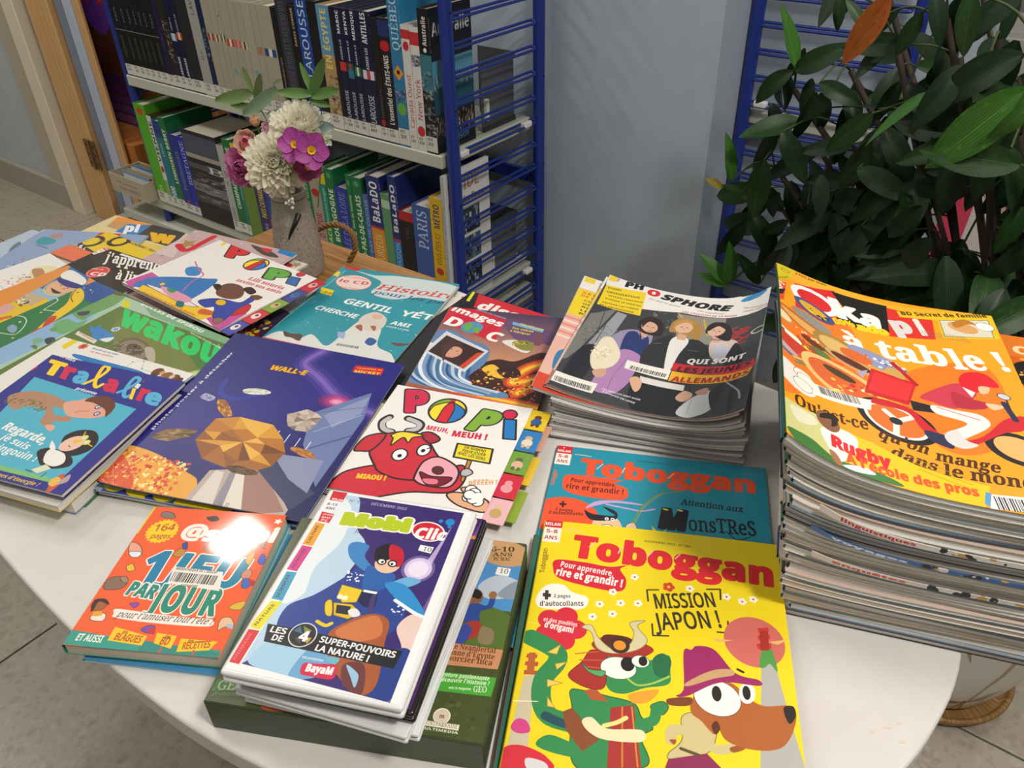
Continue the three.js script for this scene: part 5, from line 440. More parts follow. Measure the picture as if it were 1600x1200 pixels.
  const f = { f: 'tb', sk: 0.2, fat: 0.5 }; T("Qu'est-ce", 8, 231.1, 66.9, 218, 13, '#4a260a', f); T("qu'on", 71.9, 223.1, 108, 229.3, 13, '#4a260a', f); T('mange', 112, 233.5, 157.1, 234.4, 12, '#4a260a', f); T('dans', 78.6, 241.3, 110.9, 246.9, 12, '#4a260a', f); T('le monde', 115.2, 249.1, 186.7, 246.1, 13, '#4a260a', f);
  P([-6.4, 233.3, 27.5, 228, 67.7, 233.1, 101.7, 246.6, 146.1, 251.8, 137.6, 276.4, 81.5, 274.4, 39.2, 274.5, 1.9, 272], '#f4c41c'); S([-5.1, 237.8, 16.8, 229.8, 32.6, 229.9, 37.9, 260.9, 41.8, 272.8, 24.5, 275, 0.6, 269.7], '#cfcf8a'); S([0.7, 267.8, 19, 261.3, 37.2, 268.7, 66.4, 265.6, 84, 273.3, 39, 276.4, 14.3, 278.8], '#3f7a3c'); S([4.4, 237.5, 20.7, 232.2, 25.4, 239.9, 10.5, 250.6], '#dfe0c4');
  S([27.9, 241.8, 40.2, 232.2, 50.4, 231.2, 56.1, 237.6, 51.9, 255.4, 39.5, 270.7, 31.9, 257.9], '#f0eeea'); E(34.3, 228.6, 9, 11, '#8a5a3c', -0.2); S([28.1, 228.5, 30.6, 221.3, 40.1, 216.2, 41.9, 226.9, 36.9, 232.6, 36.9, 224.5], '#1f1815'); S([32.8, 262.8, 37.7, 262.9, 41.8, 272.8, 36.8, 274.4], '#a8704c'); S([41.8, 272.8, 56.9, 265.3, 65.9, 269.4, 51.2, 273.9], '#d8dce8');
  T('Rugby', 34.5, 255.8, 77.9, 256.5, 13, '#e0232c', { fat: 1.6, st: '#f6dca0', sw: 1.6 }); T("À l'école des pros", 45.3, 266.8, 136.7, 265, 9.5, '#e2581e', { fat: 0.9 }); for (const d of [0, 1, 2]) L([w * (0.47 + d * 0.01), h * (0.86 + d * 0.022), w * (0.66 + d * 0.01), h * (0.9 + d * 0.022)], '#b88a1c', 0.7);
  P([141.4, 258.4, 145.1, 259.1, 141.4, 273.7, 138.2, 271.3], '#5a9ac8'); P([144.9, 260, 188.8, 254.1, 184.5, 270.1, 141.1, 275.4], '#eef0ee'); code(146.6, 274.6, 184.1, 271.8, 13, 171, null, 44);
});
PRINT.okapi2 = print(210, 285, 3, (w, h) => { R(0, 0, w, h, '#d9641c'); R(0, 0, w, 40, '#e07a24'); E(170, 70, 26, 26, '#1d1a1c'); E(168, 66, 12, 10, '#e8e4e0'); E(188, 92, 14, 12, '#d8a080'); S([150, 110, 205, 100, 208, 160, 160, 170], '#2a2a32'); flecks(40, 120, 40, 80, 160, ['#f0b04a', '#8a3a1c', '#f4e4c0'], 1, 4, 175); T('ok', 150, 34, 190, 34, 20, '#f2d8a8'); });

// ---------------------------------------------------------------------------------------------------------------
// The room
const wallPaint = phys('#ffffff', 0.75, { map: grain('#a9b5c4', ['rgba(165,177,192,.3)', 'rgba(173,185,200,.25)'], 500, 4, 22, 11, 0.9), bumpMap: grain('#808080', ['#888', '#787878', '#8c8c8c'], 2600, 1, 3, 12, 0.12), bumpScale: 0.0006 });
const wallWhite = std('#d9dcdc', 0.8), ceilingPaint = std('#dcdcd8', 0.9), wallGrey = std('#ffffff', 0.8, { map: grain('#b9c0c6', ['rgba(176,184,192,.4)', 'rgba(190,196,202,.4)'], 400, 4, 22, 13, 0.6) });
struct('ceiling', box(13, 0.12, 11, -1.5, CEIL + 0.06, -0.8), ceilingPaint);
struct('wall_front', box(13, CEIL, 0.12, -1.5, CEIL / 2, 4.7), wallWhite);
struct('wall_right', box(0.12, CEIL, 11, 5.0, CEIL / 2, -0.8), wallWhite);
struct('wall_far_left', box(0.12, CEIL, 11, -8.0, CEIL / 2, -0.8), wallWhite);
struct('wall_far_back', box(13, CEIL, 0.12, -1.5, CEIL / 2, -6.3), wallWhite);
// the pillar-like piece of wall behind the guide books, the wall behind the second rack, both 10 cm and more thick
struct('wall_back', worldUV(box(1.683, CEIL, 0.30, -1.5385, CEIL / 2, -1.775)), wallPaint);
struct('wall_niche', worldUV(box(0.435, CEIL, 0.12, -0.4795, CEIL / 2, -1.90)), wallPaint);
struct('wall_left', worldUV(box(4.9, CEIL, 0.12, -5.63, CEIL / 2, -1.45)), wallGrey);
struct('baseboard_left', box(4.9, 0.10, 0.022, -5.63, 0.05, -1.379, 0.004), std('#a8a496', 0.6));
// floor tiles: a slab for the ground, tiles laid on it one by one with a joint between
struct('floor', box(13, 0.1, 11, -1.5, -0.058, -0.8), std('#5c564c', 0.9));
const tileTones = [0, 1, 2, 3].map((i) => phys('#ffffff', 0.42, { map: grain(['#a59d8e', '#a9a192', '#a1998a', '#a79f93'][i], ['rgba(140,131,116,.3)', 'rgba(190,183,170,.25)', 'rgba(120,112,98,.2)'], 1500, 2, 9, 20 + i, 0.5) }));
const TILE = 0.59, tileGeo = worldUV(box(TILE - 0.004, 0.01, TILE - 0.004, 0, 0, 0, 0.0015));
{ const floor = scene.getObjectByName('floor'), r = rng(5);
  for (let i = -5; i <= 4; i++) for (let j = -5; j <= 4; j++) {
    const x = -1.336 + (i + 0.5) * TILE, z = -1.059 + (j + 0.5) * TILE, m = mesh('tile', tileGeo, tileTones[Math.floor(r() * 4)], floor); m.position.set(x, -0.004, z);
  } }
// doorway at the far left: architrave, jamb, hinge, the edge of the opened door and the lobby beyond
const pine = (base, seed) => canvasTexture(256, 512, (q, w, h) => { q.fillStyle = base; q.fillRect(0, 0, w, h); const r = rng(seed); for (let i = 0; i < 150; i++) { q.strokeStyle = ['rgba(150,96,44,.22)', 'rgba(236,196,140,.25)', 'rgba(120,74,34,.16)'][i % 3]; q.lineWidth = 0.6 + r() * 3; const x = r() * w, a = r() * 10; q.beginPath(); q.moveTo(x, 0); q.bezierCurveTo(x + a, h * 0.3, x - a, h * 0.6, x, h); q.stroke(); } });
const woodTan = std('#ffffff', 0.5, { map: pine('#dcb27c', 41) }), woodPale = std('#e6dcc4', 0.5), woodDark = std('#ffffff', 0.5, { map: pine('#8a5228', 42) });
const upright = (name, x0, x1, zf, d, m, parent, y0 = 0) => struct(name, box(x1 - x0, CEIL - y0, d, (x0 + x1) / 2, y0 + (CEIL - y0) / 2, zf - d / 2, 0.004), m, parent);
{ const f = new THREE.Group(); f.name = 'door_1'; f.userData.kind = 'structure'; scene.add(f);
  upright('architrave', -3.355, -3.238, -1.372, 0.1, std('#b9b2a0', 0.55), f); upright('architrave_bead', -3.238 + 0.002, -3.15, -1.362, 0.1, woodPale, f); upright('rebate', -3.15, -3.105, -1.42, 0.06, std('#5c5a58', 0.6), f);
  upright('jamb', -3.105 + 0.001, -2.952, -1.385, 0.03, woodTan, f); upright('reveal', -2.952 + 0.001, -2.938, -1.44, 0.05, woodDark, f);
  const d = upright('door_leaf', -2.938 + 0.002, -2.888, -1.40, 0.05, std('#7f8a9c', 0.5), f); upright('door_seal', -2.888 + 0.001, -2.888 + 0.012, -1.41, 0.04, std('#1d1a1c', 0.6), f); upright('door_edge', -2.888 + 0.014, -2.821, -1.395, 0.02, std('#b9c6da', 0.4), f); upright('door_stile', -2.821 + 0.002, -2.777, -1.40, 0.012, woodTan, f);
  const hinge = struct('hinge', [box(0.032, 0.105, 0.004, -0.020, 0, 0), box(0.032, 0.105, 0.004, 0.020, 0, 0), new THREE.CylinderGeometry(0.005, 0.005, 0.108, 10).translate(0, 0, 0.004)], std('#8a6c48', 0.35, { metalness: 0.6 }), f); hinge.position.set(-2.952 - 0.012, 0.28, -1.380);
  for (const sx of [-0.024, 0.024]) for (const sy of [-0.034, 0, 0.034]) { const s = mesh('screw', new THREE.CylinderGeometry(0.004, 0.004, 0.002, 10).rotateX(Math.PI / 2).translate(sx, sy, 0.003), std('#5c4a38', 0.4, { metalness: 0.6 }), hinge); s.castShadow = false; }
}
struct('wall_lobby', box(1.6, CEIL, 0.1, -3.19, CEIL / 2, -1.66), woodDark);
tag(mesh('wooden_ledge', box(0.45, 0.32, 0.19, -2.955, 0.186, -1.513, 0.004), std('#ffffff', 0.5, { map: pine('#b9702c', 44) })), 'orange wooden ledge below the purple poster by the doorway', 'ledge');
{ const p = tag(mesh('poster', box(0.21, 1.2, 0.004, -2.958, 0.273 + 0.6, -1.545), std('#ffffff', 0.5, { map: canvasTexture(256, 1024, (q, w, h) => {
    q.fillStyle = '#6e3826'; q.fillRect(0, 0, w, h); q.fillStyle = '#74388c'; q.fillRect(0, 0, w, h * 0.52); const r = rng(47); for (let i = 0; i < 70; i++) { q.fillStyle = '#8a5a4a'; q.fillRect(r() * w, h * 0.45 + r() * h * 0.3, 2, 2); }
    q.fillStyle = '#8444c8'; q.beginPath(); q.ellipse(w * 0.5, h * 0.56, w * 0.46, h * 0.115, 0, 0, 7); q.fill(); for (const x of [0.3, 0.72]) { q.fillStyle = '#e0364a'; q.beginPath(); q.ellipse(w * x, h * 0.555, w * 0.13, h * 0.04, 0.4, 0, 7); q.fill(); q.fillStyle = '#f2c04a'; q.beginPath(); q.ellipse(w * x, h * 0.565, w * 0.06, h * 0.018, 0, 0, 7); q.fill(); }
    for (let i = 0; i < 7; i++) { q.fillStyle = ['#5a2f72', '#6a3a86', '#7a4a98', '#8f5cab', '#a672bb', '#bb88c8', '#cfa2d4'][i]; q.fillRect(w * 0.06, h * (0.79 + i * 0.029), w * 0.88, h * 0.024); }
  }) })), 'dark purple poster with a round purple shape by the left shelf post', 'poster'); void p; }
// ceiling panels: a frame, a glowing diffuser and the light it gives
for (const [i, [x, z, w, d, e]] of PANELS.entries()) {
  const t = thing('ceiling_light', ['small square ceiling light over the left end of the shelves', 'bright square ceiling light to the right of the table', 'square ceiling light above the tall plant', 'ceiling panel above the middle of the table', 'ceiling panel before the doorway', 'ceiling panel at the left of the rear row', 'ceiling panel in the middle of the rear row', 'ceiling panel at the right of the rear row', 'ceiling panel far behind the plant', 'ceiling panel behind the shelf wall'][i], 'ceiling light', [x, CEIL - 0.012, z]);
  mesh('frame', [box(w + 0.04, 0.024, 0.02, 0, 0, d / 2 + 0.01), box(w + 0.04, 0.024, 0.02, 0, 0, -d / 2 - 0.01), box(0.02, 0.024, d, w / 2 + 0.01, 0, 0), box(0.02, 0.024, d, -w / 2 - 0.01, 0, 0)], std('#c9c9c6', 0.5), t);
  mesh('diffuser', box(w, 0.01, d, 0, 0.004, 0), std('#ffffff', 0.6, { emissive: LAMP_COLOUR, emissiveIntensity: 1.2 }), t);
  const l = new THREE.RectAreaLight(LAMP_COLOUR, e, w, d); l.position.set(0, -0.014, 0); l.rotation.x = -Math.PI / 2; t.add(l);
}
// ---------------------------------------------------------------------------------------------------------------
// White oval table
{ const t = thing('table', 'white rounded table covered with magazines', 'table', [0, 0, 0]);
  const rim = new THREE.CatmullRomCurve3([[-1.16, -0.21], [-0.92, -0.146], [-0.705, -0.125], [-0.58, -0.1185], [-0.484, -0.1195], [-0.408, -0.125], [-0.335, -0.138], [-0.2, -0.176], [-0.08, -0.25], [0, -0.336], [0.033, -0.411], [0.0426, -0.466], [0.0448, -0.50], [0.0416, -0.54], [0.018, -0.64], [-0.04, -0.725], [-0.16, -0.785], [-0.33, -0.795], [-0.55, -0.755], [-0.75, -0.70], [-0.95, -0.65], [-1.15, -0.60], [-1.30, -0.52], [-1.33, -0.40], [-1.28, -0.28]].map(([x, z]) => V(x, z, 0)), true).getSpacedPoints(220);
  const sh = new THREE.Shape(rim.slice(0, -1).map((q) => new THREE.Vector2(q.x, q.y)));
  const top = new THREE.ExtrudeGeometry(sh, { depth: 0.018, bevelEnabled: true, bevelSize: 0.003, bevelOffset: -0.003, bevelThickness: 0.003, bevelSegments: 3 }).rotateX(Math.PI / 2);
  mesh('tabletop', worldUV(top.translate(0, TOP - 0.003, 0)), phys('#ffffff', 0.32, { map: grain('#d3d1ce', ['rgba(206,203,199,.25)', 'rgba(216,215,212,.25)'], 260, 6, 30, 51, 0.5) }), t);
  const chip = mesh('worn_spot', [[0, 0, 0.004], [0.012, 0.006, 0.003], [-0.008, 0.010, 0.0025], [0.006, -0.008, 0.002]].map(([x, z, r]) => new THREE.CylinderGeometry(r, r, 0.0004, 12).scale(0.9, 1, 0.4).rotateY(0.8).translate(x, 0, z)), std('#d2c9ba', 0.8), t); chip.position.set(0.013, TOP + 0.0001, -0.434); chip.userData.kind = 'stuff';
  const leg = new THREE.CylinderGeometry(0.024, 0.02, TOP - 0.021, 16); for (const [x, z] of [[-1.1, -0.5], [-0.2, -0.66], [-1.05, -0.3], [-0.2, -0.3]]) mesh('leg', leg, std('#c4c4c2', 0.35, { metalness: 0.4 }), t).position.set(x, (TOP - 0.021) / 2, z);
  for (const [x, z, a, l] of [[-0.63, -0.3, 0, 0.8], [-0.65, -0.58, 0.176, 0.86]]) mesh('apron', box(l, 0.06, 0.018, 0, 0, 0), std('#cfcfcc', 0.5), t).position.set(x, TOP - 0.051, z), t.children[t.children.length - 1].rotation.y = a;
}
// wooden crate behind the table, with a rope handle on its lid
const oak = (seed) => std('#ffffff', 0.45, { map: (() => { const t = pine('#b5834a', seed); t.rotation = Math.PI / 2; t.repeat.set(4, 3); return t; })() });
const CY = TOP - 0.10;
{ const t = thing('wooden_crate', 'oak crate with a rope handle standing behind the table under the vase', 'crate', [-1.06, 0, -0.812], 0.028), m = [oak(61), oak(62)];
  mesh('lid', worldUV(box(0.405, 0.018, 0.19, 0, CY - 0.009, 0, 0.003)), m[0], t);
  const plank = worldUV(box(0.385, 0.092, 0.014, 0, 0, 0, 0.002)), end = worldUV(box(0.014, 0.092, 0.144, 0, 0, 0, 0.002)); for (let i = 0; i < 6; i++) { const y = 0.052 + i * 0.098; for (const z of [-0.08, 0.08]) mesh('plank', plank, m[i % 2], t).position.set(0, y, z); for (const x of [-0.185, 0.185]) mesh('plank', end, m[(i + 1) % 2], t).position.set(x, y, 0); }
  const c = new THREE.CatmullRomCurve3([[-1.135, 0.624, -0.868], [-1.118, 0.651, -0.868], [-1.082, 0.676, -0.868], [-1.043, 0.689, -0.868], [-1.013, 0.682, -0.868], [-1.007, 0.658, -0.868], [-1.03, 0.62, -0.868]].map((q) => V(...q).sub(t.position)));
  const strands = [0, 1, 2].map((k) => { const p = []; for (let i = 0; i <= 90; i++) { const u = i / 90, q = c.getPoint(u), a = u * 44 + k * 2.094, tg = c.getTangent(u), n1 = V(0, 0, 1).cross(tg).normalize(), n2 = tg.clone().cross(n1); p.push(q.addScaledVector(n1, Math.cos(a) * 0.0026).addScaledVector(n2, Math.sin(a) * 0.0026)); } return new THREE.TubeGeometry(new THREE.CatmullRomCurve3(p), 180, 0.0029, 6); });
  mesh('rope_handle', strands, std('#8d6a42', 0.9), t).userData.label = 'twisted brown rope loop';
}
// stoneware vase
const VX = -1.0726, VZ = -0.795, VY = CY + 0.0002;
{ const t = thing('vase', 'grey speckled stoneware vase with fresh flowers on the tray', 'vase', [VX, VY, VZ]);
  const prof = [[0, 0], [0.037, 0], [0.040, 0.004], [0.0412, 0.02], [0.0408, 0.045], [0.038, 0.075], [0.0335, 0.108], [0.0305, 0.128], [0.0295, 0.140], [0.0305, 0.150], [0.0292, 0.153], [0.0265, 0.150], [0.026, 0.135], [0.031, 0.10], [0.035, 0.05], [0.035, 0.01], [0, 0.008]].map(([x, y]) => new THREE.Vector2(x, y));
  mesh('vase_body', new THREE.LatheGeometry(prof, 48), phys('#ffffff', 0.75, { map: (() => { const m = grain('#a0978d', ['#6f675f', '#bdb4aa', '#57504a', '#aaa096', '#cdc5bb'], 5200, 0.8, 2.6, 71, 1); m.repeat.set(2, 1); return m; })(), bumpMap: grain('#808080', ['#707070', '#909090'], 3000, 1, 3, 72, 0.5), bumpScale: 0.0005 }), t);
  mesh('rim_groove', new THREE.TorusGeometry(0.0298, 0.0009, 6, 48).rotateX(Math.PI / 2).translate(0, 0.141, 0), std('#6f5f4a', 0.8), t);
  const horn = []; for (let i = 0; i <= 20; i++) { const u = i / 20, a = 0.30 - u * 0.62, y = 0.120 - u * 0.05 + 0.012 * Math.sin(u * 2), r = 0.0335 + u * 0.008 + 0.004 * Math.sin(u * 3.14); horn.push(V(r * Math.sin(a + 0.95), y, r * Math.cos(a + 0.95))); }
  const hg = new THREE.TubeGeometry(new THREE.CatmullRomCurve3(horn), 30, 1, 8), hp = hg.attributes.position; for (let i = 0; i <= 30; i++) { const q = new THREE.CatmullRomCurve3(horn).getPointAt(i / 30), s = 0.0008 + 0.0042 * (1 - i / 30) ** 0.7; for (let j = 0; j <= 8; j++) { const k = i * 9 + j; hp.setXYZ(k, q.x + (hp.getX(k) - q.x) * s, q.y + (hp.getY(k) - q.y) * s, q.z + (hp.getZ(k) - q.z) * s); } } hg.computeVertexNormals();
  mesh('ornament', hg, phys('#141214', 0.4), t).userData.label = 'dark curved horn-like ornament';
}
// ---- flowers, each with its own stem standing in the vase; `at` is the middle of the head, `to` the way it faces
const MOUTH = V(VX, VY + 0.146, VZ);
function petal(len, wid, curl, nu = 5, nv = 6, cup = 0.2) {          // a petal along +z, base at the origin, curling up to +y
  const q = new THREE.PlaneGeometry(1, 1, nu, nv), p = q.attributes.position;
  for (let i = 0; i < p.count; i++) { const s = p.getX(i) * 2, v = p.getY(i) + 0.5, w = wid * Math.sin(Math.PI * Math.min(0.93, 0.1 + v * 0.83)) ** 0.6; p.setXYZ(i, s * w / 2, curl * len * v * v + cup * wid * s * s, len * v * (1 - 0.06 * s * s)); }
  q.computeVertexNormals(); return q;
}
function bloom(name, label, at, to, group) {
  const t = thing(name, label, 'flower', at, 0, group ?? 'flowers in the stone vase'), head = new THREE.Object3D(); head.quaternion.setFromUnitVectors(V(0, 1, 0), V(...to).normalize());
  const s = MOUTH.clone().sub(V(...at)), k = V(...to).normalize().multiplyScalar(-0.02);
  mesh('stem', tube([V(0, 0, 0), k, s.clone().multiplyScalar(0.6).add(k.clone().multiplyScalar(0.6)), s, s.clone().add(V(0, -0.06, 0))], 0.0016, 18, 6), std('#5d7a3c', 0.7), t);
  return { t, q: head.quaternion };
}
const petalStuff = (q, list) => mergeGeometries(list.map(([geo, pitch, turn, scale, lift, off = 0]) => geo.clone().scale(scale, scale, scale).translate(0, 0, off).rotateX(-pitch).rotateY(turn).translate(0, lift, 0).applyQuaternion(q)));
function chrysanthemum(label, at, to, size, seed) {
  const { t, q } = bloom('chrysanthemum', label, at, to), r = rng(seed), g0 = petal(0.034, 0.0135, 0.22, 4, 5, 0.3), list = [];
  for (let ring = 0; ring < 7; ring++) { const n = [26, 26, 24, 22, 18, 13, 8][ring], pitch = [-0.25, 0.05, 0.32, 0.6, 0.85, 1.1, 1.32][ring], sc = [1, 1, 0.95, 0.88, 0.78, 0.64, 0.5][ring] * size; for (let i = 0; i < n; i++) list.push([g0, pitch + (r() - 0.5) * 0.2, (i + r() * 0.6 + ring * 0.37) / n * 6.283, sc * (0.9 + r() * 0.2), ring * 0.0012, 0.002]); }
  const m = mesh('petals', petalStuff(q, list), phys('#fbf8ea', 0.9, { side: THREE.DoubleSide, transmission: 0.4 }), t); m.userData.kind = 'stuff';
  mesh('flower_centre', petalStuff(q, Array.from({ length: 22 }, (_, i) => [g0, 1.2 + r() * 0.3, i * 2.4, 0.36 * size, 0.007])), std('#dfe0a0', 0.6, { side: THREE.DoubleSide }), t);
}
function pansy(label, at, to, size, colour, spin) {
  const { t, q } = bloom('pansy', label, at, to), m = phys('#ffffff', 0.55, { side: THREE.DoubleSide, map: canvasTexture(128, 128, (k, w, h) => { k.fillStyle = colour; k.fillRect(0, 0, w, h); const r = rng(81); for (let i = 0; i < 40; i++) { k.strokeStyle = i % 2 ? 'rgba(96,16,80,.35)' : 'rgba(206,110,190,.3)'; k.lineWidth = 1 + r() * 2; k.beginPath(); k.moveTo(w / 2, h); k.lineTo(r() * w, r() * h * 0.6); k.stroke(); } }) }), g0 = petal(0.019, 0.021, 0.12, 8, 7, 0.08);
  for (let i = 0; i < 5; i++) mesh('petal', petalStuff(q, [[g0, 0.05 + (i % 2) * 0.12, spin + i * 1.2566, size * (i === 0 ? 1.08 : 1), 0.0006 * i, 0.0015]]), m, t);
  mesh('flower_eye', petalStuff(q, Array.from({ length: 9 }, (_, i) => [g0, 0.55, i * 0.698, size * 0.32, 0.0022])), std('#e8bd22', 0.6, { side: THREE.DoubleSide }), t); mesh('stamen', new THREE.SphereGeometry(0.0022 * size, 10, 8).translate(0, 0.004, 0).applyQuaternion(q), std('#b98512', 0.7), t);
}
function ruffled(name, label, at, to, size, cols, seed, closed = 0) {
  const { t, q } = bloom(name, label, at, to), r = rng(seed), g0 = petal(0.02, 0.02, 0.45, 5, 5, 0.3), rings = [[9, -0.05 + closed], [9, 0.35 + closed], [8, 0.75 + closed], [6, 1.05 + closed * 0.6], [4, 1.3]];
  rings.forEach(([n, pitch], k) => { const m = phys(cols[Math.min(k, cols.length - 1)], 0.9, { side: THREE.DoubleSide, transmission: 0.3 }); for (let i = 0; i < n; i++) mesh('petal', petalStuff(q, [[g0, Math.min(1.5, pitch) + (r() - 0.5) * 0.25, (i + r() * 0.5) / n * 6.283, size * (1 - k * 0.11) * (0.9 + r() * 0.2), k * 0.0012, 0.002]]), m, t); });
}
chrysanthemum('large white chrysanthemum in front, low in the bouquet', [-1.028, 0.838, -0.751], [0.75, 0.5, 0.65], 1.36, 211);
chrysanthemum('white chrysanthemum higher at the back, behind the purple pansies', [-1.016, 0.876, -0.798], [0.5, 0.85, 0.4], 1.34, 212);
pansy('purple pansy with yellow eye, left of the two upper ones', [-0.982, 0.876, -0.758], [0.65, 0.45, 0.75], 1.3, '#b0479c', 0.3);
pansy('purple pansy with yellow eye, right of the two upper ones', [-0.943, 0.876, -0.755], [0.8, 0.35, 0.65], 1.35, '#a83f94', 0.9);
pansy('small dark crimson pansy hanging below the two purple ones', [-0.96, 0.848, -0.757], [0.85, 0.05, 0.6], 1.12, '#86214f', 0.5);
ruffled('carnation', 'ruffled pink carnation at the left of the bouquet', [-1.125, 0.81, -0.768], [0.35, 0.3, 0.85], 1.6, ['#d878b4', '#e090c2', '#cf68a6'], 221);
ruffled('ranunculus', 'pink and orange ranunculus above the pink carnation', [-1.115, 0.847, -0.773], [0.6, 0.5, 0.75], 1.3, ['#f6d4c4', '#f09ea8', '#e87492', '#e05a7e'], 222, 0.5);
ruffled('tulip', 'pale pink closed bud beside the ranunculus', [-1.071, 0.871, -0.783], [0.3, 0.6, 0.4], 0.88, ['#ecccd8', '#e4bccc'], 223, 0.85);
ruffled('rose_bud', 'small orange cream rose bud at the upper left', [-1.11, 0.872, -0.788], [0.2, 0.8, 0.3], 0.75, ['#e2b48a', '#ecc9a4'], 224, 0.8);
const sprigLeaf = (() => { const q = petal(0.05, 0.0115, 0.06, 4, 8, 0.12); return q; })();
function sprig(label, leafColour, stemPts, leaves) {                  // leaves: [where on the stem, direction x, y, z, scale]
  const a = V(...stemPts[0]), t = thing('leafy_sprig', label, 'sprig', stemPts[0], 0, 'green sprigs in the stone vase'), c = new THREE.CatmullRomCurve3(stemPts.map((p) => V(...p).sub(a)));
  mesh('stem', new THREE.TubeGeometry(c, 24, 0.0011, 6), std('#66764a', 0.7), t); const m = phys(leafColour, 0.55, { side: THREE.DoubleSide, transmission: 0.1 });
  for (const [u, x, y, z, s] of leaves) { const o = mesh('leaf', sprigLeaf, m, t), d = V(x, y, z).normalize(), side = V(0.6, 0.45, 0.65).cross(d).normalize(); o.position.copy(c.getPoint(u)); o.quaternion.setFromRotationMatrix(new THREE.Matrix4().makeBasis(side, d.clone().cross(side), d)); o.scale.setScalar(s); }
}
sprig('fresh green sprig rising at the right of the bouquet', '#5f8a3e', [[-1.073, 0.75, -0.80], [-1.016, 0.895, -0.813], [-0.999, 0.922, -0.813], [-0.991, 0.938, -0.813]], [[1, 0.047, 0.059, 0.003, 1.5], [1, -0.017, 0.041, 0, 0.9], [0.95, -0.071, -0.008, 0.005, 1.43], [0.9, 0.074, 0.019, 0.005, 1.54], [0.75, 0.052, -0.001, 0.007, 1.06]]);
sprig('pale olive sprig rising at the left of the bouquet', '#6f8a52', [[-1.073, 0.75, -0.80], [-1.116, 0.873, -0.813], [-1.132, 0.901, -0.813], [-1.138, 0.917, -0.813]], [[1, -0.01, 0.038, 0.003, 0.79], [0.95, -0.096, -0.028, 0.005, 2], [0.7, 0.035, 0.051, 0.005, 1.24], [0.5, -0.068, -0.001, 0.007, 1.37]]);
sprig('thin grey green sprig leaning left behind the flowers', '#7d9a7a', [[-1.073, 0.75, -0.80], [-1.031, 0.896, -0.813], [-1.055, 0.918, -0.813], [-1.082, 0.936, -0.813]], [[1, 0.025, 0.012, 0, 0.55], [0.9, -0.081, -0.051, 0.01, 1.93], [0.4, -0.066, -0.015, 0.007, 1.36]]);
sprig('broad blue grey leaves spreading low behind the white flowers', '#7f9a9a', [[-1.073, 0.75, -0.80], [-1.033, 0.877, -0.813], [-1.016, 0.884, -0.813]], [[1, 0.076, 0.01, 0.005, 1.54], [0.9, -0.027, 0.016, 0, 0.63], [0.8, 0.048, -0.011, 0.007, 0.99]]);
{ const t = thing('baby_breath', 'tiny white baby\'s breath hanging over the vase rim', 'flower', [-0.993, 0.813, -0.745], 0, 'flowers in the stone vase'), r = rng(231); for (let i = 0; i < 8; i++) { const e = V((r() - 0.4) * 0.016, -0.012 - r() * 0.022, 0.004 + r() * 0.01); mesh('stalk', tube([V(0, 0.022, -0.01), V(0, 0.012, 0.004), e], 0.0004, 8, 5), std('#7a9a4a', 0.7), t); mesh('floret', new THREE.IcosahedronGeometry(0.0026, 1).translate(e.x, e.y, e.z), std('#f2f2ea', 0.6), t); } }
{ const t = thing('small_flower', 'small white filler flower at the right edge of the bouquet', 'flower', [-0.942, 0.878, -0.78], 0, 'flowers in the stone vase'), r = rng(233); for (let i = 0; i < 9; i++) mesh('petal', new THREE.SphereGeometry(0.0042, 8, 6).scale(1, 0.6, 1).translate((r() - 0.5) * 0.014, (r() - 0.5) * 0.026, (r() - 0.5) * 0.012), std(i % 2 ? '#e8ecdc' : '#8fa86a', 0.6), t); mesh('stem', tube([V(0, 0, 0), V(-0.02, -0.05, 0), V(-0.04, -0.11, 0)], 0.001, 8, 5), std('#5d7a3c', 0.7), t); }
// ---------------------------------------------------------------------------------------------------------------
// Blue wire-sided shelf units
const blue = phys('#193289', 0.38, { clearcoat: 0.3, clearcoatRoughness: 0.3 }), shelfGrey = phys('#c3c7ba', 0.5), clipWhite = std('#e6e6e2', 0.5);
const hairpin = (len, gap, r) => { const p = [], e = gap / 2; for (const z of [0, -len * 0.25, -len * 0.5, -len * 0.75, -len + e]) p.push(V(0, e, z)); for (let i = 1; i < 6; i++) p.push(V(0, e * Math.cos(i / 6 * Math.PI), -len + e - e * Math.sin(i / 6 * Math.PI))); for (const z of [-len + e, -len * 0.75, -len * 0.5, -len * 0.25, 0]) p.push(V(0, -e, z)); for (let i = 1; i < 6; i++) p.push(V(0, -e * Math.cos(i / 6 * Math.PI), e * Math.sin(i / 6 * Math.PI))); p.push(V(0, e, 0)); return new THREE.TubeGeometry(new THREE.CatmullRomCurve3(p, true), 90, r, 6, true).rotateZ(1.15); };
const S1Y = TOP - 0.048, S2Y = TOP - 0.436, SHX0 = -2.36, SHX1 = -1.13;
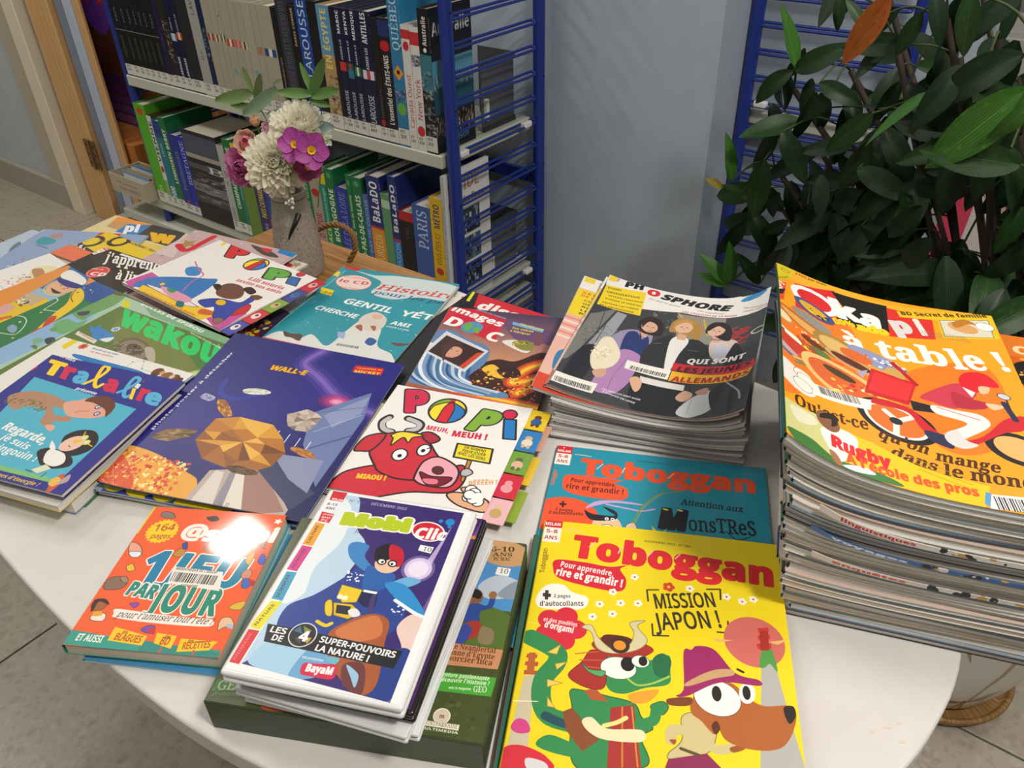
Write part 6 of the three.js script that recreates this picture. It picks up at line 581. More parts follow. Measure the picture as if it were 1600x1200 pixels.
{ const t = thing('bookshelf', 'blue steel bookshelf with wire ladder sides full of guide books', 'bookshelf', [0, 0, 0]);
  const post = new THREE.CylinderGeometry(0.0142, 0.0142, 2.0, 20), cap = new THREE.CylinderGeometry(0.0026, 0.0026, 0.002, 10).rotateZ(Math.PI / 2);
  for (const [x, z] of [[SHX1, -1.283], [SHX1, -1.602], [SHX0 - 0.014, -1.283], [SHX0 - 0.014, -1.602]]) { const p = mesh('post', post, blue, t); p.position.set(x, 1.0, z); if (x === SHX1) for (const y of [-0.33, -0.16, 0.05, 0.24]) { const h = mesh('screw_hole', cap, std('#0d1433', 0.8), p); h.position.set(0.0142, TOP - 1.0 + y, 0); } }
  const rung = hairpin(0.285, 0.013, 0.0033); for (let i = -9; i < 14; i++) { const y = TOP - 0.048 + (i - 0.05) * 0.0556; mesh('rung', rung, blue, t).position.set(SHX1, y, -1.3); mesh('rung', rung, blue, t).position.set(SHX0 - 0.014, y, -1.3); }
  for (const y of [S1Y, S2Y]) { const x0 = y === S2Y ? -2.58 : SHX0, b = mesh('shelf_board', box(SHX1 - 0.02 - x0, 0.030, 0.33, (SHX1 - 0.02 + x0) / 2, y - 0.0152, -1.265 - 0.165, 0.003), shelfGrey, t); void b;
    for (const z of [-1.312, -1.548]) mesh('shelf_clip', box(0.016, 0.014, 0.030, SHX1 + 0.002, y - 0.002, z, 0.004), clipWhite, t); }
  mesh('shelf_board', box(1.45, 0.03, 0.36, -1.87, 0.195, -1.43, 0.003), shelfGrey, t); mesh('back_rail', box(1.2, 0.03, 0.012, -1.75, TOP + 0.36, -1.606), blue, t); mesh('back_rail', box(1.2, 0.03, 0.012, -1.75, TOP - 0.20, -1.606), blue, t);
}
{ const t = thing('bookshelf', 'second blue rack with wire rungs half hidden behind the plant', 'bookshelf', [0, 0, 0]);
  const post = new THREE.CylinderGeometry(0.0142, 0.0142, 2.0, 20); for (const x of [-0.682, -0.365]) mesh('post', post, blue, t).position.set(x, 1.0, -1.76);
  const rung = hairpin(0.285, 0.013, 0.0033).rotateY(-Math.PI / 2); for (let i = -10; i < 12; i++) mesh('rung', rung, blue, t).position.set(-0.667, TOP + 0.0215 + i * 0.0545, -1.76);
  mesh('shelf_board', box(0.30, 0.03, 0.05, -0.524, TOP - 0.012, -1.80, 0.003), shelfGrey, t); mesh('shelf_clip', box(0.03, 0.014, 0.016, -0.645, TOP + 0.024, -1.757, 0.004), clipWhite, t);
}
// ---- spines: one sheet of prints, a cell of 64 x 512 per book
const CELLS = []; const spineSheet = document.createElement('canvas'); spineSheet.width = 2048; spineSheet.height = 2048; const sg = spineSheet.getContext('2d');
// text runs up the spine; parts: [text, from (0 foot .. 1 head), to, size 0..1 of the width, colour, font]; marks: [kind, y, colour, size]
function spineCell(base, parts, marks, call) {
  const i = CELLS.length, x0 = (i % 32) * 64, y0 = Math.floor(i / 32) * 512, r = rng(900 + i); CELLS.push([x0, y0]); sg.save(); sg.beginPath(); sg.rect(x0, y0, 64, 512); sg.clip(); sg.translate(x0, y0);
  const fill = (c, a = 0, b = 1) => { sg.fillStyle = c; sg.fillRect(0, 512 * (1 - b), 64, 512 * (b - a)); };
  (Array.isArray(base) ? base : [[base, 0, 1]]).forEach(([c, a, b]) => fill(c, a, b));
  for (const [kind, y, c, s = 0.3] of marks) { sg.fillStyle = c; const cy = 512 * (1 - y); if (kind === 'dot') { sg.beginPath(); sg.ellipse(32, cy, 64 * s * 0.5, 64 * s * 0.42, 0, 0, 7); sg.fill(); } else if (kind === 'flag') { sg.fillRect(6, cy - 18, 52, 36); sg.fillStyle = s; sg.fillRect(24, cy - 18, 16, 36); } else if (kind === 'letter') { sg.font = '52px serif'; sg.fillText(s, 34, cy); } else if (kind === 'band') sg.fillRect(0, cy - 512 * s / 2, 64, 512 * s); else if (kind === 'diamond') { sg.beginPath(); sg.moveTo(32, cy - 26); sg.lineTo(60, cy); sg.lineTo(32, cy + 26); sg.lineTo(4, cy); sg.fill(); sg.fillStyle = '#222'; sg.fillRect(24, cy - 8, 16, 12); } else if (kind === 'photo') for (let k = 0; k < 90; k++) { sg.fillStyle = [c, '#20242a', '#cfc8b8', '#5f6a72'][Math.floor(r() * 4)]; sg.globalAlpha = 0.55; sg.fillRect(r() * 64, cy + (r() - 0.5) * 512 * s, 4 + r() * 16, 2 + r() * 10); sg.globalAlpha = 1; } }
  for (const [str, a, b, size, c, f = 'bold'] of parts) { sg.save(); sg.translate(32 + size * 22, 512 * (1 - a)); sg.rotate(-Math.PI / 2); sg.font = (f === 'serif' ? '' : f + ' ') + '60px ' + (f === 'serif' ? 'serif' : 'sans-serif'); sg.fillStyle = c; const wd = sg.measureText(str).width; sg.scale(512 * (b - a) / wd, size * 1.02); sg.fillText(str, 0, 0); sg.restore(); }
  if (call) { const hh = 58; sg.fillStyle = '#dcdcd6'; sg.fillRect(0, 512 - hh - 6, 64, hh); sg.fillStyle = '#3a3a3c'; sg.font = 'bold 17px sans-serif'; call.split(' ').forEach((s, k) => sg.fillText(s, 10, 512 - hh + 12 + k * 17)); }
  sg.restore(); return i;
}
const spineTex = new THREE.CanvasTexture(spineSheet); spineTex.colorSpace = THREE.SRGBColorSpace; spineTex.anisotropy = 8;
const spineMat = phys('#ffffff', 0.4, { map: spineTex }), leafPaper = std('#ffffff', 0.9, { map: (() => { const t = canvasTexture(64, 128, (q, w, h) => { q.fillStyle = '#d9d2c2'; q.fillRect(0, 0, w, h); const r = rng(3); for (let i = 0; i < 46; i++) { q.fillStyle = i % 2 ? 'rgba(120,108,90,.35)' : 'rgba(245,240,228,.5)'; q.fillRect(r() * w, 0, 1, h); } }); t.repeat.set(50, 5); return t; })() });
const boardMats = new Map(), boardMat = (c) => { if (!boardMats.has(c)) boardMats.set(c, phys(c, 0.4)); return boardMats.get(c); };
// a book standing with its spine at z, between x0 and x1; parts: spine, cover, pages
function book(label, x0, x1, y, z, high, deep, cell, colour, group, lean = 0, coverMap) {
  const w = x1 - x0 - 0.0012, t = thing('book', label, 'book', [(x0 + x1) / 2, y, z], 0, group), b = Math.min(0.0022, w * 0.22); t.rotation.z = lean;
  const [cx, cy] = CELLS[cell], s = box(w, high, 0.0016, 0, high / 2, -0.0008), uv = s.attributes.uv; for (let i = 0; i < uv.count; i++) uv.setXY(i, (cx + 1 + uv.getX(i) * 62) / 2048, 1 - (cy + (1 - uv.getY(i)) * 512) / 2048);
  mesh('spine', s, spineMat, t); mesh('cover', [box(b, high, deep, -w / 2 + b / 2, high / 2, -0.0016 - deep / 2), box(b, high, deep, w / 2 - b / 2, high / 2, -0.0016 - deep / 2)], boardMat(colour), t);
  mesh('pages', worldUV(box(w - 2 * b, high - 0.008, deep - 0.004, 0, high / 2 - 0.001, -0.0018 - deep / 2)), leafPaper, t);
  if (coverMap) { const p = mesh('front_print', new THREE.PlaneGeometry(deep, high).rotateY(Math.PI / 2).translate(w / 2 + 0.0004, high / 2, -0.0016 - deep / 2), coverMap, t); void p; }
  return t;
}
const N0 = '#141b3c', K = '#16181b', BG = '#aca894';
// upper shelf: [label, spine base, texts, marks, call number, board colour]
const UP = [
  ...[1, 2, 3, 4, 5, 6, 7].map((i) => [['first', 'second', 'third', 'fourth', 'fifth', 'sixth', 'seventh'][i - 1] + ' thin black guide with a white dash from the left end of the upper shelf', '#14181a', [['COLLECTION VOYAGE', 0.2, 0.42, 0.3, '#7a8284', 'normal'], ['PAYS', 0.56, 0.7, 0.34, '#8a9294', 'normal']], [['band', 0.48, '#9aa0a0', 0.006]], '91' + i + ' GUI', K, 'thin black guides at the left end of the upper shelf']),
  ['narrow dark purple spine right of the thin black guides', '#241c44', [['ATLAS', 0.4, 0.55, 0.3, '#6a6a8a', 'normal']], [], '912 ATL', '#241c44'],
  ['spine with a gold and dark photo, right of the purple one', '#2a2620', [], [['photo', 0.45, '#b98a3a', 0.4]], '915 DOR', '#2a2620'],
  ['navy country guide with a pale flag mark beside the gold photo spine', N0, [['LAROUSSE', 0.12, 0.32, 0.5, '#e6e8ee'], ['AIMER LE', 0.56, 0.68, 0.26, '#c8ccd8']], [['flag', 0.5, '#8fb0d8', '#e6e6e6']], '914 LAR', N0],
  ['navy country guide with a tricolour flag mark, left of the wide charcoal book', N0, [['LAROUSSE', 0.12, 0.32, 0.5, '#e6e8ee'], ['AIMER LE', 0.56, 0.72, 0.26, '#c8ccd8']], [['flag', 0.52, '#d8642c', '#efe6d8']], '914 LAR', N0],
  ['wide charcoal book without visible title on the upper shelf', '#26282c', [], [], '910 VOY', '#26282c'],
  ['pale grey spine marked LAVI beside the wide charcoal book', '#a8aaa6', [['LAVI', 0.78, 0.95, 0.5, '#33353a', 'normal'], ['M.P', 0.36, 0.45, 0.34, '#33353a', 'normal']], [], '910 LAV', '#a8aaa6'],
  ['navy spine with a small moonlit photo, left of the beige series', '#16244e', [], [['photo', 0.5, '#7a8fb8', 0.3]], '917 MER', '#16244e'],
  ['beige series spine with a red striped flag', BG, [['GEO', 0.12, 0.18, 0.2, '#a07a6a', 'normal']], [['flag', 0.62, '#a8382c', '#d8d0c0']], '916 GUI', BG], ['beige series spine with a pale flag and dark spot', BG, [['GUIDE', 0.12, 0.2, 0.2, '#a07a6a', 'normal']], [['flag', 0.62, '#d8c8a8', '#6a3a2a']], '916 GUI', BG], ['beige series spine with a red white and green flag', BG, [['GUIDE', 0.12, 0.2, 0.2, '#a07a6a', 'normal'], ['L', 0.82, 0.88, 0.5, '#4a463c', 'serif']], [['flag', 0.63, '#3f7a4a', '#efe9e0']], '915 GUI', BG],
  ['beige series spine with a red cross flag', BG, [['GUIDE', 0.1, 0.18, 0.2, '#a07a6a', 'normal']], [['flag', 0.6, '#c8402c', '#efe9e0'], ['dot', 0.33, '#6aa8b0', 0.5]], '914 GUI', BG], ['beige series spine with a pink and red flag', BG, [['GUIDE', 0.12, 0.2, 0.2, '#a07a6a', 'normal']], [['flag', 0.6, '#d05a5a', '#e0a8a0']], '914 GUI', BG], ['beige series spine with a black and cream flag', BG, [['GUIDE', 0.1, 0.18, 0.2, '#a07a6a', 'normal']], [['flag', 0.6, '#d8cfa8', '#26241f']], '914 GUI', BG],
  ['plain beige series spine without a flag', '#b0ac98', [['GUIDE', 0.12, 0.2, 0.2, '#a07a6a', 'normal']], [['dot', 0.36, '#6aa8b0', 0.5]], '914 GUI', BG], ['beige series spine with an orange and teal flag', BG, [['GUIDE', 0.12, 0.2, 0.2, '#a07a6a', 'normal']], [['flag', 0.58, '#d8783a', '#4a98a0']], '913 GUI', BG], ['beige series spine with a blue striped flag, last of the series', BG, [['GUIDE', 0.12, 0.2, 0.2, '#a07a6a', 'normal']], [['flag', 0.58, '#2a4a8a', '#e6e6e0']], '911 GUI', BG],
  ['slim black spine with cream script right of the beige series', K, [['transsibérien', 0.2, 0.56, 0.55, '#a8a48c', 'normal']], [], '915 TRA', K],
  ['dark grey spine about Toulouse old and new', '#33343f', [['TOULOUSE D\'HIER ET D\'AUJOURD\'HUI', 0.2, 0.98, 0.66, '#6f7084', 'serif']], [['band', 0.1, '#c8642c', 0.02], ['band', 0.14, '#8a8e9a', 0.04]], '944 TOU', '#33343f'],
  ['black book marked Paris left of the bright blue spine', K, [['PARIS COMME', 0.66, 0.98, 0.4, '#d0b89a']], [], '944 PAR', K],
  ['bright blue spine with tall white capitals', '#1a4aa0', [['LAROUSSE', 0.38, 0.98, 0.8, '#d6e0f0', 'normal']], [], null, '#1a4aa0'],
  ['thick black book between the bright blue and the sandy spine', '#17181a', [], [], '913 EGY', K],
  ['sandy spine about Egypt with a blue head', [['#b89a6a', 0, 0.62], ['#5f9ac8', 0.62, 1]], [['EN ÉGYPTE', 0.5, 0.98, 0.66, '#e8d878']], [['photo', 0.3, '#a8824a', 0.3]], '913 EGY', '#b89a6a'],
  ['dark brown book left of the navy country guides', '#1d1a1c', [], [], '913 EGY', K],
  ['navy country guide marked Maroc', N0, [['LAROUSSE', 0.13, 0.36, 0.6, '#e6e8ee', 'normal'], ['AIMER LE', 0.6, 0.76, 0.3, '#d8dce6'], ['MAROC', 0.8, 0.98, 0.56, '#f2f4f8']], [['flag', 0.55, '#d03a34', '#d03a34']], '916 MAR', N0], ['navy country guide marked Kenya', N0, [['LAROUSSE', 0.13, 0.36, 0.6, '#e6e8ee', 'normal'], ['AIMER LE', 0.6, 0.76, 0.3, '#d8dce6'], ['KENYA', 0.8, 0.98, 0.56, '#f2f4f8']], [['flag', 0.55, '#2a5a4a', '#c8403a'], ['flag', 0.5, '#2f7ab0', '#2f8a5a']], '916 KEN', N0], ['navy country guide marked Mexique', N0, [['LAROUSSE', 0.13, 0.36, 0.6, '#e6e8ee', 'normal'], ['AIMER LE', 0.58, 0.74, 0.3, '#d8dce6'], ['MEXIQUE', 0.77, 0.99, 0.56, '#f2f4f8']], [['flag', 0.53, '#2f8a4a', '#efe6d8']], '917 MEX', N0], ['navy country guide marked Antilles, widest of the four', N0, [['LAROUSSE', 0.13, 0.36, 0.6, '#e6e8ee', 'normal'], ['AIMER LES', 0.56, 0.73, 0.3, '#d8dce6'], ['ANTILLES', 0.76, 0.99, 0.56, '#f2f4f8']], [['flag', 0.52, '#d8e0ea', '#c8403a']], '917 ANT', N0],
  ['narrow black spine with a red spot at its foot', '#1b1a1d', [['histoire', 0.2, 0.45, 0.3, '#8a8a8a', 'normal']], [['dot', 0.16, '#b8243a', 0.6]], '917 USA', '#1b1a1d'], ['black guide about the United States with a red dot', '#1c1b22', [['L\'essentiel des ÉTATS-UNIS', 0.16, 0.72, 0.62, '#f0f0f0']], [['dot', 0.79, '#c8242c', 0.8], ['band', 0.92, '#24346e', 0.12]], '917 USA', '#1c1b22'],
  ['turquoise spine about Québec with a road sign', [['#2f7fae', 0, 1]], [['QUÉBEC', 0.64, 0.97, 0.85, '#cfe4ee', 'serif']], [['diamond', 0.5, '#e89a3a'], ['dot', 0.26, '#6ab04a', 0.8], ['photo', 0.36, '#4a6ab0', 0.06]], '917 QUE', '#2f8ab8'],
  ['white guide marked Canada Ouest', '#dcdcda', [['Canada Ouest', 0.18, 0.62, 0.75, '#c03a3a', 'normal']], [['dot', 0.84, '#c8323a', 0.7], ['band', 0.93, '#c8323a', 0.07]], '917 CAN', '#d8d8d6'], ['white guide marked New York with a red dot below', '#dedede', [['New York', 0.26, 0.6, 0.8, '#b83038', 'normal']], [['dot', 0.17, '#c8323a', 0.85], ['band', 0.91, '#c8323a', 0.1], ['photo', 0.75, '#8a9ac8', 0.08]], '917 NEW', '#dadada'],
  ['black guide about Australia with a photo on its cover', [['#17181c', 0, 1], ['#3a7a8a', 0.45, 0.7]], [['Australie', 0.76, 0.95, 0.55, '#efefef']], [['dot', 0.73, '#f0f0f0', 0.3], ['photo', 0.25, '#b8b8b8', 0.25], ['photo', 0.5, '#3a8a9a', 0.2]], '919 AUS', '#17181c'],
];
// lower shelf
const GV = '#12713f';
const LO = [
  ['light green spine with a red dot, first on the lower shelf', '#58b02a', [['JURA', 0.06, 0.2, 0.5, '#d8ecb0', 'normal']], [['dot', 0.93, '#d0442c', 0.6]], '944 VIE', '#4a9a24'], ['white and green spine with black capitals next to the light green one', [['#d8dcd2', 0, 1], ['#8ab06a', 0, 0.3]], [['VIENNE', 0.5, 0.95, 0.9, '#2a2a2c']], [['dot', 0.42, '#b8242c', 0.7]], '944 VIE', '#4a3418'],
  ['teal spine with the number 1000 and a navy head', [['#1f7a8a', 0, 1], ['#223a8a', 0.82, 1]], [['1000', 0.12, 0.26, 0.9, '#e8f0ee'], ['LIEUX', 0.6, 0.75, 0.4, '#cfe4ea', 'normal']], [], '944 MIL', '#1d6a78'], ['green regional guide marked Limousin Berry', GV, [['LIMOUSIN BERRY', 0.3, 0.88, 0.72, '#e6f0e0']], [], '944 LIM', '#0f6a3c'], ['royal blue spine left of the Bretagne book', '#20328f', [['Bourbonnais', 0.3, 0.8, 0.55, '#8a98d0', 'serif']], [['dot', 0.16, '#c8323a', 0.3]], '944 BOU', '#1f2f88'], ['bright blue spine marked Bretagne', '#1c2fa8', [['BRETAGNE', 0.4, 0.95, 0.85, '#bcc8f0', 'serif']], [['dot', 0.16, '#c8323a', 0.3]], '944 BRE', '#1a2a98'],
  ['thick dark book with a grey seascape and the letter B', [['#1e2024', 0, 1]], [], [['band', 0.86, '#4a5566', 0.2], ['band', 0.73, '#a8a294', 0.05], ['band', 0.62, '#55565a', 0.06], ['band', 0.5, '#2c2c36', 0.14], ['band', 0.38, '#77777a', 0.1], ['band', 0.26, '#44464e', 0.1], ['photo', 0.4, '#85858a', 0.3], ['letter', 0.58, '#d8d8d8', 'B']], null, '#20242c'],
  ['pale grey spine left of the Champagne guide', '#b4b6b2', [['A. 93', 0.55, 0.72, 0.5, '#33353a', 'normal'], ['LOIRE', 0.12, 0.3, 0.5, '#4a4c50', 'normal']], [], '944 LOI', '#a8aaa6'], ['green regional guide marked Champagne Ardenne', GV, [['CHAMPAGNE ARDENNE', 0.28, 0.92, 0.7, '#e6f0e0']], [], '944 CHA', '#0f6a3c'], ['teal spine with a yellow square at its head', [['#178078', 0, 1]], [['Vosges', 0.4, 0.55, 0.5, '#cfe4ea', 'normal']], [['band', 0.95, '#e0c82a', 0.09]], '944 VOS', '#147068'], ['olive green spine behind the pink carnation', '#6a8a34', [], [], null, '#5a7a2c'], ['purple spine with yellow letters left of the vase', '#3a2f6a', [['PAYS CATHARE', 0.45, 0.95, 0.7, '#d8c83a'], ['guide du', 0.2, 0.36, 0.5, '#c8c4dc', 'normal']], [], null, '#332a60'], ['orange edged blue spine just left of the vase', [['#2a4a9a', 0, 1], ['#c86a2a', 0, 0.5]], [], [], null, '#24408a'],
  ['tan book hidden behind the vase', '#8a7a5a', [], [], null, '#8a7a5a'],
  ['green regional guide marked Toulouse Gers beside the vase', GV, [['GORGES TOULOUSE GERS', 0.1, 0.9, 0.7, '#7ac86a']], [], null, '#0f6a3c'], ['grey spine with red capitals about the Riviera', [['#a89a8c', 0, 1]], [['CÔTE D\'AZUR', 0.1, 0.6, 0.85, '#b0303a']], [['dot', 0.82, '#b8242c', 0.8]], null, '#9a8c80'], ['teal spine marked Alsace with a yellow head', [['#1a8a72', 0, 1], ['#d8c82a', 0.9, 1]], [['ALSACE', 0.14, 0.46, 0.75, '#d8e04a'], ['Massif des Vosges', 0.5, 0.86, 0.45, '#bfe4d8', 'normal']], [], null, '#167a64'], ['green regional guide marked Bourgogne', GV, [['BOURGOGNE', 0.3, 0.82, 0.8, '#e6f0e0']], [['dot', 0.94, '#4aa06a', 0.5]], null, '#0f6a3c'], ['blue spine with pale letters right of Bourgogne', '#27369a', [['VALLÉE DE LA LOIRE', 0.15, 0.95, 0.7, '#8a9ae0', 'serif']], [], null, '#222f88'], ['green regional guide marked Picardie', GV, [['PICARDIE', 0.1, 0.48, 0.7, '#e6f0e0'], ['Baie de Somme', 0.5, 0.82, 0.6, '#e6f0e0', 'normal']], [['dot', 0.93, '#4aa06a', 0.5]], null, '#0f6a3c'], ['green regional guide marked Nord-Pas-de-Calais', GV, [['NORD-PAS-DE-CALAIS', 0.08, 0.84, 0.7, '#e6f0e0']], [['dot', 0.94, '#4aa06a', 0.5]], null, '#0f6a3c'], ['light blue spine about the northern coast', '#4a6ab0', [['NORD - PAS DE CALAIS', 0.06, 0.95, 0.75, '#a8c0e8', 'serif']], [], null, '#42609e'],
  ['navy and orange walking guide', [['#e0962a', 0, 0.55], ['#1e2f74', 0.55, 1], ['#c83a3a', 0.545, 0.565]], [['CURIEUX', 0.22, 0.5, 0.8, '#f0d8a8', 'normal'], ['BaLaDO', 0.6, 0.96, 0.85, '#eef0f4'], ['ARDENNES', 0.04, 0.18, 0.5, '#4a2a1a']], [], null, '#1e2f74'], ['pale green spine between the two navy walking guides', '#5f9a68', [['COURS', 0.08, 0.2, 0.5, '#c8e0c4', 'normal']], [['band', 0.9, '#b8d4b4', 0.08]], null, '#568a5e'], ['navy and light blue walking guide', [['#2f7ac0', 0, 0.48], ['#1e2f74', 0.48, 1], ['#c83a3a', 0.47, 0.49]], [['EVASION', 0.2, 0.46, 0.8, '#a8d0f0', 'normal'], ['BaLaDO', 0.54, 0.94, 0.85, '#eef0f4']], [], null, '#1e2f74'], ['black spine with a red head left of the Paris book', [['#1a1517', 0, 1], ['#b82430', 0.9, 1]], [['vin', 0.7, 0.84, 0.35, '#6a5a5c', 'serif']], [], null, '#7a1c24'], ['wide steel blue spine marked Paris', '#3f5fa8', [['PARIS', 0.58, 0.96, 0.8, '#c8d4ee', 'serif']], [['dot', 0.1, '#b8304a', 0.4]], null, '#3a589c'], ['yellow spine about the metro', '#e0b422', [['MÉTRO', 0.74, 0.95, 0.7, '#3a3a6a'], ['VOUS ÊTES ICI', 0.42, 0.7, 0.6, '#5a4a10', 'normal'], ['GUIDE', 0.14, 0.26, 0.5, '#5a4a10', 'normal']], [['dot', 0.36, '#c8302c', 0.6]], null, '#d0a41c'], ['thin pale spine at the right end of the lower shelf', '#b8bcc0', [['architecture guide', 0.1, 0.8, 0.5, '#5a6a8a', 'normal']], [], null, '#d8d8d6'],
];
const coverPrint = (w, h, draw) => phys('#ffffff', 0.35, { map: canvasTexture(w, h, draw) });
const australia = coverPrint(192, 320, (q, w, h) => { q.fillStyle = '#16171d'; q.fillRect(0, 0, w, h); q.fillStyle = '#f0f0ee'; q.font = 'bold 40px sans-serif'; q.fillText('Australie', 8, 58); q.fillStyle = '#5fa4c0'; q.fillRect(0, 110, w, 60); q.fillStyle = '#1f5a6c'; q.fillRect(0, 170, w, 60); const r = rng(401); for (let i = 0; i < 160; i++) { q.fillStyle = ['#d8cfc0', '#8a5a4a', '#2a2a2c', '#c0a890'][i % 4]; q.fillRect(r() * w, 232 + r() * 40, 3, 6 + r() * 10); q.fillStyle = ['#3a4a4a', '#c8c0a8'][i % 2]; q.fillRect(r() * w, 140 + r() * 30, 2, 8); } q.fillStyle = '#5ab0e0'; q.font = '26px sans-serif'; q.fillText('vision', 90, 304); });
const guidePrint = coverPrint(192, 320, (q, w, h) => { q.fillStyle = '#e6e6e2'; q.fillRect(0, 0, w, h); q.fillStyle = '#c87a4a'; q.font = '46px sans-serif'; q.fillText('GUIDE', 14, 48); q.fillStyle = '#3a4a5a'; q.font = 'bold 20px sans-serif'; q.fillText('route des fleurs', 14, 76); const r = rng(403); for (const [y, c] of [[92, '#3a4650'], [158, '#4f6478'], [222, '#2a3448']]) { q.fillStyle = c; q.fillRect(34, y, 110, 58); for (let i = 0; i < 40; i++) { q.fillStyle = ['#1c2428', '#8a98a8', '#c8d0d4'][i % 3]; q.fillRect(34 + r() * 100, y + r() * 50, 3 + r() * 6, 4 + r() * 10); } } });
const ROW_UP = [[-2.35, -2.3073, 0.262], [-2.3073, -2.2775, 0.262], [-2.2775, -2.2478, 0.262], [-2.2478, -2.2241, 0.262], [-2.2241, -2.1962, 0.262], [-2.1962, -2.1718, 0.262], [-2.1718, -2.1386, 0.262], [-2.1386, -2.1118, 0.25], [-2.1118, -2.0824, 0.27], [-2.0824, -2.0548, 0.27], [-2.0548, -2.0287, 0.27], [-2.0287, -1.9796, 0.28], [-1.9796, -1.9382, 0.255], [-1.9382, -1.9164, 0.27], [-1.9164, -1.8868, 0.25], [-1.8868, -1.8616, 0.25], [-1.8616, -1.8419, 0.25], [-1.8419, -1.8082, 0.25], [-1.8082, -1.7826, 0.25], [-1.7826, -1.7574, 0.25], [-1.7574, -1.725, 0.25], [-1.725, -1.7004, 0.25], [-1.7004, -1.6498, 0.25], [-1.6498, -1.6296, 0.25], [-1.6296, -1.5888, 0.27], [-1.5888, -1.5624, 0.26], [-1.5624, -1.5229, 0.28], [-1.5229, -1.4919, 0.275], [-1.4919, -1.4506, 0.27], [-1.4506, -1.4388, 0.27], [-1.4388, -1.4144, 0.27], [-1.4144, -1.3923, 0.27], [-1.3923, -1.3695, 0.27], [-1.3695, -1.3277, 0.27], [-1.3277, -1.3077, 0.26], [-1.3077, -1.2741, 0.263], [-1.2741, -1.2411, 0.316], [-1.2411, -1.2173, 0.256], [-1.2173, -1.1918, 0.255], [-1.1918, -1.1613, 0.292]], ROW_LO = [[-2.3601, -2.3049, 0.309], [-2.3049, -2.2834, 0.281], [-2.2834, -2.2471, 0.272], [-2.2471, -2.216, 0.287], [-2.216, -2.1717, 0.244], [-2.1717, -2.1412, 0.245], [-2.1412, -1.9828, 0.273], [-1.9828, -1.9513, 0.255], [-1.9513, -1.9165, 0.279], [-1.9165, -1.9014, 0.275], [-1.9014, -1.847, 0.173], [-1.847, -1.8019, 0.171], [-1.8019, -1.7647, 0.159], [-1.7647, -1.6413, 0.168], [-1.6413, -1.6063, 0.248], [-1.6063, -1.5679, 0.252], [-1.5679, -1.5426, 0.263], [-1.5426, -1.512, 0.282], [-1.512, -1.4678, 0.242], [-1.4678, -1.4479, 0.281], [-1.4479, -1.4131, 0.281], [-1.4131, -1.395, 0.243], [-1.395, -1.35, 0.297], [-1.35, -1.3217, 0.261], [-1.3217, -1.296, 0.31], [-1.296, -1.2498, 0.231], [-1.2498, -1.1933, 0.258], [-1.1933, -1.1558, 0.288], [-1.1558, -1.1465, 0.343]];
UP.forEach(([label, base, parts, marks, call, colour, group], i) => { const [x0, x1, h] = ROW_UP[i], end = i === UP.length - 1; book(label, x0, x1, S1Y + 0.0004, -1.268, h, end ? 0.13 : 0.16, spineCell(base, parts, marks, call), colour, group, 0, end ? australia : undefined); });
LO.forEach(([label, base, parts, marks, call, colour], i) => { const [x0, x1, h] = ROW_LO[i], end = i === LO.length - 1; book(label, x0, x1, S2Y + 0.0004, -1.261, h, 0.16, spineCell(base, parts, marks, call), colour, undefined, 0, end ? guidePrint : undefined); });
// at the right end of both shelves: bookends and papers seen through the rungs
for (const [y, lab] of [[S1Y, 'grey steel bookend at the right end of the upper shelf'], [S2Y, 'grey steel bookend at the right end of the lower shelf']]) { const t = thing('bookend', lab, 'bookend', [SHX1 - 0.075, y, -1.50]); mesh('side_plate', box(0.004, 0.155, 0.12, 0.03, 0.078, 0), std('#74787c', 0.4, { metalness: 0.4 }), t); mesh('back_plate', box(0.10, 0.155, 0.004, -0.022, 0.078, -0.06), std('#5f6367', 0.4, { metalness: 0.4 }), t); for (const y of [0.15, 0.006]) mesh('rail', box(0.006, 0.012, 0.12, 0.034, y, 0), std('#44484c', 0.5), t); mesh('foot_tab', box(0.012, 0.05, 0.010, 0.037, 0.05, 0.05, 0.003), clipWhite, t); }
for (const [i, [dx, dz, c, s, a]] of [[0, 0, '#d8d8d4', 0.004, 0.1], [-0.01, 0.01, '#c4c8ca', 0.005, 0.35], [0.005, 0.0, '#e2e2de', 0.003, -0.1]].entries()) tag(mesh('leaflet', box(0.085, s, 0.17, SHX1 - 0.075 + dx, S2Y + 0.002 + i * 0.0065, -1.50 + dz).translate(0, 0, 0), std(c, 0.6)), ['white leaflet lowest under the lower grey bookend', 'grey leaflet in the middle under the lower bookend', 'white leaflet topmost under the lower grey bookend'][i], 'leaflet'), void a;
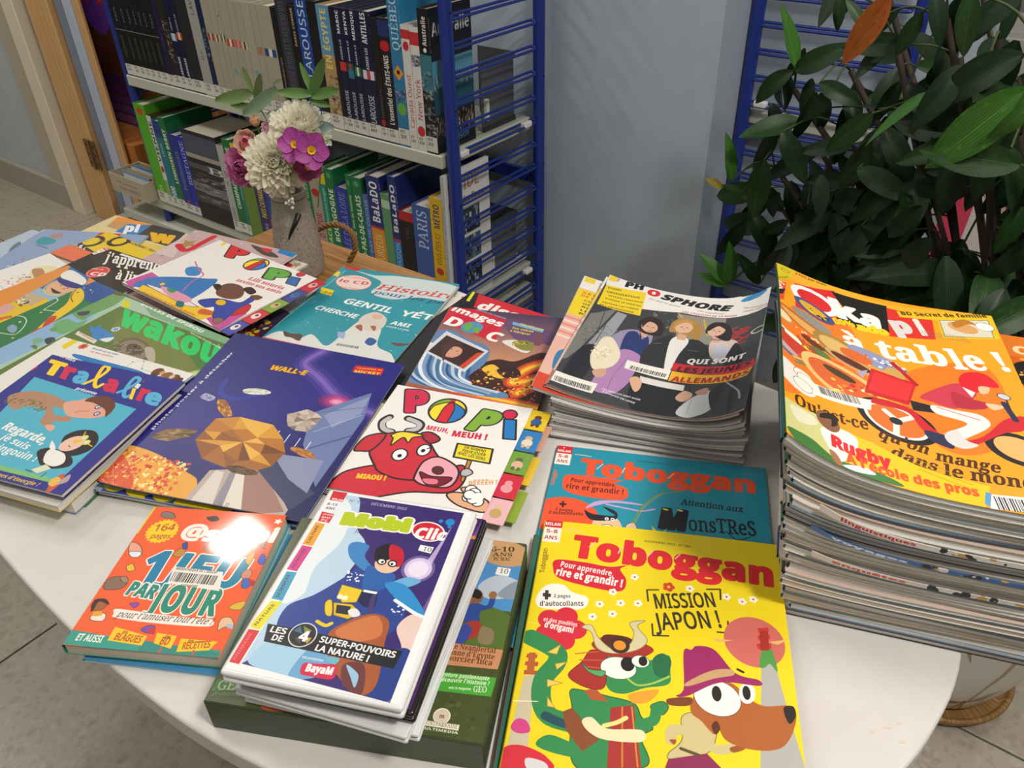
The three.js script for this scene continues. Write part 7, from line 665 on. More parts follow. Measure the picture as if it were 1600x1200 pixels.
{ const t = thing('postcard_box', 'open cardboard box of postcards at the left end of the lower shelf', 'box', [-2.475, S2Y + 0.0005, -1.285]); const card = std('#ffffff', 0.8, { map: grain('#b9ad98', ['rgba(160,148,126,.4)', 'rgba(204,194,174,.35)'], 300, 3, 12, 405, 0.2) });
  mesh('side', [box(0.20, 0.062, 0.003, 0, 0.031, 0.055), box(0.20, 0.062, 0.003, 0, 0.031, -0.055), box(0.003, 0.062, 0.107, -0.0985, 0.031, 0), box(0.003, 0.062, 0.107, 0.0985, 0.031, 0), box(0.194, 0.003, 0.107, 0, 0.0015, 0)].map(worldUV), card, t);
  mesh('lettering', new THREE.PlaneGeometry(0.17, 0.04).translate(0.005, 0.03, 0.0568), std('#ffffff', 0.8, { map: canvasTexture(256, 64, (q) => { q.fillStyle = '#b9ad98'; q.fillRect(0, 0, 256, 64); q.fillStyle = '#6a5f50'; q.font = '26px serif'; q.fillText('cartes postales', 40, 54); q.fillRect(36, 14, 34, 4); q.fillRect(84, 18, 120, 3); }) }), t);
  for (let i = 0; i < 5; i++) tag(mesh('postcard', box(0.15, 0.06, 0.001, -2.47, S2Y + 0.036, -1.262 - i * 0.016).translate(0, 0, 0), std('#ffffff', 0.4, { map: canvasTexture(64, 32, (q) => { q.fillStyle = ['#8fb4d4', '#c8b48a', '#d8e4ea', '#6a9ac8', '#b8a070'][i]; q.fillRect(0, 0, 64, 32); q.fillStyle = ['#e8f0f4', '#8a6a4a', '#7aa4c8', '#d8e8f0', '#e8dcc0'][i]; q.fillRect(0, 6, 64, 9); }) })), ['sea view postcard standing in front in the cardboard box', 'sandy postcard second in the cardboard box', 'pale sky postcard in the middle of the box', 'blue postcard fourth in the cardboard box', 'brown postcard at the back of the box'][i], 'postcard'); }
tag(mesh('storage_box', box(0.30, 0.17, 0.26, -2.50, 0.085, -1.30, 0.004), std('#a39d8c', 0.7)), 'plain beige storage box on the floor below the postcards', 'box');
// ---------------------------------------------------------------------------------------------------------------
// The tall plant in its painted pot
{ const PX = 0.05, PZ = -1.16, t = thing('potted_plant', 'tall leafy green plant in a white pot painted with bamboo', 'plant', [PX, 0, PZ]);
  const L2 = (a) => a.map(([x, y]) => new THREE.Vector2(x, y));
  mesh('saucer', new THREE.LatheGeometry(L2([[0, 0], [0.115, 0], [0.13, 0.008], [0.136, 0.022], [0.134, 0.028], [0.127, 0.027], [0.120, 0.012], [0, 0.010]]), 56), std('#ffffff', 0.55, { map: (() => { const m = pine('#8a6a3c', 501); m.repeat.set(6, 1); return m; })() }), t);
  const potTex = canvasTexture(2048, 512, (q, w, h) => { q.fillStyle = '#d5d1ca'; q.fillRect(0, 0, w, h); const r = rng(503); q.lineCap = 'round';
    for (let i = 0; i < 9; i++) { const x = (i + 0.3 * r()) * w / 9, s = 90 + r() * 60; q.strokeStyle = '#857458'; q.lineWidth = 13; q.beginPath(); q.moveTo(x - s, h); q.quadraticCurveTo(x - s * 0.2, h * 0.6, x + s * 0.7, 0); q.stroke(); q.strokeStyle = '#a8977a'; q.lineWidth = 4; q.stroke(); for (const u of [0.25, 0.5, 0.78]) { const X = x - s + s * 1.7 * u, Y = h * (1 - u); q.fillStyle = '#6f6048'; q.beginPath(); q.ellipse(X, Y, 10, 8, 0.6, 0, 7); q.fill(); for (const a of [-0.3, 0.5, 2.7]) { q.save(); q.translate(X, Y); q.rotate(a + r() * 0.5); q.fillStyle = '#857a60'; q.beginPath(); q.moveTo(0, 0); q.quadraticCurveTo(45, -16, 100 + r() * 30, 2); q.quadraticCurveTo(45, 10, 0, 0); q.fill(); q.restore(); } } } });
  mesh('pot', new THREE.LatheGeometry(L2([[0, 0.016], [0.098, 0.016], [0.106, 0.022], [0.128, 0.08], [0.152, 0.18], [0.166, 0.28], [0.172, 0.31], [0.176, 0.318], [0.172, 0.324], [0.162, 0.322], [0.156, 0.29], [0, 0.288]]), 64), phys('#ffffff', 0.25, { map: potTex, clearcoat: 0.5, clearcoatRoughness: 0.15 }), t);
  mesh('soil', new THREE.CylinderGeometry(0.155, 0.155, 0.01, 40).translate(0, 0.293, 0), std('#2b2019', 1), t);
  // three shades of leaf and one dry leaf; a blade with a folded midrib, drooping to its tip
  const blade = (bend, fold, twist) => { const q = new THREE.PlaneGeometry(1, 1, 6, 10), p = q.attributes.position; for (let i = 0; i < p.count; i++) { const s = p.getX(i) * 2, v = p.getY(i) + 0.5, w = 0.185 * Math.sin(Math.PI * Math.min(1, 0.03 + 0.97 * v ** 0.85)) ** 0.75 * (1 - 0.1 * v), a = twist * v, x = s * w, y = Math.abs(s) * w * fold - bend * v * v; p.setXYZ(i, x * Math.cos(a) - y * Math.sin(a) * 0.3, y + x * Math.sin(a), v * (1 - 0.25 * bend * v)); } q.computeVertexNormals(); return q; };
  const blades = [blade(0.2, 0.22, 0.1), blade(0.38, 0.28, -0.25), blade(0.1, 0.16, 0.3), blade(0.5, 0.3, 0.1)];
  const leafTex = (base, rib, spots, seed) => canvasTexture(128, 256, (q, w, h) => { q.fillStyle = base; q.fillRect(0, 0, w, h); const r = rng(seed); for (let i = 0; i < 60; i++) { q.fillStyle = spots[i % spots.length]; q.beginPath(); q.ellipse(r() * w, r() * h, 1 + r() * 5, 2 + r() * 9, 0, 0, 7); q.fill(); } q.strokeStyle = rib; q.lineWidth = 2.4; q.beginPath(); q.moveTo(w / 2, 0); q.lineTo(w / 2, h); q.stroke(); q.lineWidth = 0.8; for (let i = 0; i < 5; i++) for (const d of [-1, 1]) { q.beginPath(); q.moveTo(w / 2, h); q.bezierCurveTo(w / 2 + d * w * 0.1 * (i + 1), h * 0.7, w / 2 + d * w * 0.1 * (i + 1), h * 0.3, w / 2, 0); q.stroke(); } });
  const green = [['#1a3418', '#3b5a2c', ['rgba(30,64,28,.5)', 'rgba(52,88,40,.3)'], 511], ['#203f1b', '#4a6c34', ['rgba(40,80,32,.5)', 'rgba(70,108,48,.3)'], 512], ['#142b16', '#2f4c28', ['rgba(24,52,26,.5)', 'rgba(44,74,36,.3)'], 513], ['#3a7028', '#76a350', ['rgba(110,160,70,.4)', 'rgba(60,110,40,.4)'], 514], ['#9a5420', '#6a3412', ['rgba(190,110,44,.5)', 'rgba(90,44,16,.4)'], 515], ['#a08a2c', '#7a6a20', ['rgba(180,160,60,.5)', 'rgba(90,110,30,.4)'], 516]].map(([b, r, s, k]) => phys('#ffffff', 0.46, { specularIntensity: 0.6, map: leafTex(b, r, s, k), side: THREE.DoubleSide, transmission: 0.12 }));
  const stemMat = std('#33281e', 0.8), twigMat = std('#3f4a26', 0.7);
  // a leaf turns its upper face to the open room
  const leafAt = (base, dir, len, mat, shape, roll = 0) => { const m = mesh('leaf', blades[shape], green[mat], t), d = dir.clone().normalize(), face = V(0.4, 0.55, 0.7).add(V((hash() - 0.5) * 0.7, (hash() - 0.5) * 0.7, (hash() - 0.5) * 0.7)), side = face.cross(d); if (side.lengthSq() < 1e-3) side.set(1, 0, 0); side.normalize(); m.quaternion.setFromRotationMatrix(new THREE.Matrix4().makeBasis(side, d.clone().cross(side), d)).multiply(new THREE.Quaternion().setFromAxisAngle(V(0, 0, 1), roll * 0.5)); m.position.copy(base); m.scale.setScalar(len); return m; };
  const hash = rng(533);
  const O = V(PX, 0, PZ), r = rng(521);
  const tips = [[-0.467, 0.881, -1.42], [-0.454, 0.651, -1.45], [-0.399, 0.799, -1.4], [-0.369, 0.934, -1.38], [-0.296, 1.006, -1.3], [-0.305, 0.717, -1.4], [-0.239, 0.888, -1.3], [-0.218, 1.056, -1.2], [-0.178, 0.93, -1.25], [-0.142, 1.061, -1.1], [-0.091, 0.961, -1.1], [-0.1, 0.848, -1.22], [-0.239, 0.643, -1.42], [-0.349, 0.587, -1.45], [-0.253, 0.946, -1.4], [-0.201, 0.72, -1.4], [-0.073, 1.051, -1], [-0.353, 1.027, -1.45], [-0.205, 1.101, -1.25], [-0.073, 0.706, -1.3], [-0.295, 0.545, -1.46], [-0.121, 1, -1.2], [-0.132, 0.948, -1.15], [-0.207, 0.991, -1.3], [-0.069, 0.862, -1.15], [-0.11, 1.055, -1.15], [-0.477, 0.743, -1.42], [-0.395, 0.703, -1.38], [-0.354, 0.851, -1.36], [-0.269, 0.824, -1.3], [-0.422, 0.578, -1.42], [-0.223, 0.793, -1.3]];
  const gapA = V(-0.108, 0.877, -1).sub(O), gapB = V(-0.173, 0.635, -1.6).sub(O), open = (q) => new THREE.Line3(gapA, gapB).closestPointToPoint(q, false, V(0, 0, 0)).distanceTo(q) < 0.06;   // a hole in the crown
  let count = 0;
  tips.forEach(([x, y, z], k) => {
    const e = V(x, y, z).sub(O), a = k * 2.4, s = V(Math.cos(a) * 0.05, 0.29, Math.sin(a) * 0.05), m = V(s.x * 0.6 + e.x * 0.4 + (r() - 0.5) * 0.05, s.y + (e.y - s.y) * 0.55, s.z * 0.6 + e.z * 0.4 + (r() - 0.5) * 0.05), c = new THREE.CatmullRomCurve3([s, m, e]);
    mesh('stem', new THREE.TubeGeometry(c, 20, 0.0032 + 0.002 * r(), 7), stemMat, t);
    const n = 7; for (let i = 0; i < n; i++) { const u = 0.42 + 0.58 * (i + 0.5 * r()) / n, b = c.getPoint(Math.min(1, u)), tg = c.getTangent(Math.min(1, u)), h = i * 2.4 + k, out = V(Math.cos(h), 0, Math.sin(h)), d = out.multiplyScalar(0.9).addScaledVector(tg, 0.5).add(V(0, -0.25 - r() * 0.5, 0)).normalize(), pet = b.clone().addScaledVector(d, 0.02 + r() * 0.035);
      if (open(pet.clone().addScaledVector(d, 0.05))) continue; mesh('leaf_stalk', tube([b, b.clone().lerp(pet, 0.5).add(V(0, 0.004, 0)), pet], 0.0013, 6, 5), twigMat, t); leafAt(pet, d.clone().add(V(0, -0.15 * r(), 0)), 0.075 + r() * 0.055, [0, 1, 2, 0, 2, 1, 2, 3][Math.floor(r() * 7.3)], Math.floor(r() * 4), (r() - 0.5) * 0.9); count++; }
  });
  // leaves that stand out in front: [base, towards, length, tone, shape, roll] from a twig that runs to the nearest stem
  for (const [bx, by, bz, dx, dy, dz, len, mat, shape, roll] of [[-0.275, 1.091, -1.12, -0.031, -0.083, 0.014, 0.094, 4, 2, 0.3],
    [-0.166, 1.122, -1, 0.011, -0.063, 0.01, 0.067, 1, 0, 0],
    [-0.089, 1.037, -1, -0.072, -0.1, 0.02, 0.131, 3, 0, 0.2],
    [-0.079, 1.031, -0.98, -0.022, -0.052, 0.009, 0.06, 3, 1, -0.2],
    [-0.107, 1.058, -1.05, -0.089, -0.057, 0.017, 0.112, 2, 1, 0.3],
    [-0.206, 0.979, -1.15, -0.065, -0.07, 0.015, 0.101, 3, 2, 0.9],
    [-0.28, 0.928, -1.2, -0.05, -0.066, 0.013, 0.088, 1, 0, 0.2],
    [-0.45, 0.933, -1.36, -0.029, 0.094, 0.016, 0.105, 3, 2, 1.1],
    [-0.451, 0.927, -1.36, 0.079, 0.053, 0.015, 0.1, 0, 1, 0.5],
    [-0.454, 0.925, -1.36, -0.07, -0.053, 0.014, 0.093, 0, 1, 0.3],
    [-0.53, 0.724, -1.36, -0.011, 0.088, 0.014, 0.094, 3, 2, 0.8],
    [-0.545, 0.706, -1.36, -0.035, 0.019, 0.006, 0.042, 5, 3, 0],
    [-0.507, 0.707, -1.36, -0.039, 0.01, 0.006, 0.042, 1, 2, 0.5],
    [-0.433, 0.848, -1.3, 0.06, -0.072, 0.015, 0.099, 0, 0, 0],
    [-0.274, 0.89, -1.2, -0.02, -0.082, 0.013, 0.089, 0, 0, 0.2],
    [-0.262, 0.913, -1.2, 0.066, -0.067, 0.015, 0.1, 2, 0, -0.1],
    [-0.277, 0.855, -1.18, 0.086, -0.02, 0.014, 0.094, 0, 0, 0.2],
    [-0.47, 0.781, -1.34, 0.003, -0.109, 0.017, 0.116, 1, 0, 0.2],
    [-0.37, 0.737, -1.3, 0.017, -0.087, 0.014, 0.094, 0, 0, 0.1],
    [-0.34, 0.642, -1.3, 0.052, 0.08, 0.015, 0.101, 0, 2, 0.2],
    [-0.264, 0.712, -1.22, 0.088, 0.015, 0.014, 0.094, 1, 0, 0.1],
    [-0.261, 0.756, -1.22, 0.073, -0.018, 0.012, 0.08, 0, 0, 0.1],
    [-0.186, 0.842, -1.2, -0.027, -0.073, 0.012, 0.082, 3, 2, 0.9],
    [-0.517, 0.503, -1.38, -0.06, 0.015, 0.01, 0.066, 3, 2, 0.3],
    [-0.514, 0.51, -1.38, -0.059, 0.053, 0.013, 0.084, 3, 2, 0.4],
    [-0.512, 0.511, -1.38, -0.003, 0.089, 0.014, 0.094, 3, 2, 0.5],
    [-0.452, 0.527, -1.38, -0.047, 0.057, 0.012, 0.079, 1, 2, 0.4],
    [-0.451, 0.546, -1.38, 0.015, 0.102, 0.016, 0.109, 1, 2, 0.3],
    [-0.311, 0.606, -1.3, 0.032, 0.034, 0.007, 0.049, 3, 2, 0.2],
    [-0.316, 1.036, -1.2, -0.027, 0.035, 0.007, 0.047, 1, 0, 0],
    [-0.362, 1.067, -1.22, 0.01, -0.043, 0.007, 0.047, 0, 0, 0.1],
    [-0.146, 0.939, -1.1, 0.006, -0.092, 0.015, 0.098, 2, 0, 0.1],
    [-0.105, 0.967, -1.08, -0.008, -0.086, 0.014, 0.092, 0, 0, 0.2],
    [-0.089, 0.96, -1.05, 0.033, -0.065, 0.012, 0.077, 0, 0, 0],
    [-0.06, 0.882, -1.1, -0.007, -0.07, 0.011, 0.075, 1, 0, 0.2],
    [-0.489, 0.674, -1.36, 0.079, -0.068, 0.017, 0.11, 0, 1, 0.2],
    [-0.39, 0.93, -1.3, 0.072, -0.017, 0.012, 0.078, 0, 1, 0.2],
    [-0.369, 0.923, -1.3, -0.034, -0.055, 0.01, 0.068, 2, 0, 0],
    [-0.239, 1.07, -1.15, -0.017, -0.054, 0.009, 0.06, 0, 0, 0.1],
    [-0.231, 1.092, -1.15, 0.029, -0.055, 0.01, 0.066, 2, 0, 0],
    [-0.141, 1.042, -1.06, -0.012, -0.051, 0.008, 0.056, 0, 1, 0.1],
    [-0.398, 0.636, -1.36, -0.047, -0.079, 0.015, 0.097, 2, 1, 0],
    [-0.314, 0.732, -1.32, -0.009, -0.109, 0.017, 0.115, 2, 0, 0],
    [-0.168, 0.708, -1.28, -0.026, -0.088, 0.015, 0.097, 2, 1, 0],
    [-0.122, 0.756, -1.22, -0.003, -0.085, 0.013, 0.09, 2, 0, 0.2],
    [-0.243, 0.974, -1.2, 0.054, -0.05, 0.012, 0.078, 2, 0, 0]]) {
    const b = V(bx, by, bz).sub(O), d = V(dx, dy, dz); leafAt(b, d, len, mat, shape, roll);
    const near = tips.map((q) => V(...q).sub(O)).sort((p, q) => p.distanceTo(b) - q.distanceTo(b))[0], mid = near.clone().lerp(b, 0.5).add(V(0, 0.02, 0)); mesh('leaf_stalk', tube([near, mid, b], 0.0016, 10, 5), twigMat, t);
  }
  // the depth of the crown: the many leaves one cannot tell apart
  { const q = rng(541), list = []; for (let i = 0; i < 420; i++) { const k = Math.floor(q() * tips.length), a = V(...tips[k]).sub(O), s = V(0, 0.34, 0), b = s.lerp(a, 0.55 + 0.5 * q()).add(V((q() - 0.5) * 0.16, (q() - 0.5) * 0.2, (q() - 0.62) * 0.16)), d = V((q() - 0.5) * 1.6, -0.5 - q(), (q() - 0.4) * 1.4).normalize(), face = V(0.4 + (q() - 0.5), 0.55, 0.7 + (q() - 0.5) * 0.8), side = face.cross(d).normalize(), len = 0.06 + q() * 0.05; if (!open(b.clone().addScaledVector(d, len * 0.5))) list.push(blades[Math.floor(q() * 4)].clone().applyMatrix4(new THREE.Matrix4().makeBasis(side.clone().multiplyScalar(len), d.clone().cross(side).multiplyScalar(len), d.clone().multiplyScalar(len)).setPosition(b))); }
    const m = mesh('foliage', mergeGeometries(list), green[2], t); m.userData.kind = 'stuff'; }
}
// beyond the rack: two striped boards and a white cabinet in the next room, seen between the leaves
function board(label, [x, y, z], w, h, cols, lean) { const s = new THREE.Shape(); s.moveTo(-w / 2, -h); s.lineTo(w / 2, -h); s.bezierCurveTo(w * 0.56, -h * 0.45, w * 0.3, -h * 0.1, 0, 0); s.bezierCurveTo(-w * 0.3, -h * 0.1, -w * 0.56, -h * 0.45, -w / 2, -h); const q = new THREE.ExtrudeGeometry(s, { depth: 0.012, bevelEnabled: true, bevelSize: 0.003, bevelThickness: 0.003, bevelSegments: 2, curveSegments: 24 }), uv = q.attributes.uv; for (let i = 0; i < uv.count; i++) uv.setXY(i, uv.getX(i) / w + 0.5, 0.5);
  const t = thing('striped_board', label, 'board', [x, y, z], 0.5); t.rotation.z = lean; mesh('board_body', q, phys('#ffffff', 0.4, { map: canvasTexture(128, 8, (k) => cols.forEach(([c, a, b]) => { k.fillStyle = c; k.fillRect(a * 128, 0, (b - a) * 128, 8); })) }), t); mesh('stand', box(w * 0.8, 0.02, 0.12, 0, -h - 0.01, 0.006), std('#cfcfcc', 0.5), t); }
board('pink and white striped pointed board seen between the leaves', [-0.28, 0.413, -2.5], 0.22, 0.383, [['#d8d4d2', 0, 0.25], ['#e0466a', 0.25, 0.62], ['#e6e2e0', 0.62, 1]], -0.05);
board('white and peach striped pointed board at the right behind the leaves', [-0.263, 0.303, -2.85], 0.16, 0.273, [['#c8d8e8', 0, 0.3], ['#efefec', 0.3, 0.6], ['#e8c8a8', 0.6, 1]], 0.0);
{ const t = thing('cabinet', 'low white cabinet in the next room behind the plant stems', 'cabinet', [0.099, 0, -3.6]); mesh('cabinet_body', box(1.4, 0.6, 0.35, 0, 0.32, 0, 0.004), std('#dcdcda', 0.5), t); for (const x of [-0.35, 0.35]) { const d = mesh('door', box(0.68, 0.56, 0.018, x, 0.32, 0.185, 0.003), std('#e4e4e2', 0.4), t); mesh('knob', new THREE.SphereGeometry(0.012, 12, 8).translate(x * 0.2, 0.4, 0.204), std('#888', 0.3, { metalness: 0.8 }), d); } mesh('plinth', box(1.34, 0.04, 0.3, 0, 0.02, 0), std('#8a8a88', 0.6), t); }
// ---------------------------------------------------------------------------------------------------------------
// Magazines: a front cover with its print, a spine, a back cover and the block of pages between them
const edgeTex = (base, cols, seed) => { const t = canvasTexture(256, 128, (q, w, h) => { q.fillStyle = base; q.fillRect(0, 0, w, h); const r = rng(seed); for (let i = 0; i < 70; i++) { q.fillStyle = cols[Math.floor(r() * cols.length)]; const y = r() * h; q.fillRect(r() < 0.5 ? 0 : r() * w, y, r() < 0.5 ? w : r() * w, 0.7 + r() * 1.6); } }); t.repeat.set(6, 90); return t; };
const pageMats = [['#e6e2dc', ['rgba(150,144,138,.4)', 'rgba(250,248,244,.5)', 'rgba(190,166,156,.3)'], 601], ['#ebe8e2', ['rgba(150,146,142,.4)', 'rgba(250,248,246,.5)', 'rgba(150,168,186,.3)'], 602], ['#d6cbb8', ['rgba(140,124,104,.4)', 'rgba(236,228,210,.5)', 'rgba(170,130,110,.3)'], 603]].map((a) => std('#ffffff', 0.85, { map: edgeTex(...a) }));
const gloss = (map, rough = 0.55) => phys('#ffffff', rough, { map, clearcoat: 0.6, clearcoatRoughness: 0.07 });
const paintMats = new Map(), paint = (c) => { if (!paintMats.has(c)) paintMats.set(c, phys(c, 0.35)); return paintMats.get(c); };
// a closed slab over the unit square between two height functions of (u, v); size w x h metres, centred
function slab(top, bottom, w, h, nu, nv, inset = 0, metres = false) {
  const pos = [], uv = [], idx = [], W = w - 2 * inset, D = h - 2 * inset, at = (u, v, f) => [(u - 0.5) * W, f(0.5 + (u - 0.5) * W / w, 0.5 + (v - 0.5) * D / h), (v - 0.5) * D];
  const sheet = (f, flip) => { const o = pos.length / 3; for (let j = 0; j <= nv; j++) for (let i = 0; i <= nu; i++) { const u = i / nu, v = j / nv; pos.push(...at(u, v, f)); uv.push(...(metres ? [u * w, v * h] : [u, 1 - v])); } for (let j = 0; j < nv; j++) for (let i = 0; i < nu; i++) { const a = o + j * (nu + 1) + i, b = a + 1, c = a + nu + 1, d = c + 1; idx.push(...(flip ? [a, b, c, b, d, c] : [a, c, b, b, c, d])); } };
  sheet(top, false); sheet(bottom, true);
  const wall = (n, fn, out) => { const o = pos.length / 3; for (let i = 0; i <= n; i++) { const [u, v] = fn(i / n), p = at(u, v, top), q = at(u, v, bottom), s = i / n * (out < 2 ? w : h); pos.push(...p, ...q); uv.push(...(metres ? [s, p[1], s, q[1]] : [u, 1 - v, u, 1 - v])); } for (let i = 0; i < n; i++) { const a = o + i * 2; idx.push(...(out % 2 ? [a, a + 2, a + 1, a + 1, a + 2, a + 3] : [a, a + 1, a + 2, a + 1, a + 3, a + 2])); } };
  wall(nu, (k) => [k, 1], 0); wall(nu, (k) => [k, 0], 1); wall(nv, (k) => [0, k], 2); wall(nv, (k) => [1, k], 3);
  const g2 = new THREE.BufferGeometry(); g2.setAttribute('position', new THREE.Float32BufferAttribute(pos, 3)); g2.setAttribute('uv', new THREE.Float32BufferAttribute(uv, 2)); g2.setIndex(idx); const q = g2.toNonIndexed(); q.computeVertexNormals();
  // smooth the two broad sheets, keep the edges sharp
  const s = g2.clone(); s.computeVertexNormals(); const n = q.attributes.normal, ix = g2.index.array, nn = s.attributes.normal; for (let i = 0; i < ix.length; i++) n.setXYZ(i, nn.getX(ix[i]), nn.getY(ix[i]), nn.getZ(ix[i])); return q;
}
function spineStrip(top, bottom, w, h, nv, bulge) { const pos = [], uv = [], idx = [], K2 = 5; for (let j = 0; j <= nv; j++) { const v = j / nv, a = top(0, v), b = bottom(0, v), m = (a + b) / 2, e = (a - b) / 2; for (let k = 0; k <= K2; k++) { const f = Math.PI * (0.5 - k / K2); pos.push(-w / 2 - Math.cos(f) * bulge, m + Math.sin(f) * e, (v - 0.5) * h); uv.push(v, 1 - k / K2); } } for (let j = 0; j < nv; j++) for (let k = 0; k < K2; k++) { const a = j * (K2 + 1) + k, c = a + K2 + 1; idx.push(a, a + 1, c, a + 1, c + 1, c); } const q = new THREE.BufferGeometry(); q.setAttribute('position', new THREE.Float32BufferAttribute(pos, 3)); q.setAttribute('uv', new THREE.Float32BufferAttribute(uv, 2)); q.setIndex(idx); q.computeVertexNormals(); return q; }
// pose [x, z, turn, w, h]; top(u, v): height of the cover over the table; thick: thickness in metres
function magazine(label, [x, z, turn, w, h], top, thick, { front, frontColour = '#888', spine = '#c9c6c0', back = '#b9b6b0', pages = 0, nu = 10, nv = 10, group, name = 'magazine', rough, category = 'magazine' } = {}) {
  const y0 = Math.min(top(0, 0), top(1, 0), top(0, 1), top(1, 1), top(0.5, 0.5)) - thick, t = thing(name, label, category, [x, TOP + y0, z], turn, group), c = 0.00035, f = (u, v) => top(u, v) - y0, lo = (u, v) => f(u, v) - thick;
  mesh('front_cover', slab(f, (u, v) => f(u, v) - c, w, h, nu, nv), front ?? paint(frontColour), t);
  mesh('pages', slab((u, v) => f(u, v) - c, (u, v) => lo(u, v) + c, w, h, nu, nv, 0.0008, true), pageMats[pages], t);
  mesh('back_cover', slab((u, v) => lo(u, v) + c, lo, w, h, nu, nv), paint(back), t);
  mesh('spine', spineStrip(f, lo, w, h, nv, Math.min(0.0015, thick * 0.35)), typeof spine === 'string' ? paint(spine) : spine, t);
  return t;
}
const plane = (a, b, c, d) => (u, v) => ((1 - u) * (1 - v) * a + u * (1 - v) * b + u * v * c + (1 - u) * v * d) / 1000;   // heights in mm at top left, top right, bottom right, bottom left
const lay = (key, label, pose, hs, thick, o = {}) => magazine(label, pose, plane(...hs), thick / 1000 - 0.0002, { front: gloss(PRINT[key], o.rough), nu: 4, nv: 4, ...o });
lay('w', 'magazine with an orange band and a yellow letter w on dark grey', [-1.2209, -0.5223, 0.1551, 0.1899, 0.24], [3, 3, 3, 3], 3, { spine: '#d8c890' });
lay('jund', 'pale holiday magazine at the bottom below the red J cover', [-1.005, -0.5669, 0.0581, 0.19, 0.24], [3, 3, 3, 3], 3, { spine: '#d8d2c8' });
lay('S1', 'pale blue magazine with a grey shark, leftmost of all', [-1.2973, -0.4156, 0.1468, 0.17, 0.22], [3, 3, 3, 3], 3, { spine: '#a8b8c8' });
lay('S2', 'lilac blue story magazine with a teal creature at the far left', [-1.236, -0.4581, 0.4714, 0.19, 0.24], [6, 6, 6, 6], 3, { spine: '#7a8ab0' });
lay('S3', 'brown magazine with an orange edge under the white comic', [-1.1625, -0.3986, 0.0965, 0.19, 0.24], [12.3, 12.3, 12.3, 12.3], 3, { spine: '#d8643a' });
lay('star', 'bright yellow magazine offering toy handcuffs', [-1.1744, -0.4575, 0.0268, 0.18, 0.24], [9, 9, 9, 9], 3, { spine: '#c8322a' });
lay('J', 'magazine with a big red letter J on greyish pink', [-1.0236, -0.5685, 0.178, 0.2049, 0.22], [13, 13, 13, 13], 4, { spine: '#b8908f' });
lay('japp', 'small black magazine with white script and a red CD badge', [-1.1176, -0.4582, 0.1084, 0.15, 0.165], [17, 17, 17, 17], 4, { spine: '#e0c020' });
lay('comic', 'white comic page magazine with yellow foot at the left', [-1.1854, -0.3559, -0.0808, 0.16, 0.22], [15.6, 15.6, 15.6, 15.6], 3, { spine: '#e6e4de' });
lay('police', 'orange and blue magazine showing a child in a sailor cap', [-1.1062, -0.3502, -0.0421, 0.1699, 0.22], [18.9, 18.9, 18.9, 18.9], 3, { spine: '#d8862f' });
lay('duck', 'green magazine with a long yellow bird and white swirls', [-0.994, -0.3407, 0.0367, 0.2, 0.24], [22.2, 22.2, 22.2, 22.2], 3, { spine: '#3a7a48' });
lay('para', 'pale green and blue magazine with parachutes under the green nature cover', [-0.9067, -0.3312, 0.073, 0.241, 0.26], [25.5, 25.5, 25.5, 25.5], 3, { spine: '#b0a888' });
lay('wakou', 'green nature magazine with bright green lettering and a furry animal', [-0.8669, -0.3154, 0.1177, 0.2172, 0.26], [28.8, 28.8, 28.8, 28.8], 3, { spine: '#c9c2a4', back: '#5a6a3a' });
lay('papi', 'purple, yellow and red magazine peeping out between two white-edged covers', [-0.8917, -0.4784, -0.0448, 0.2, 0.2], [6.5, 6.5, 6.5, 6.5], 4, { spine: '#6a2a2a' });
{ const q = lay('popim', 'white toddler magazine with mouse-free party scene and blue gown', [-0.9365, -0.5524, 0.0039, 0.2189, 0.1646], [31, 31, 31, 31], 5, { spine: '#efece6', back: '#e2d8d0' }); q.userData.label = 'white toddler magazine with blue gown, yellow table and magenta corners';
  const [x, z, a, w, h] = [-0.9365, -0.5524, 0.0039, 0.2189, 0.1646]; for (let i = 0; i < 5; i++) { const g3 = box(0.020, 0.0009, h / 5 - 0.001, w / 2 + 0.008, 0.0028 - i * 0.0003, (i + 0.5) * h / 5 - h / 2); const uvs = g3.attributes.uv; for (let k = 0; k < uvs.count; k++) uvs.setY(k, 1 - (i + 1 - uvs.getY(k)) / 5); mesh('index_tab', g3, gloss(PRINT.tabsm), q); } void x; void z; void a; }
lay('nuts', 'white magazine with nuts and a blue stripe under the dark blue cover', [-0.8458, -0.2689, 0.2187, 0.2099, 0.2], [33, 33, 33, 33], 4, { spine: '#e6d83a', back: '#3f6f9a' });
magazine('blue and yellow magazine at the bottom of the front left pile', [-0.81 + 0.004, -0.2492 + 0.006, 0.323 - 0.02, 0.182, 0.186], plane(28.5, 28.5, 26, 26), 0.008, { frontColour: '#d8d4cc', spine: '#2f4a8a', back: '#e0c83a', nu: 3, nv: 3 });
magazine('pale blue magazine with tucked corners under the front left pile', [-0.81 - 0.004, -0.2492 - 0.004, 0.323 + 0.03, 0.18, 0.19], plane(17, 17, 17, 17), 0.0145, { frontColour: '#8fa8c8', spine: '#c8d0d4', back: '#8aa0c0', nu: 3, nv: 3 });
magazine('green backed magazine lowest of the front left pile', [-0.81 + 0.002, -0.2492 - 0.01, 0.323 + 0.01, 0.17, 0.17], plane(1.8, 1.8, 1.8, 1.8), 0.0015, { frontColour: '#5a8a5a', spine: '#5a8a5a', back: '#4a7a4a', nu: 3, nv: 3 });
lay('tral', 'dark blue magazine with coloured letters, a bowing man and a masked child', [-0.81, -0.2492, 0.323, 0.1885, 0.1907], [40, 39, 36, 37], 5, { spine: '#2a2f86', back: '#1f2470', nu: 10, nv: 10 });
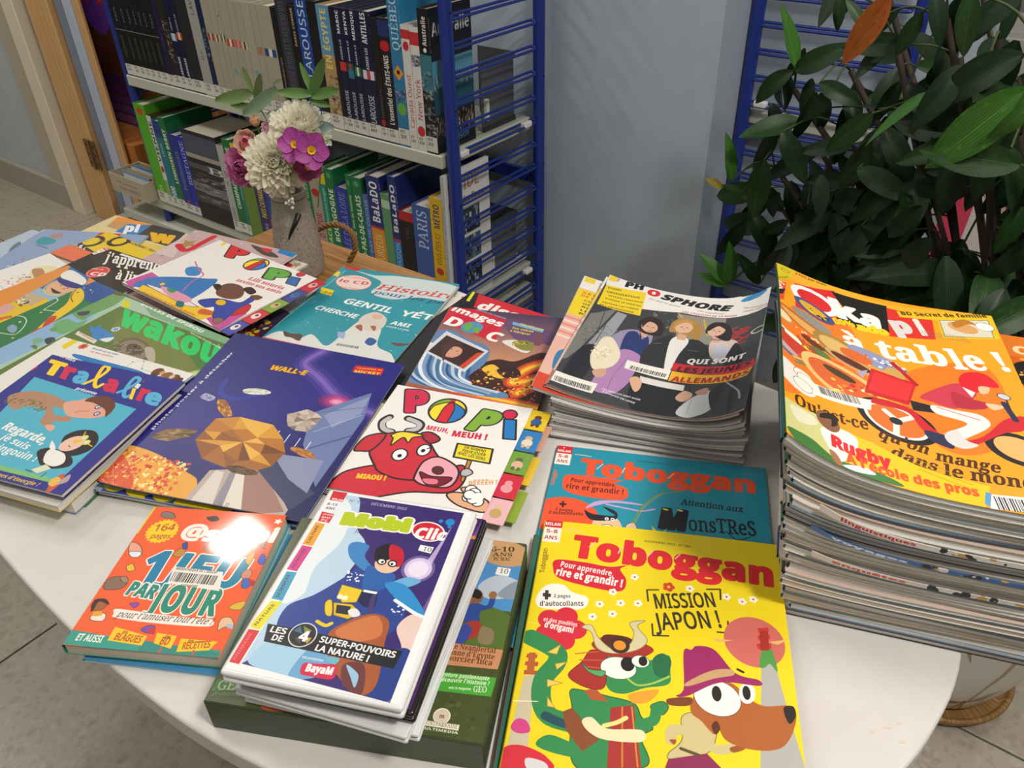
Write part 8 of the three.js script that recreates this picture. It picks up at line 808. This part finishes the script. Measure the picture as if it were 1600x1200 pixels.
lay('compr', 'white learning magazine with red words along its spine', [-0.615, -0.6255, -0.0295, 0.15, 0.26], [4, 4, 4, 4], 4, { spine: '#e8e4de' });
lay('hist', 'turquoise story magazine with a white yeti on a snowy hill', [-0.7342, -0.6313, 0.292, 0.1879, 0.2189], [11, 12, 10, 11], 6, { spine: '#c8dcdc', back: '#2f7f8a' });
lay('disc', 'black magazine with a red masthead behind the volcano cover', [-0.5621, -0.6369, 0.0428, 0.17, 0.26], [8, 8, 8, 8], 4, { spine: '#141214' });
lay('imdoc', 'science magazine with a silver suited child and glowing lava', [-0.5274, -0.6421, 0.4143, 0.1609, 0.21], [13, 13, 13, 13], 5, { spine: '#b88a80', back: '#4a2a2a' });
magazine('thin magazine with pale page edges under the red cow cover', [-0.4641 - 0.014, -0.4694 + 0.02, 0.3324 - 0.03, 0.165, 0.15], plane(8, 8, 7.4, 7.4), 0.0034, { frontColour: '#d8d0c0', spine: '#e6e0d4', back: '#c8b8a0', nu: 3, nv: 3 });
{ const q = lay('cow', 'white toddler magazine with a red cow holding a yellow sign', [-0.4641, -0.4694, 0.3324, 0.1631, 0.1744], [19, 19, 13, 14], 5, { spine: '#efece6', back: '#e2d8d0' });
  const [, , , w, h] = [-0.4641, -0.4694, 0.3324, 0.1631, 0.1744]; for (let i = 0; i < 5; i++) { const g3 = box(0.024, 0.0009, h / 5 - 0.001, w / 2 + 0.010, 0.0092 - i * 0.00135, (i + 0.5) * h / 5 - h / 2); const uvs = g3.attributes.uv; for (let k = 0; k < uvs.count; k++) uvs.setY(k, 1 - (i + 1 - uvs.getY(k)) / 5); mesh('index_tab', g3, gloss(PRINT.tabs), q); }
  for (let i = 0; i < 3; i++) mesh('index_tab', box(0.022, 0.0008, h / 4, w / 2 + 0.016 + 0.002 * i, 0.0032 - i * 0.0012, h * (-0.28 + i * 0.3)), paint(['#d8a890', '#e8c43a', '#8fa83a'][i]), q); }
magazine('white magazine with a green back lowest under the space poster', [-0.6456 - 0.006, -0.3938 + 0.022, 0.3936 - 0.02, 0.21, 0.235], plane(6.5, 6.5, 6.5, 6.5), 0.0055, { frontColour: '#d8d4cc', spine: '#5a8a4a', back: '#4f8a3c', nu: 3, nv: 3 });
magazine('blue magazine with big yellow letters under the space poster', [-0.6456 - 0.004, -0.3938 + 0.016, 0.3936 + 0.01, 0.222, 0.245], plane(11.5, 10.5, 10, 11.5), 0.0035, { front: gloss(print(222, 245, 3, (w, h) => { R(0, 0, w, h, '#2f4f9a'); R(0, 0, 8, h, '#9fbcd8'); T('QUIZZ', 30, h - 2, 150, h - 2, 26, '#f0d81c', { fat: 4 }); E(18, h - 14, 14, 13, '#e6d42a'); })), spine: '#8fb0d0', back: '#2a4488', nu: 3, nv: 3 });
magazine('dark blue space poster magazine with an orange planet and drifting rocks', [-0.6456, -0.3938, 0.3936, 0.2241, 0.2714], (u, v) => plane(32, 17, 18.5, 21)(u, v) + 0.003 * Math.exp(-u / 0.07) * v, 0.0028, { front: phys('#ffffff', 0.42, { map: PRINT.walle, clearcoat: 0.12, clearcoatRoughness: 0.3 }), spine: '#20286a', back: '#1c2458', nu: 14, nv: 8 });
magazine('pale teal puzzle magazine under the small orange book', [-0.527, -0.2066, 0.5184, 0.1351, 0.1601], plane(7.6, 7.6, 7.6, 7.6), 0.0042, { frontColour: '#4fa0c0', spine: '#8fc09a', back: '#6fae9a', nu: 3, nv: 3 });
magazine('light blue magazine slipped under the small orange book to the right', [-0.5248 + 0.014, -0.2045 - 0.003, 0.5302 - 0.03, 0.13, 0.155], plane(3.2, 3.2, 3.2, 3.2), 0.003, { frontColour: '#4a94c4', spine: '#5fa8d0', back: '#8fb8d0', nu: 3, nv: 3 });
lay('ast', 'small thick orange puzzle book with a bar code sticker', [-0.5248, -0.2045, 0.5302, 0.1319, 0.1587], [20, 20, 20, 20], 12, { spine: gloss(print(159, 12, 4, (w, h) => { R(0, 0, w, h, '#e9cf1c'); for (let i = 0; i < 12; i++) R(4 + i * 7, 2, 4, h - 4, '#3a3420'); R(w * 0.72, 0, w, h, '#2f8a80'); })), back: '#5aa088', pages: 2, name: 'puzzle_book', category: 'book', nu: 3, nv: 3, rough: 0.5 });
lay('tobb', 'turquoise magazine with orange lettering and a witch fishing', [-0.2133, -0.4858, 0.4477, 0.2148, 0.26], [5, 5, 5, 5], 5, { spine: '#1a7a92', back: '#d8a02a' });
magazine('teal edged magazine hidden under the yellow one', [-0.1549 - 0.004, -0.3825 + 0.012, 0.4747 + 0.012, 0.207, 0.25], plane(8.8, 8.8, 6.8, 6.8), 0.0035, { frontColour: '#3a6a5a', spine: '#7a3a28', back: '#2f5a6a', nu: 3, nv: 3 });
magazine('bright yellow magazine with a green dragon and a detective in a hat', [-0.1549, -0.3825, 0.4747, 0.2112, 0.26], (u, v) => plane(14, 14, 12, 12)(u, v) + 0.0016 * Math.sin(u * 3.14), 0.005, { front: gloss(PRINT.toby), spine: '#d8c01c', back: '#c8a020', nu: 12, nv: 4 });
// disc cases and the game box under them
function discCase(label, [x, z, turn, w, h], y, thick, plastic, sheet, name = 'disc_case') {
  const t = thing(name, label, 'disc case', [x, TOP + y / 1000, z], turn), hgt = thick / 1000, m = phys(plastic, 0.25, { clearcoat: 0.4, clearcoatRoughness: 0.1 }), half = hgt / 2 - 0.0006;
  mesh('tray', box(w, half, h, 0, half / 2, 0, 0.003), m, t); mesh('lid', box(w, half, h, 0, hgt - half / 2, 0, 0.003), m, t); mesh('hinge_spine', box(0.004, hgt * 0.9, h - 0.006, -w / 2 + 0.0019, hgt / 2, 0, 0.0018), m, t);
  if (sheet) { mesh('cover_sheet', slab(() => hgt + 0.00035, () => hgt - 0.0001, w - 0.007, h - 0.006, 1, 1), phys('#ffffff', 0.3, { map: sheet, clearcoat: 1, clearcoatRoughness: 0.06 }), t); }
  return t;
}
{ const [x, z, a, w, h] = [-0.345, -0.2676, 0.468, 0.2106, 0.1911], t = thing('game_box', 'flat dark green game box under the white disc cases', 'game box', [x, TOP, z], a);
  mesh('box_body', box(w, 0.0338, h, 0, 0.0169, 0, 0.0016), phys('#ffffff', 0.4, { map: grain('#39472a', ['rgba(48,60,34,.5)', 'rgba(72,84,46,.35)'], 500, 3, 14, 611, 0.08) }), t); t.children[0].geometry = worldUV(t.children[0].geometry);
  mesh('lid_print', slab(() => 0.0342, () => 0.0336, w - 0.002, h - 0.002, 1, 1), phys('#ffffff', 0.3, { map: PRINT.geo, clearcoat: 0.4, clearcoatRoughness: 0.15 }), t); }
discCase('white empty disc case sticking out at the right under the pile', [-0.344, -0.2662, 0.3968, 0.135, 0.1899], 34.3, 8.6, '#dfe2e4', null);
discCase('white disc case sticking out at the front under the pile', [-0.342, -0.262, 0.3431, 0.1349, 0.19], 43.1, 8.6, '#d9dcde', null);
discCase('black disc case with a purple zebra striped sheet, second from top', [-0.347, -0.2665, 0.402, 0.135, 0.19], 52.0, 12.6, '#1c1a22', PRINT.purp);
discCase('white disc case on top with a snow scene and a masked child', [-0.3496, -0.2584, 0.4104, 0.135, 0.19], 65.0, 12.8, '#e6e8ea', PRINT.dvd);
// ---- the two tall piles. Spines on the left stand higher than the page edges, so covers curl
const curl = ([a, b, c, d, e, f, g2]) => (u, v) => a + b * Math.exp(-u / c) + d * Math.exp(-(1 - u) / e) + f * (v - 0.5) + g2 * Math.exp(-u / 0.1) * Math.exp(-v / 0.15);
function pile(n, base, topPose, k, seed, build) {           // every sheet follows the same curl, weaker towards the table
  const r = rng(seed), flat = [k[0], 0, 1, 0, 1, 0, 0], bend = [0, ...k.slice(1)], hs = [0]; for (let i = 0; i < n; i++) hs.push(hs[i] + 0.75 + r() * 0.5);
  const f0 = curl(flat), f1 = curl(bend);
  for (let i = 0; i < n; i++) {
    const s0 = hs[i] / hs[n], s1 = hs[i + 1] / hs[n], jig = i === n - 1 ? 0 : 1, p = base.map((q, j) => q + (topPose[j] - q) * s1), du = jig * (r() - 0.5) * 0.009, dv = jig * (r() - 0.5) * 0.009, w0 = p[3], h0 = p[4];
    p[2] += jig * (r() - 0.5) * 0.03; p[3] += jig * (r() - 0.7) * 0.006; p[4] += jig * (r() - 0.7) * 0.008; p[0] += du * Math.cos(p[2]) + dv * Math.sin(p[2]); p[1] += -du * Math.sin(p[2]) + dv * Math.cos(p[2]);
    const lev = (s) => (u, v) => { const U = 0.5 + ((u - 0.5) * p[3] + du) / w0, W2 = 0.5 + ((v - 0.5) * p[4] + dv) / h0; return s * f0(U, W2) + s ** 1.25 * f1(U, W2) + 0.0003; };
    build(i, n, p, lev(s1), lev(s0), r);
  }
}
const pileSlabs = (t, w, h, top, bottom, nu, c, cols, pages, front) => { mesh('front_cover', slab(top, (u, v) => top(u, v) - c, w, h, nu, 4), front ?? paint(cols[0]), t); mesh('pages', slab((u, v) => top(u, v) - c, (u, v) => bottom(u, v) + c + 0.00025, w, h, nu, 4, 0.0008, true), pageMats[pages], t); mesh('back_cover', slab((u, v) => bottom(u, v) + c + 0.00025, (u, v) => bottom(u, v) + 0.00025, w, h, nu, 4), paint(cols[2]), t); };
const strip = (str, base, ink, seed) => gloss(print(200, 6, 5, (w, h) => { R(0, 0, w, h, base); T(str, 20, h - 1.4, 90, h - 1.4, 3.6, ink, { fat: 0.3 }); flecks(14, 100, 0, 100, h, ['#2a4a8a', '#d8d8d4', '#26262a', '#c8a060'], 1, 5, seed); }));
pile(36, [-0.0395, -0.6519, 0.335, 0.2, 0.275], [-0.0739, -0.6209, 0.4017, 0.2, 0.275], [0.1643, 0.046, 0.2839, 0, 0.2, -0.0019, -0.0098], 701, (i, n, pose, top, bottom, r) => {
  const last = i === n - 1, [x, z, a, w, h] = pose, y0 = bottom(0.8, 0.5), t = thing('magazine', last ? 'curled orange magazine with a delivery rider on top of the tall right pile' : 'magazine packed inside the tall pile under the orange cover', 'magazine', [x, TOP + y0, z], a, last ? undefined : 'magazines inside the tall right pile');
  const f = (u, v) => top(u, v) - y0, lo = (u, v) => bottom(u, v) - y0, cols = [['#d8d4ce', '#a8b8c4', '#c8b4a8', '#c8c4be', '#dcd8d2', '#b0b8bc'][Math.floor(r() * 6)], ['#14532f', '#1f5a2f', '#1c3a6a', '#d0ccc4', '#2a2c30', '#b8b0a4', '#20706a', '#c8c4bc'][Math.floor(r() * 8)], ['#d4d0ca', '#b8c0c4', '#4a4c52', '#5a86b0', '#cfc4b4', '#dcd8d2', '#d8d4ce', '#c4c0ba'][Math.floor(r() * 8)]];
  pileSlabs(t, w, h, f, lo, 22, 0.00035, cols, [0, 1, 0, 2, 1][Math.floor(r() * 5)], last ? phys('#ffffff', 0.42, { map: PRINT.okapi, clearcoat: 0.12, clearcoatRoughness: 0.3 }) : undefined); mesh('spine', spineStrip(f, (u, v) => lo(u, v) + 0.0003, w, h, 6, 0.0014), i > n - 12 && !last ? paint(['#14532f', '#1c6a3a', '#1f3a5a', '#16181c', '#2a7a86', '#d0ccc4'][i % 6]) : paint(cols[1]), t);
  if ([9, 15, 20, 25].includes(i)) { t.userData.label = { 25: 'white backed magazine with red printed words in the tall right pile', 20: 'magazine with a blue photo edge in the tall right pile', 15: 'magazine with an orange red edge print in the tall right pile', 9: 'magazine with a black edge print low in the tall right pile' }[i]; delete t.userData.group;
    const e = [0, 1].map(() => 0); void e; const g3 = slab((u, v) => f(u, 1) - 0.0004 + 0 * v, (u, v) => lo(u, 1) + 0.0010 + 0 * v, w * 0.8, 0.0009, 12, 1), uvs = g3.attributes.uv, ps = g3.attributes.position; for (let q = 0; q < uvs.count; q++) { const u = ps.getX(q) / (w * 0.8) + 0.5; uvs.setXY(q, u, ps.getY(q) > (f(u, 1) + lo(u, 1)) / 2 ? 0.98 : 0.02); } mesh('printed_edge', g3, strip({ 25: 'linguistiques', 20: 'voyages', 15: 'enquêtes', 9: 'cinéma' }[i], { 25: '#e4ded8', 20: '#3a6aa8', 15: '#d8cfc6', 9: '#2a2a2e' }[i], { 25: '#c8303a', 20: '#dfe6ee', 15: '#c8452f', 9: '#c8b060' }[i], 720 + i), t).position.set(0, 0, h / 2 + 0.0018); }
});
pile(18, [-0.3421, -0.7341, 0.4, 0.205, 0.27], [-0.3386, -0.7406, 0.2913, 0.205, 0.27], [0.0366, 0.0196, 0.3299, 0.0362, 0.178, 0.0052, 0], 703, (i, n, pose, top, bottom, r) => {
  const last = i === n - 1, mid = i === n - 2, third = i === n - 3, p2 = pose.slice(); if (third) { p2[0] -= 0.020; p2[1] += 0.004; p2[2] += 0.06; }
  const [x, z, a, w, h] = p2, y0 = bottom(0.5, 0.5), t = thing('magazine', last ? 'grey teen magazine with three friends leaning on a wall, top of the middle pile' : third ? 'teen magazine with pink stripes and yellow box sticking out left of the middle pile' : 'grey paged magazine inside the middle pile under the three friends', 'magazine', [x, TOP + y0, z], a, last || third ? undefined : 'magazines inside the middle pile');
  const sh = third ? 0.1 : 0, f = (u, v) => top(u * (1 - 0.8 * sh) - 0.2 * sh, v) - y0, lo = (u, v) => bottom(u * (1 - 0.8 * sh) - 0.2 * sh, v) - y0; pileSlabs(t, w, h, f, lo, 20, 0.0003, [['#b8b6b2', '#c4c2be', '#a8a8a8'][i % 3], '#ccc', ['#b0aeac', '#8a8c92', '#c8c6c2', '#9aa0a8'][i % 4]], i % 2, last ? gloss(PRINT.phos) : third || mid ? gloss(PRINT.phos2) : undefined); mesh('spine', spineStrip(f, (u, v) => lo(u, v) + 0.0003, w, h, 6, 0.0012), paint(['#d0cec8', '#b8b8b8', '#c8c4bc'][i % 3]), t);
});
magazine('orange red sports magazine under the curled orange one at the right', [-0.0189, -0.6509, 0.3017, 0.2, 0.27], (u, v) => 0.149 + 0.002 * v, 0.0022, { front: gloss(PRINT.okapi2, 0.3), spine: '#d0601c', nu: 4, nv: 4 });

scene.traverse((o) => { if (o.isLight && o.shadow) o.castShadow = true; });
renderer.render(scene, camera);
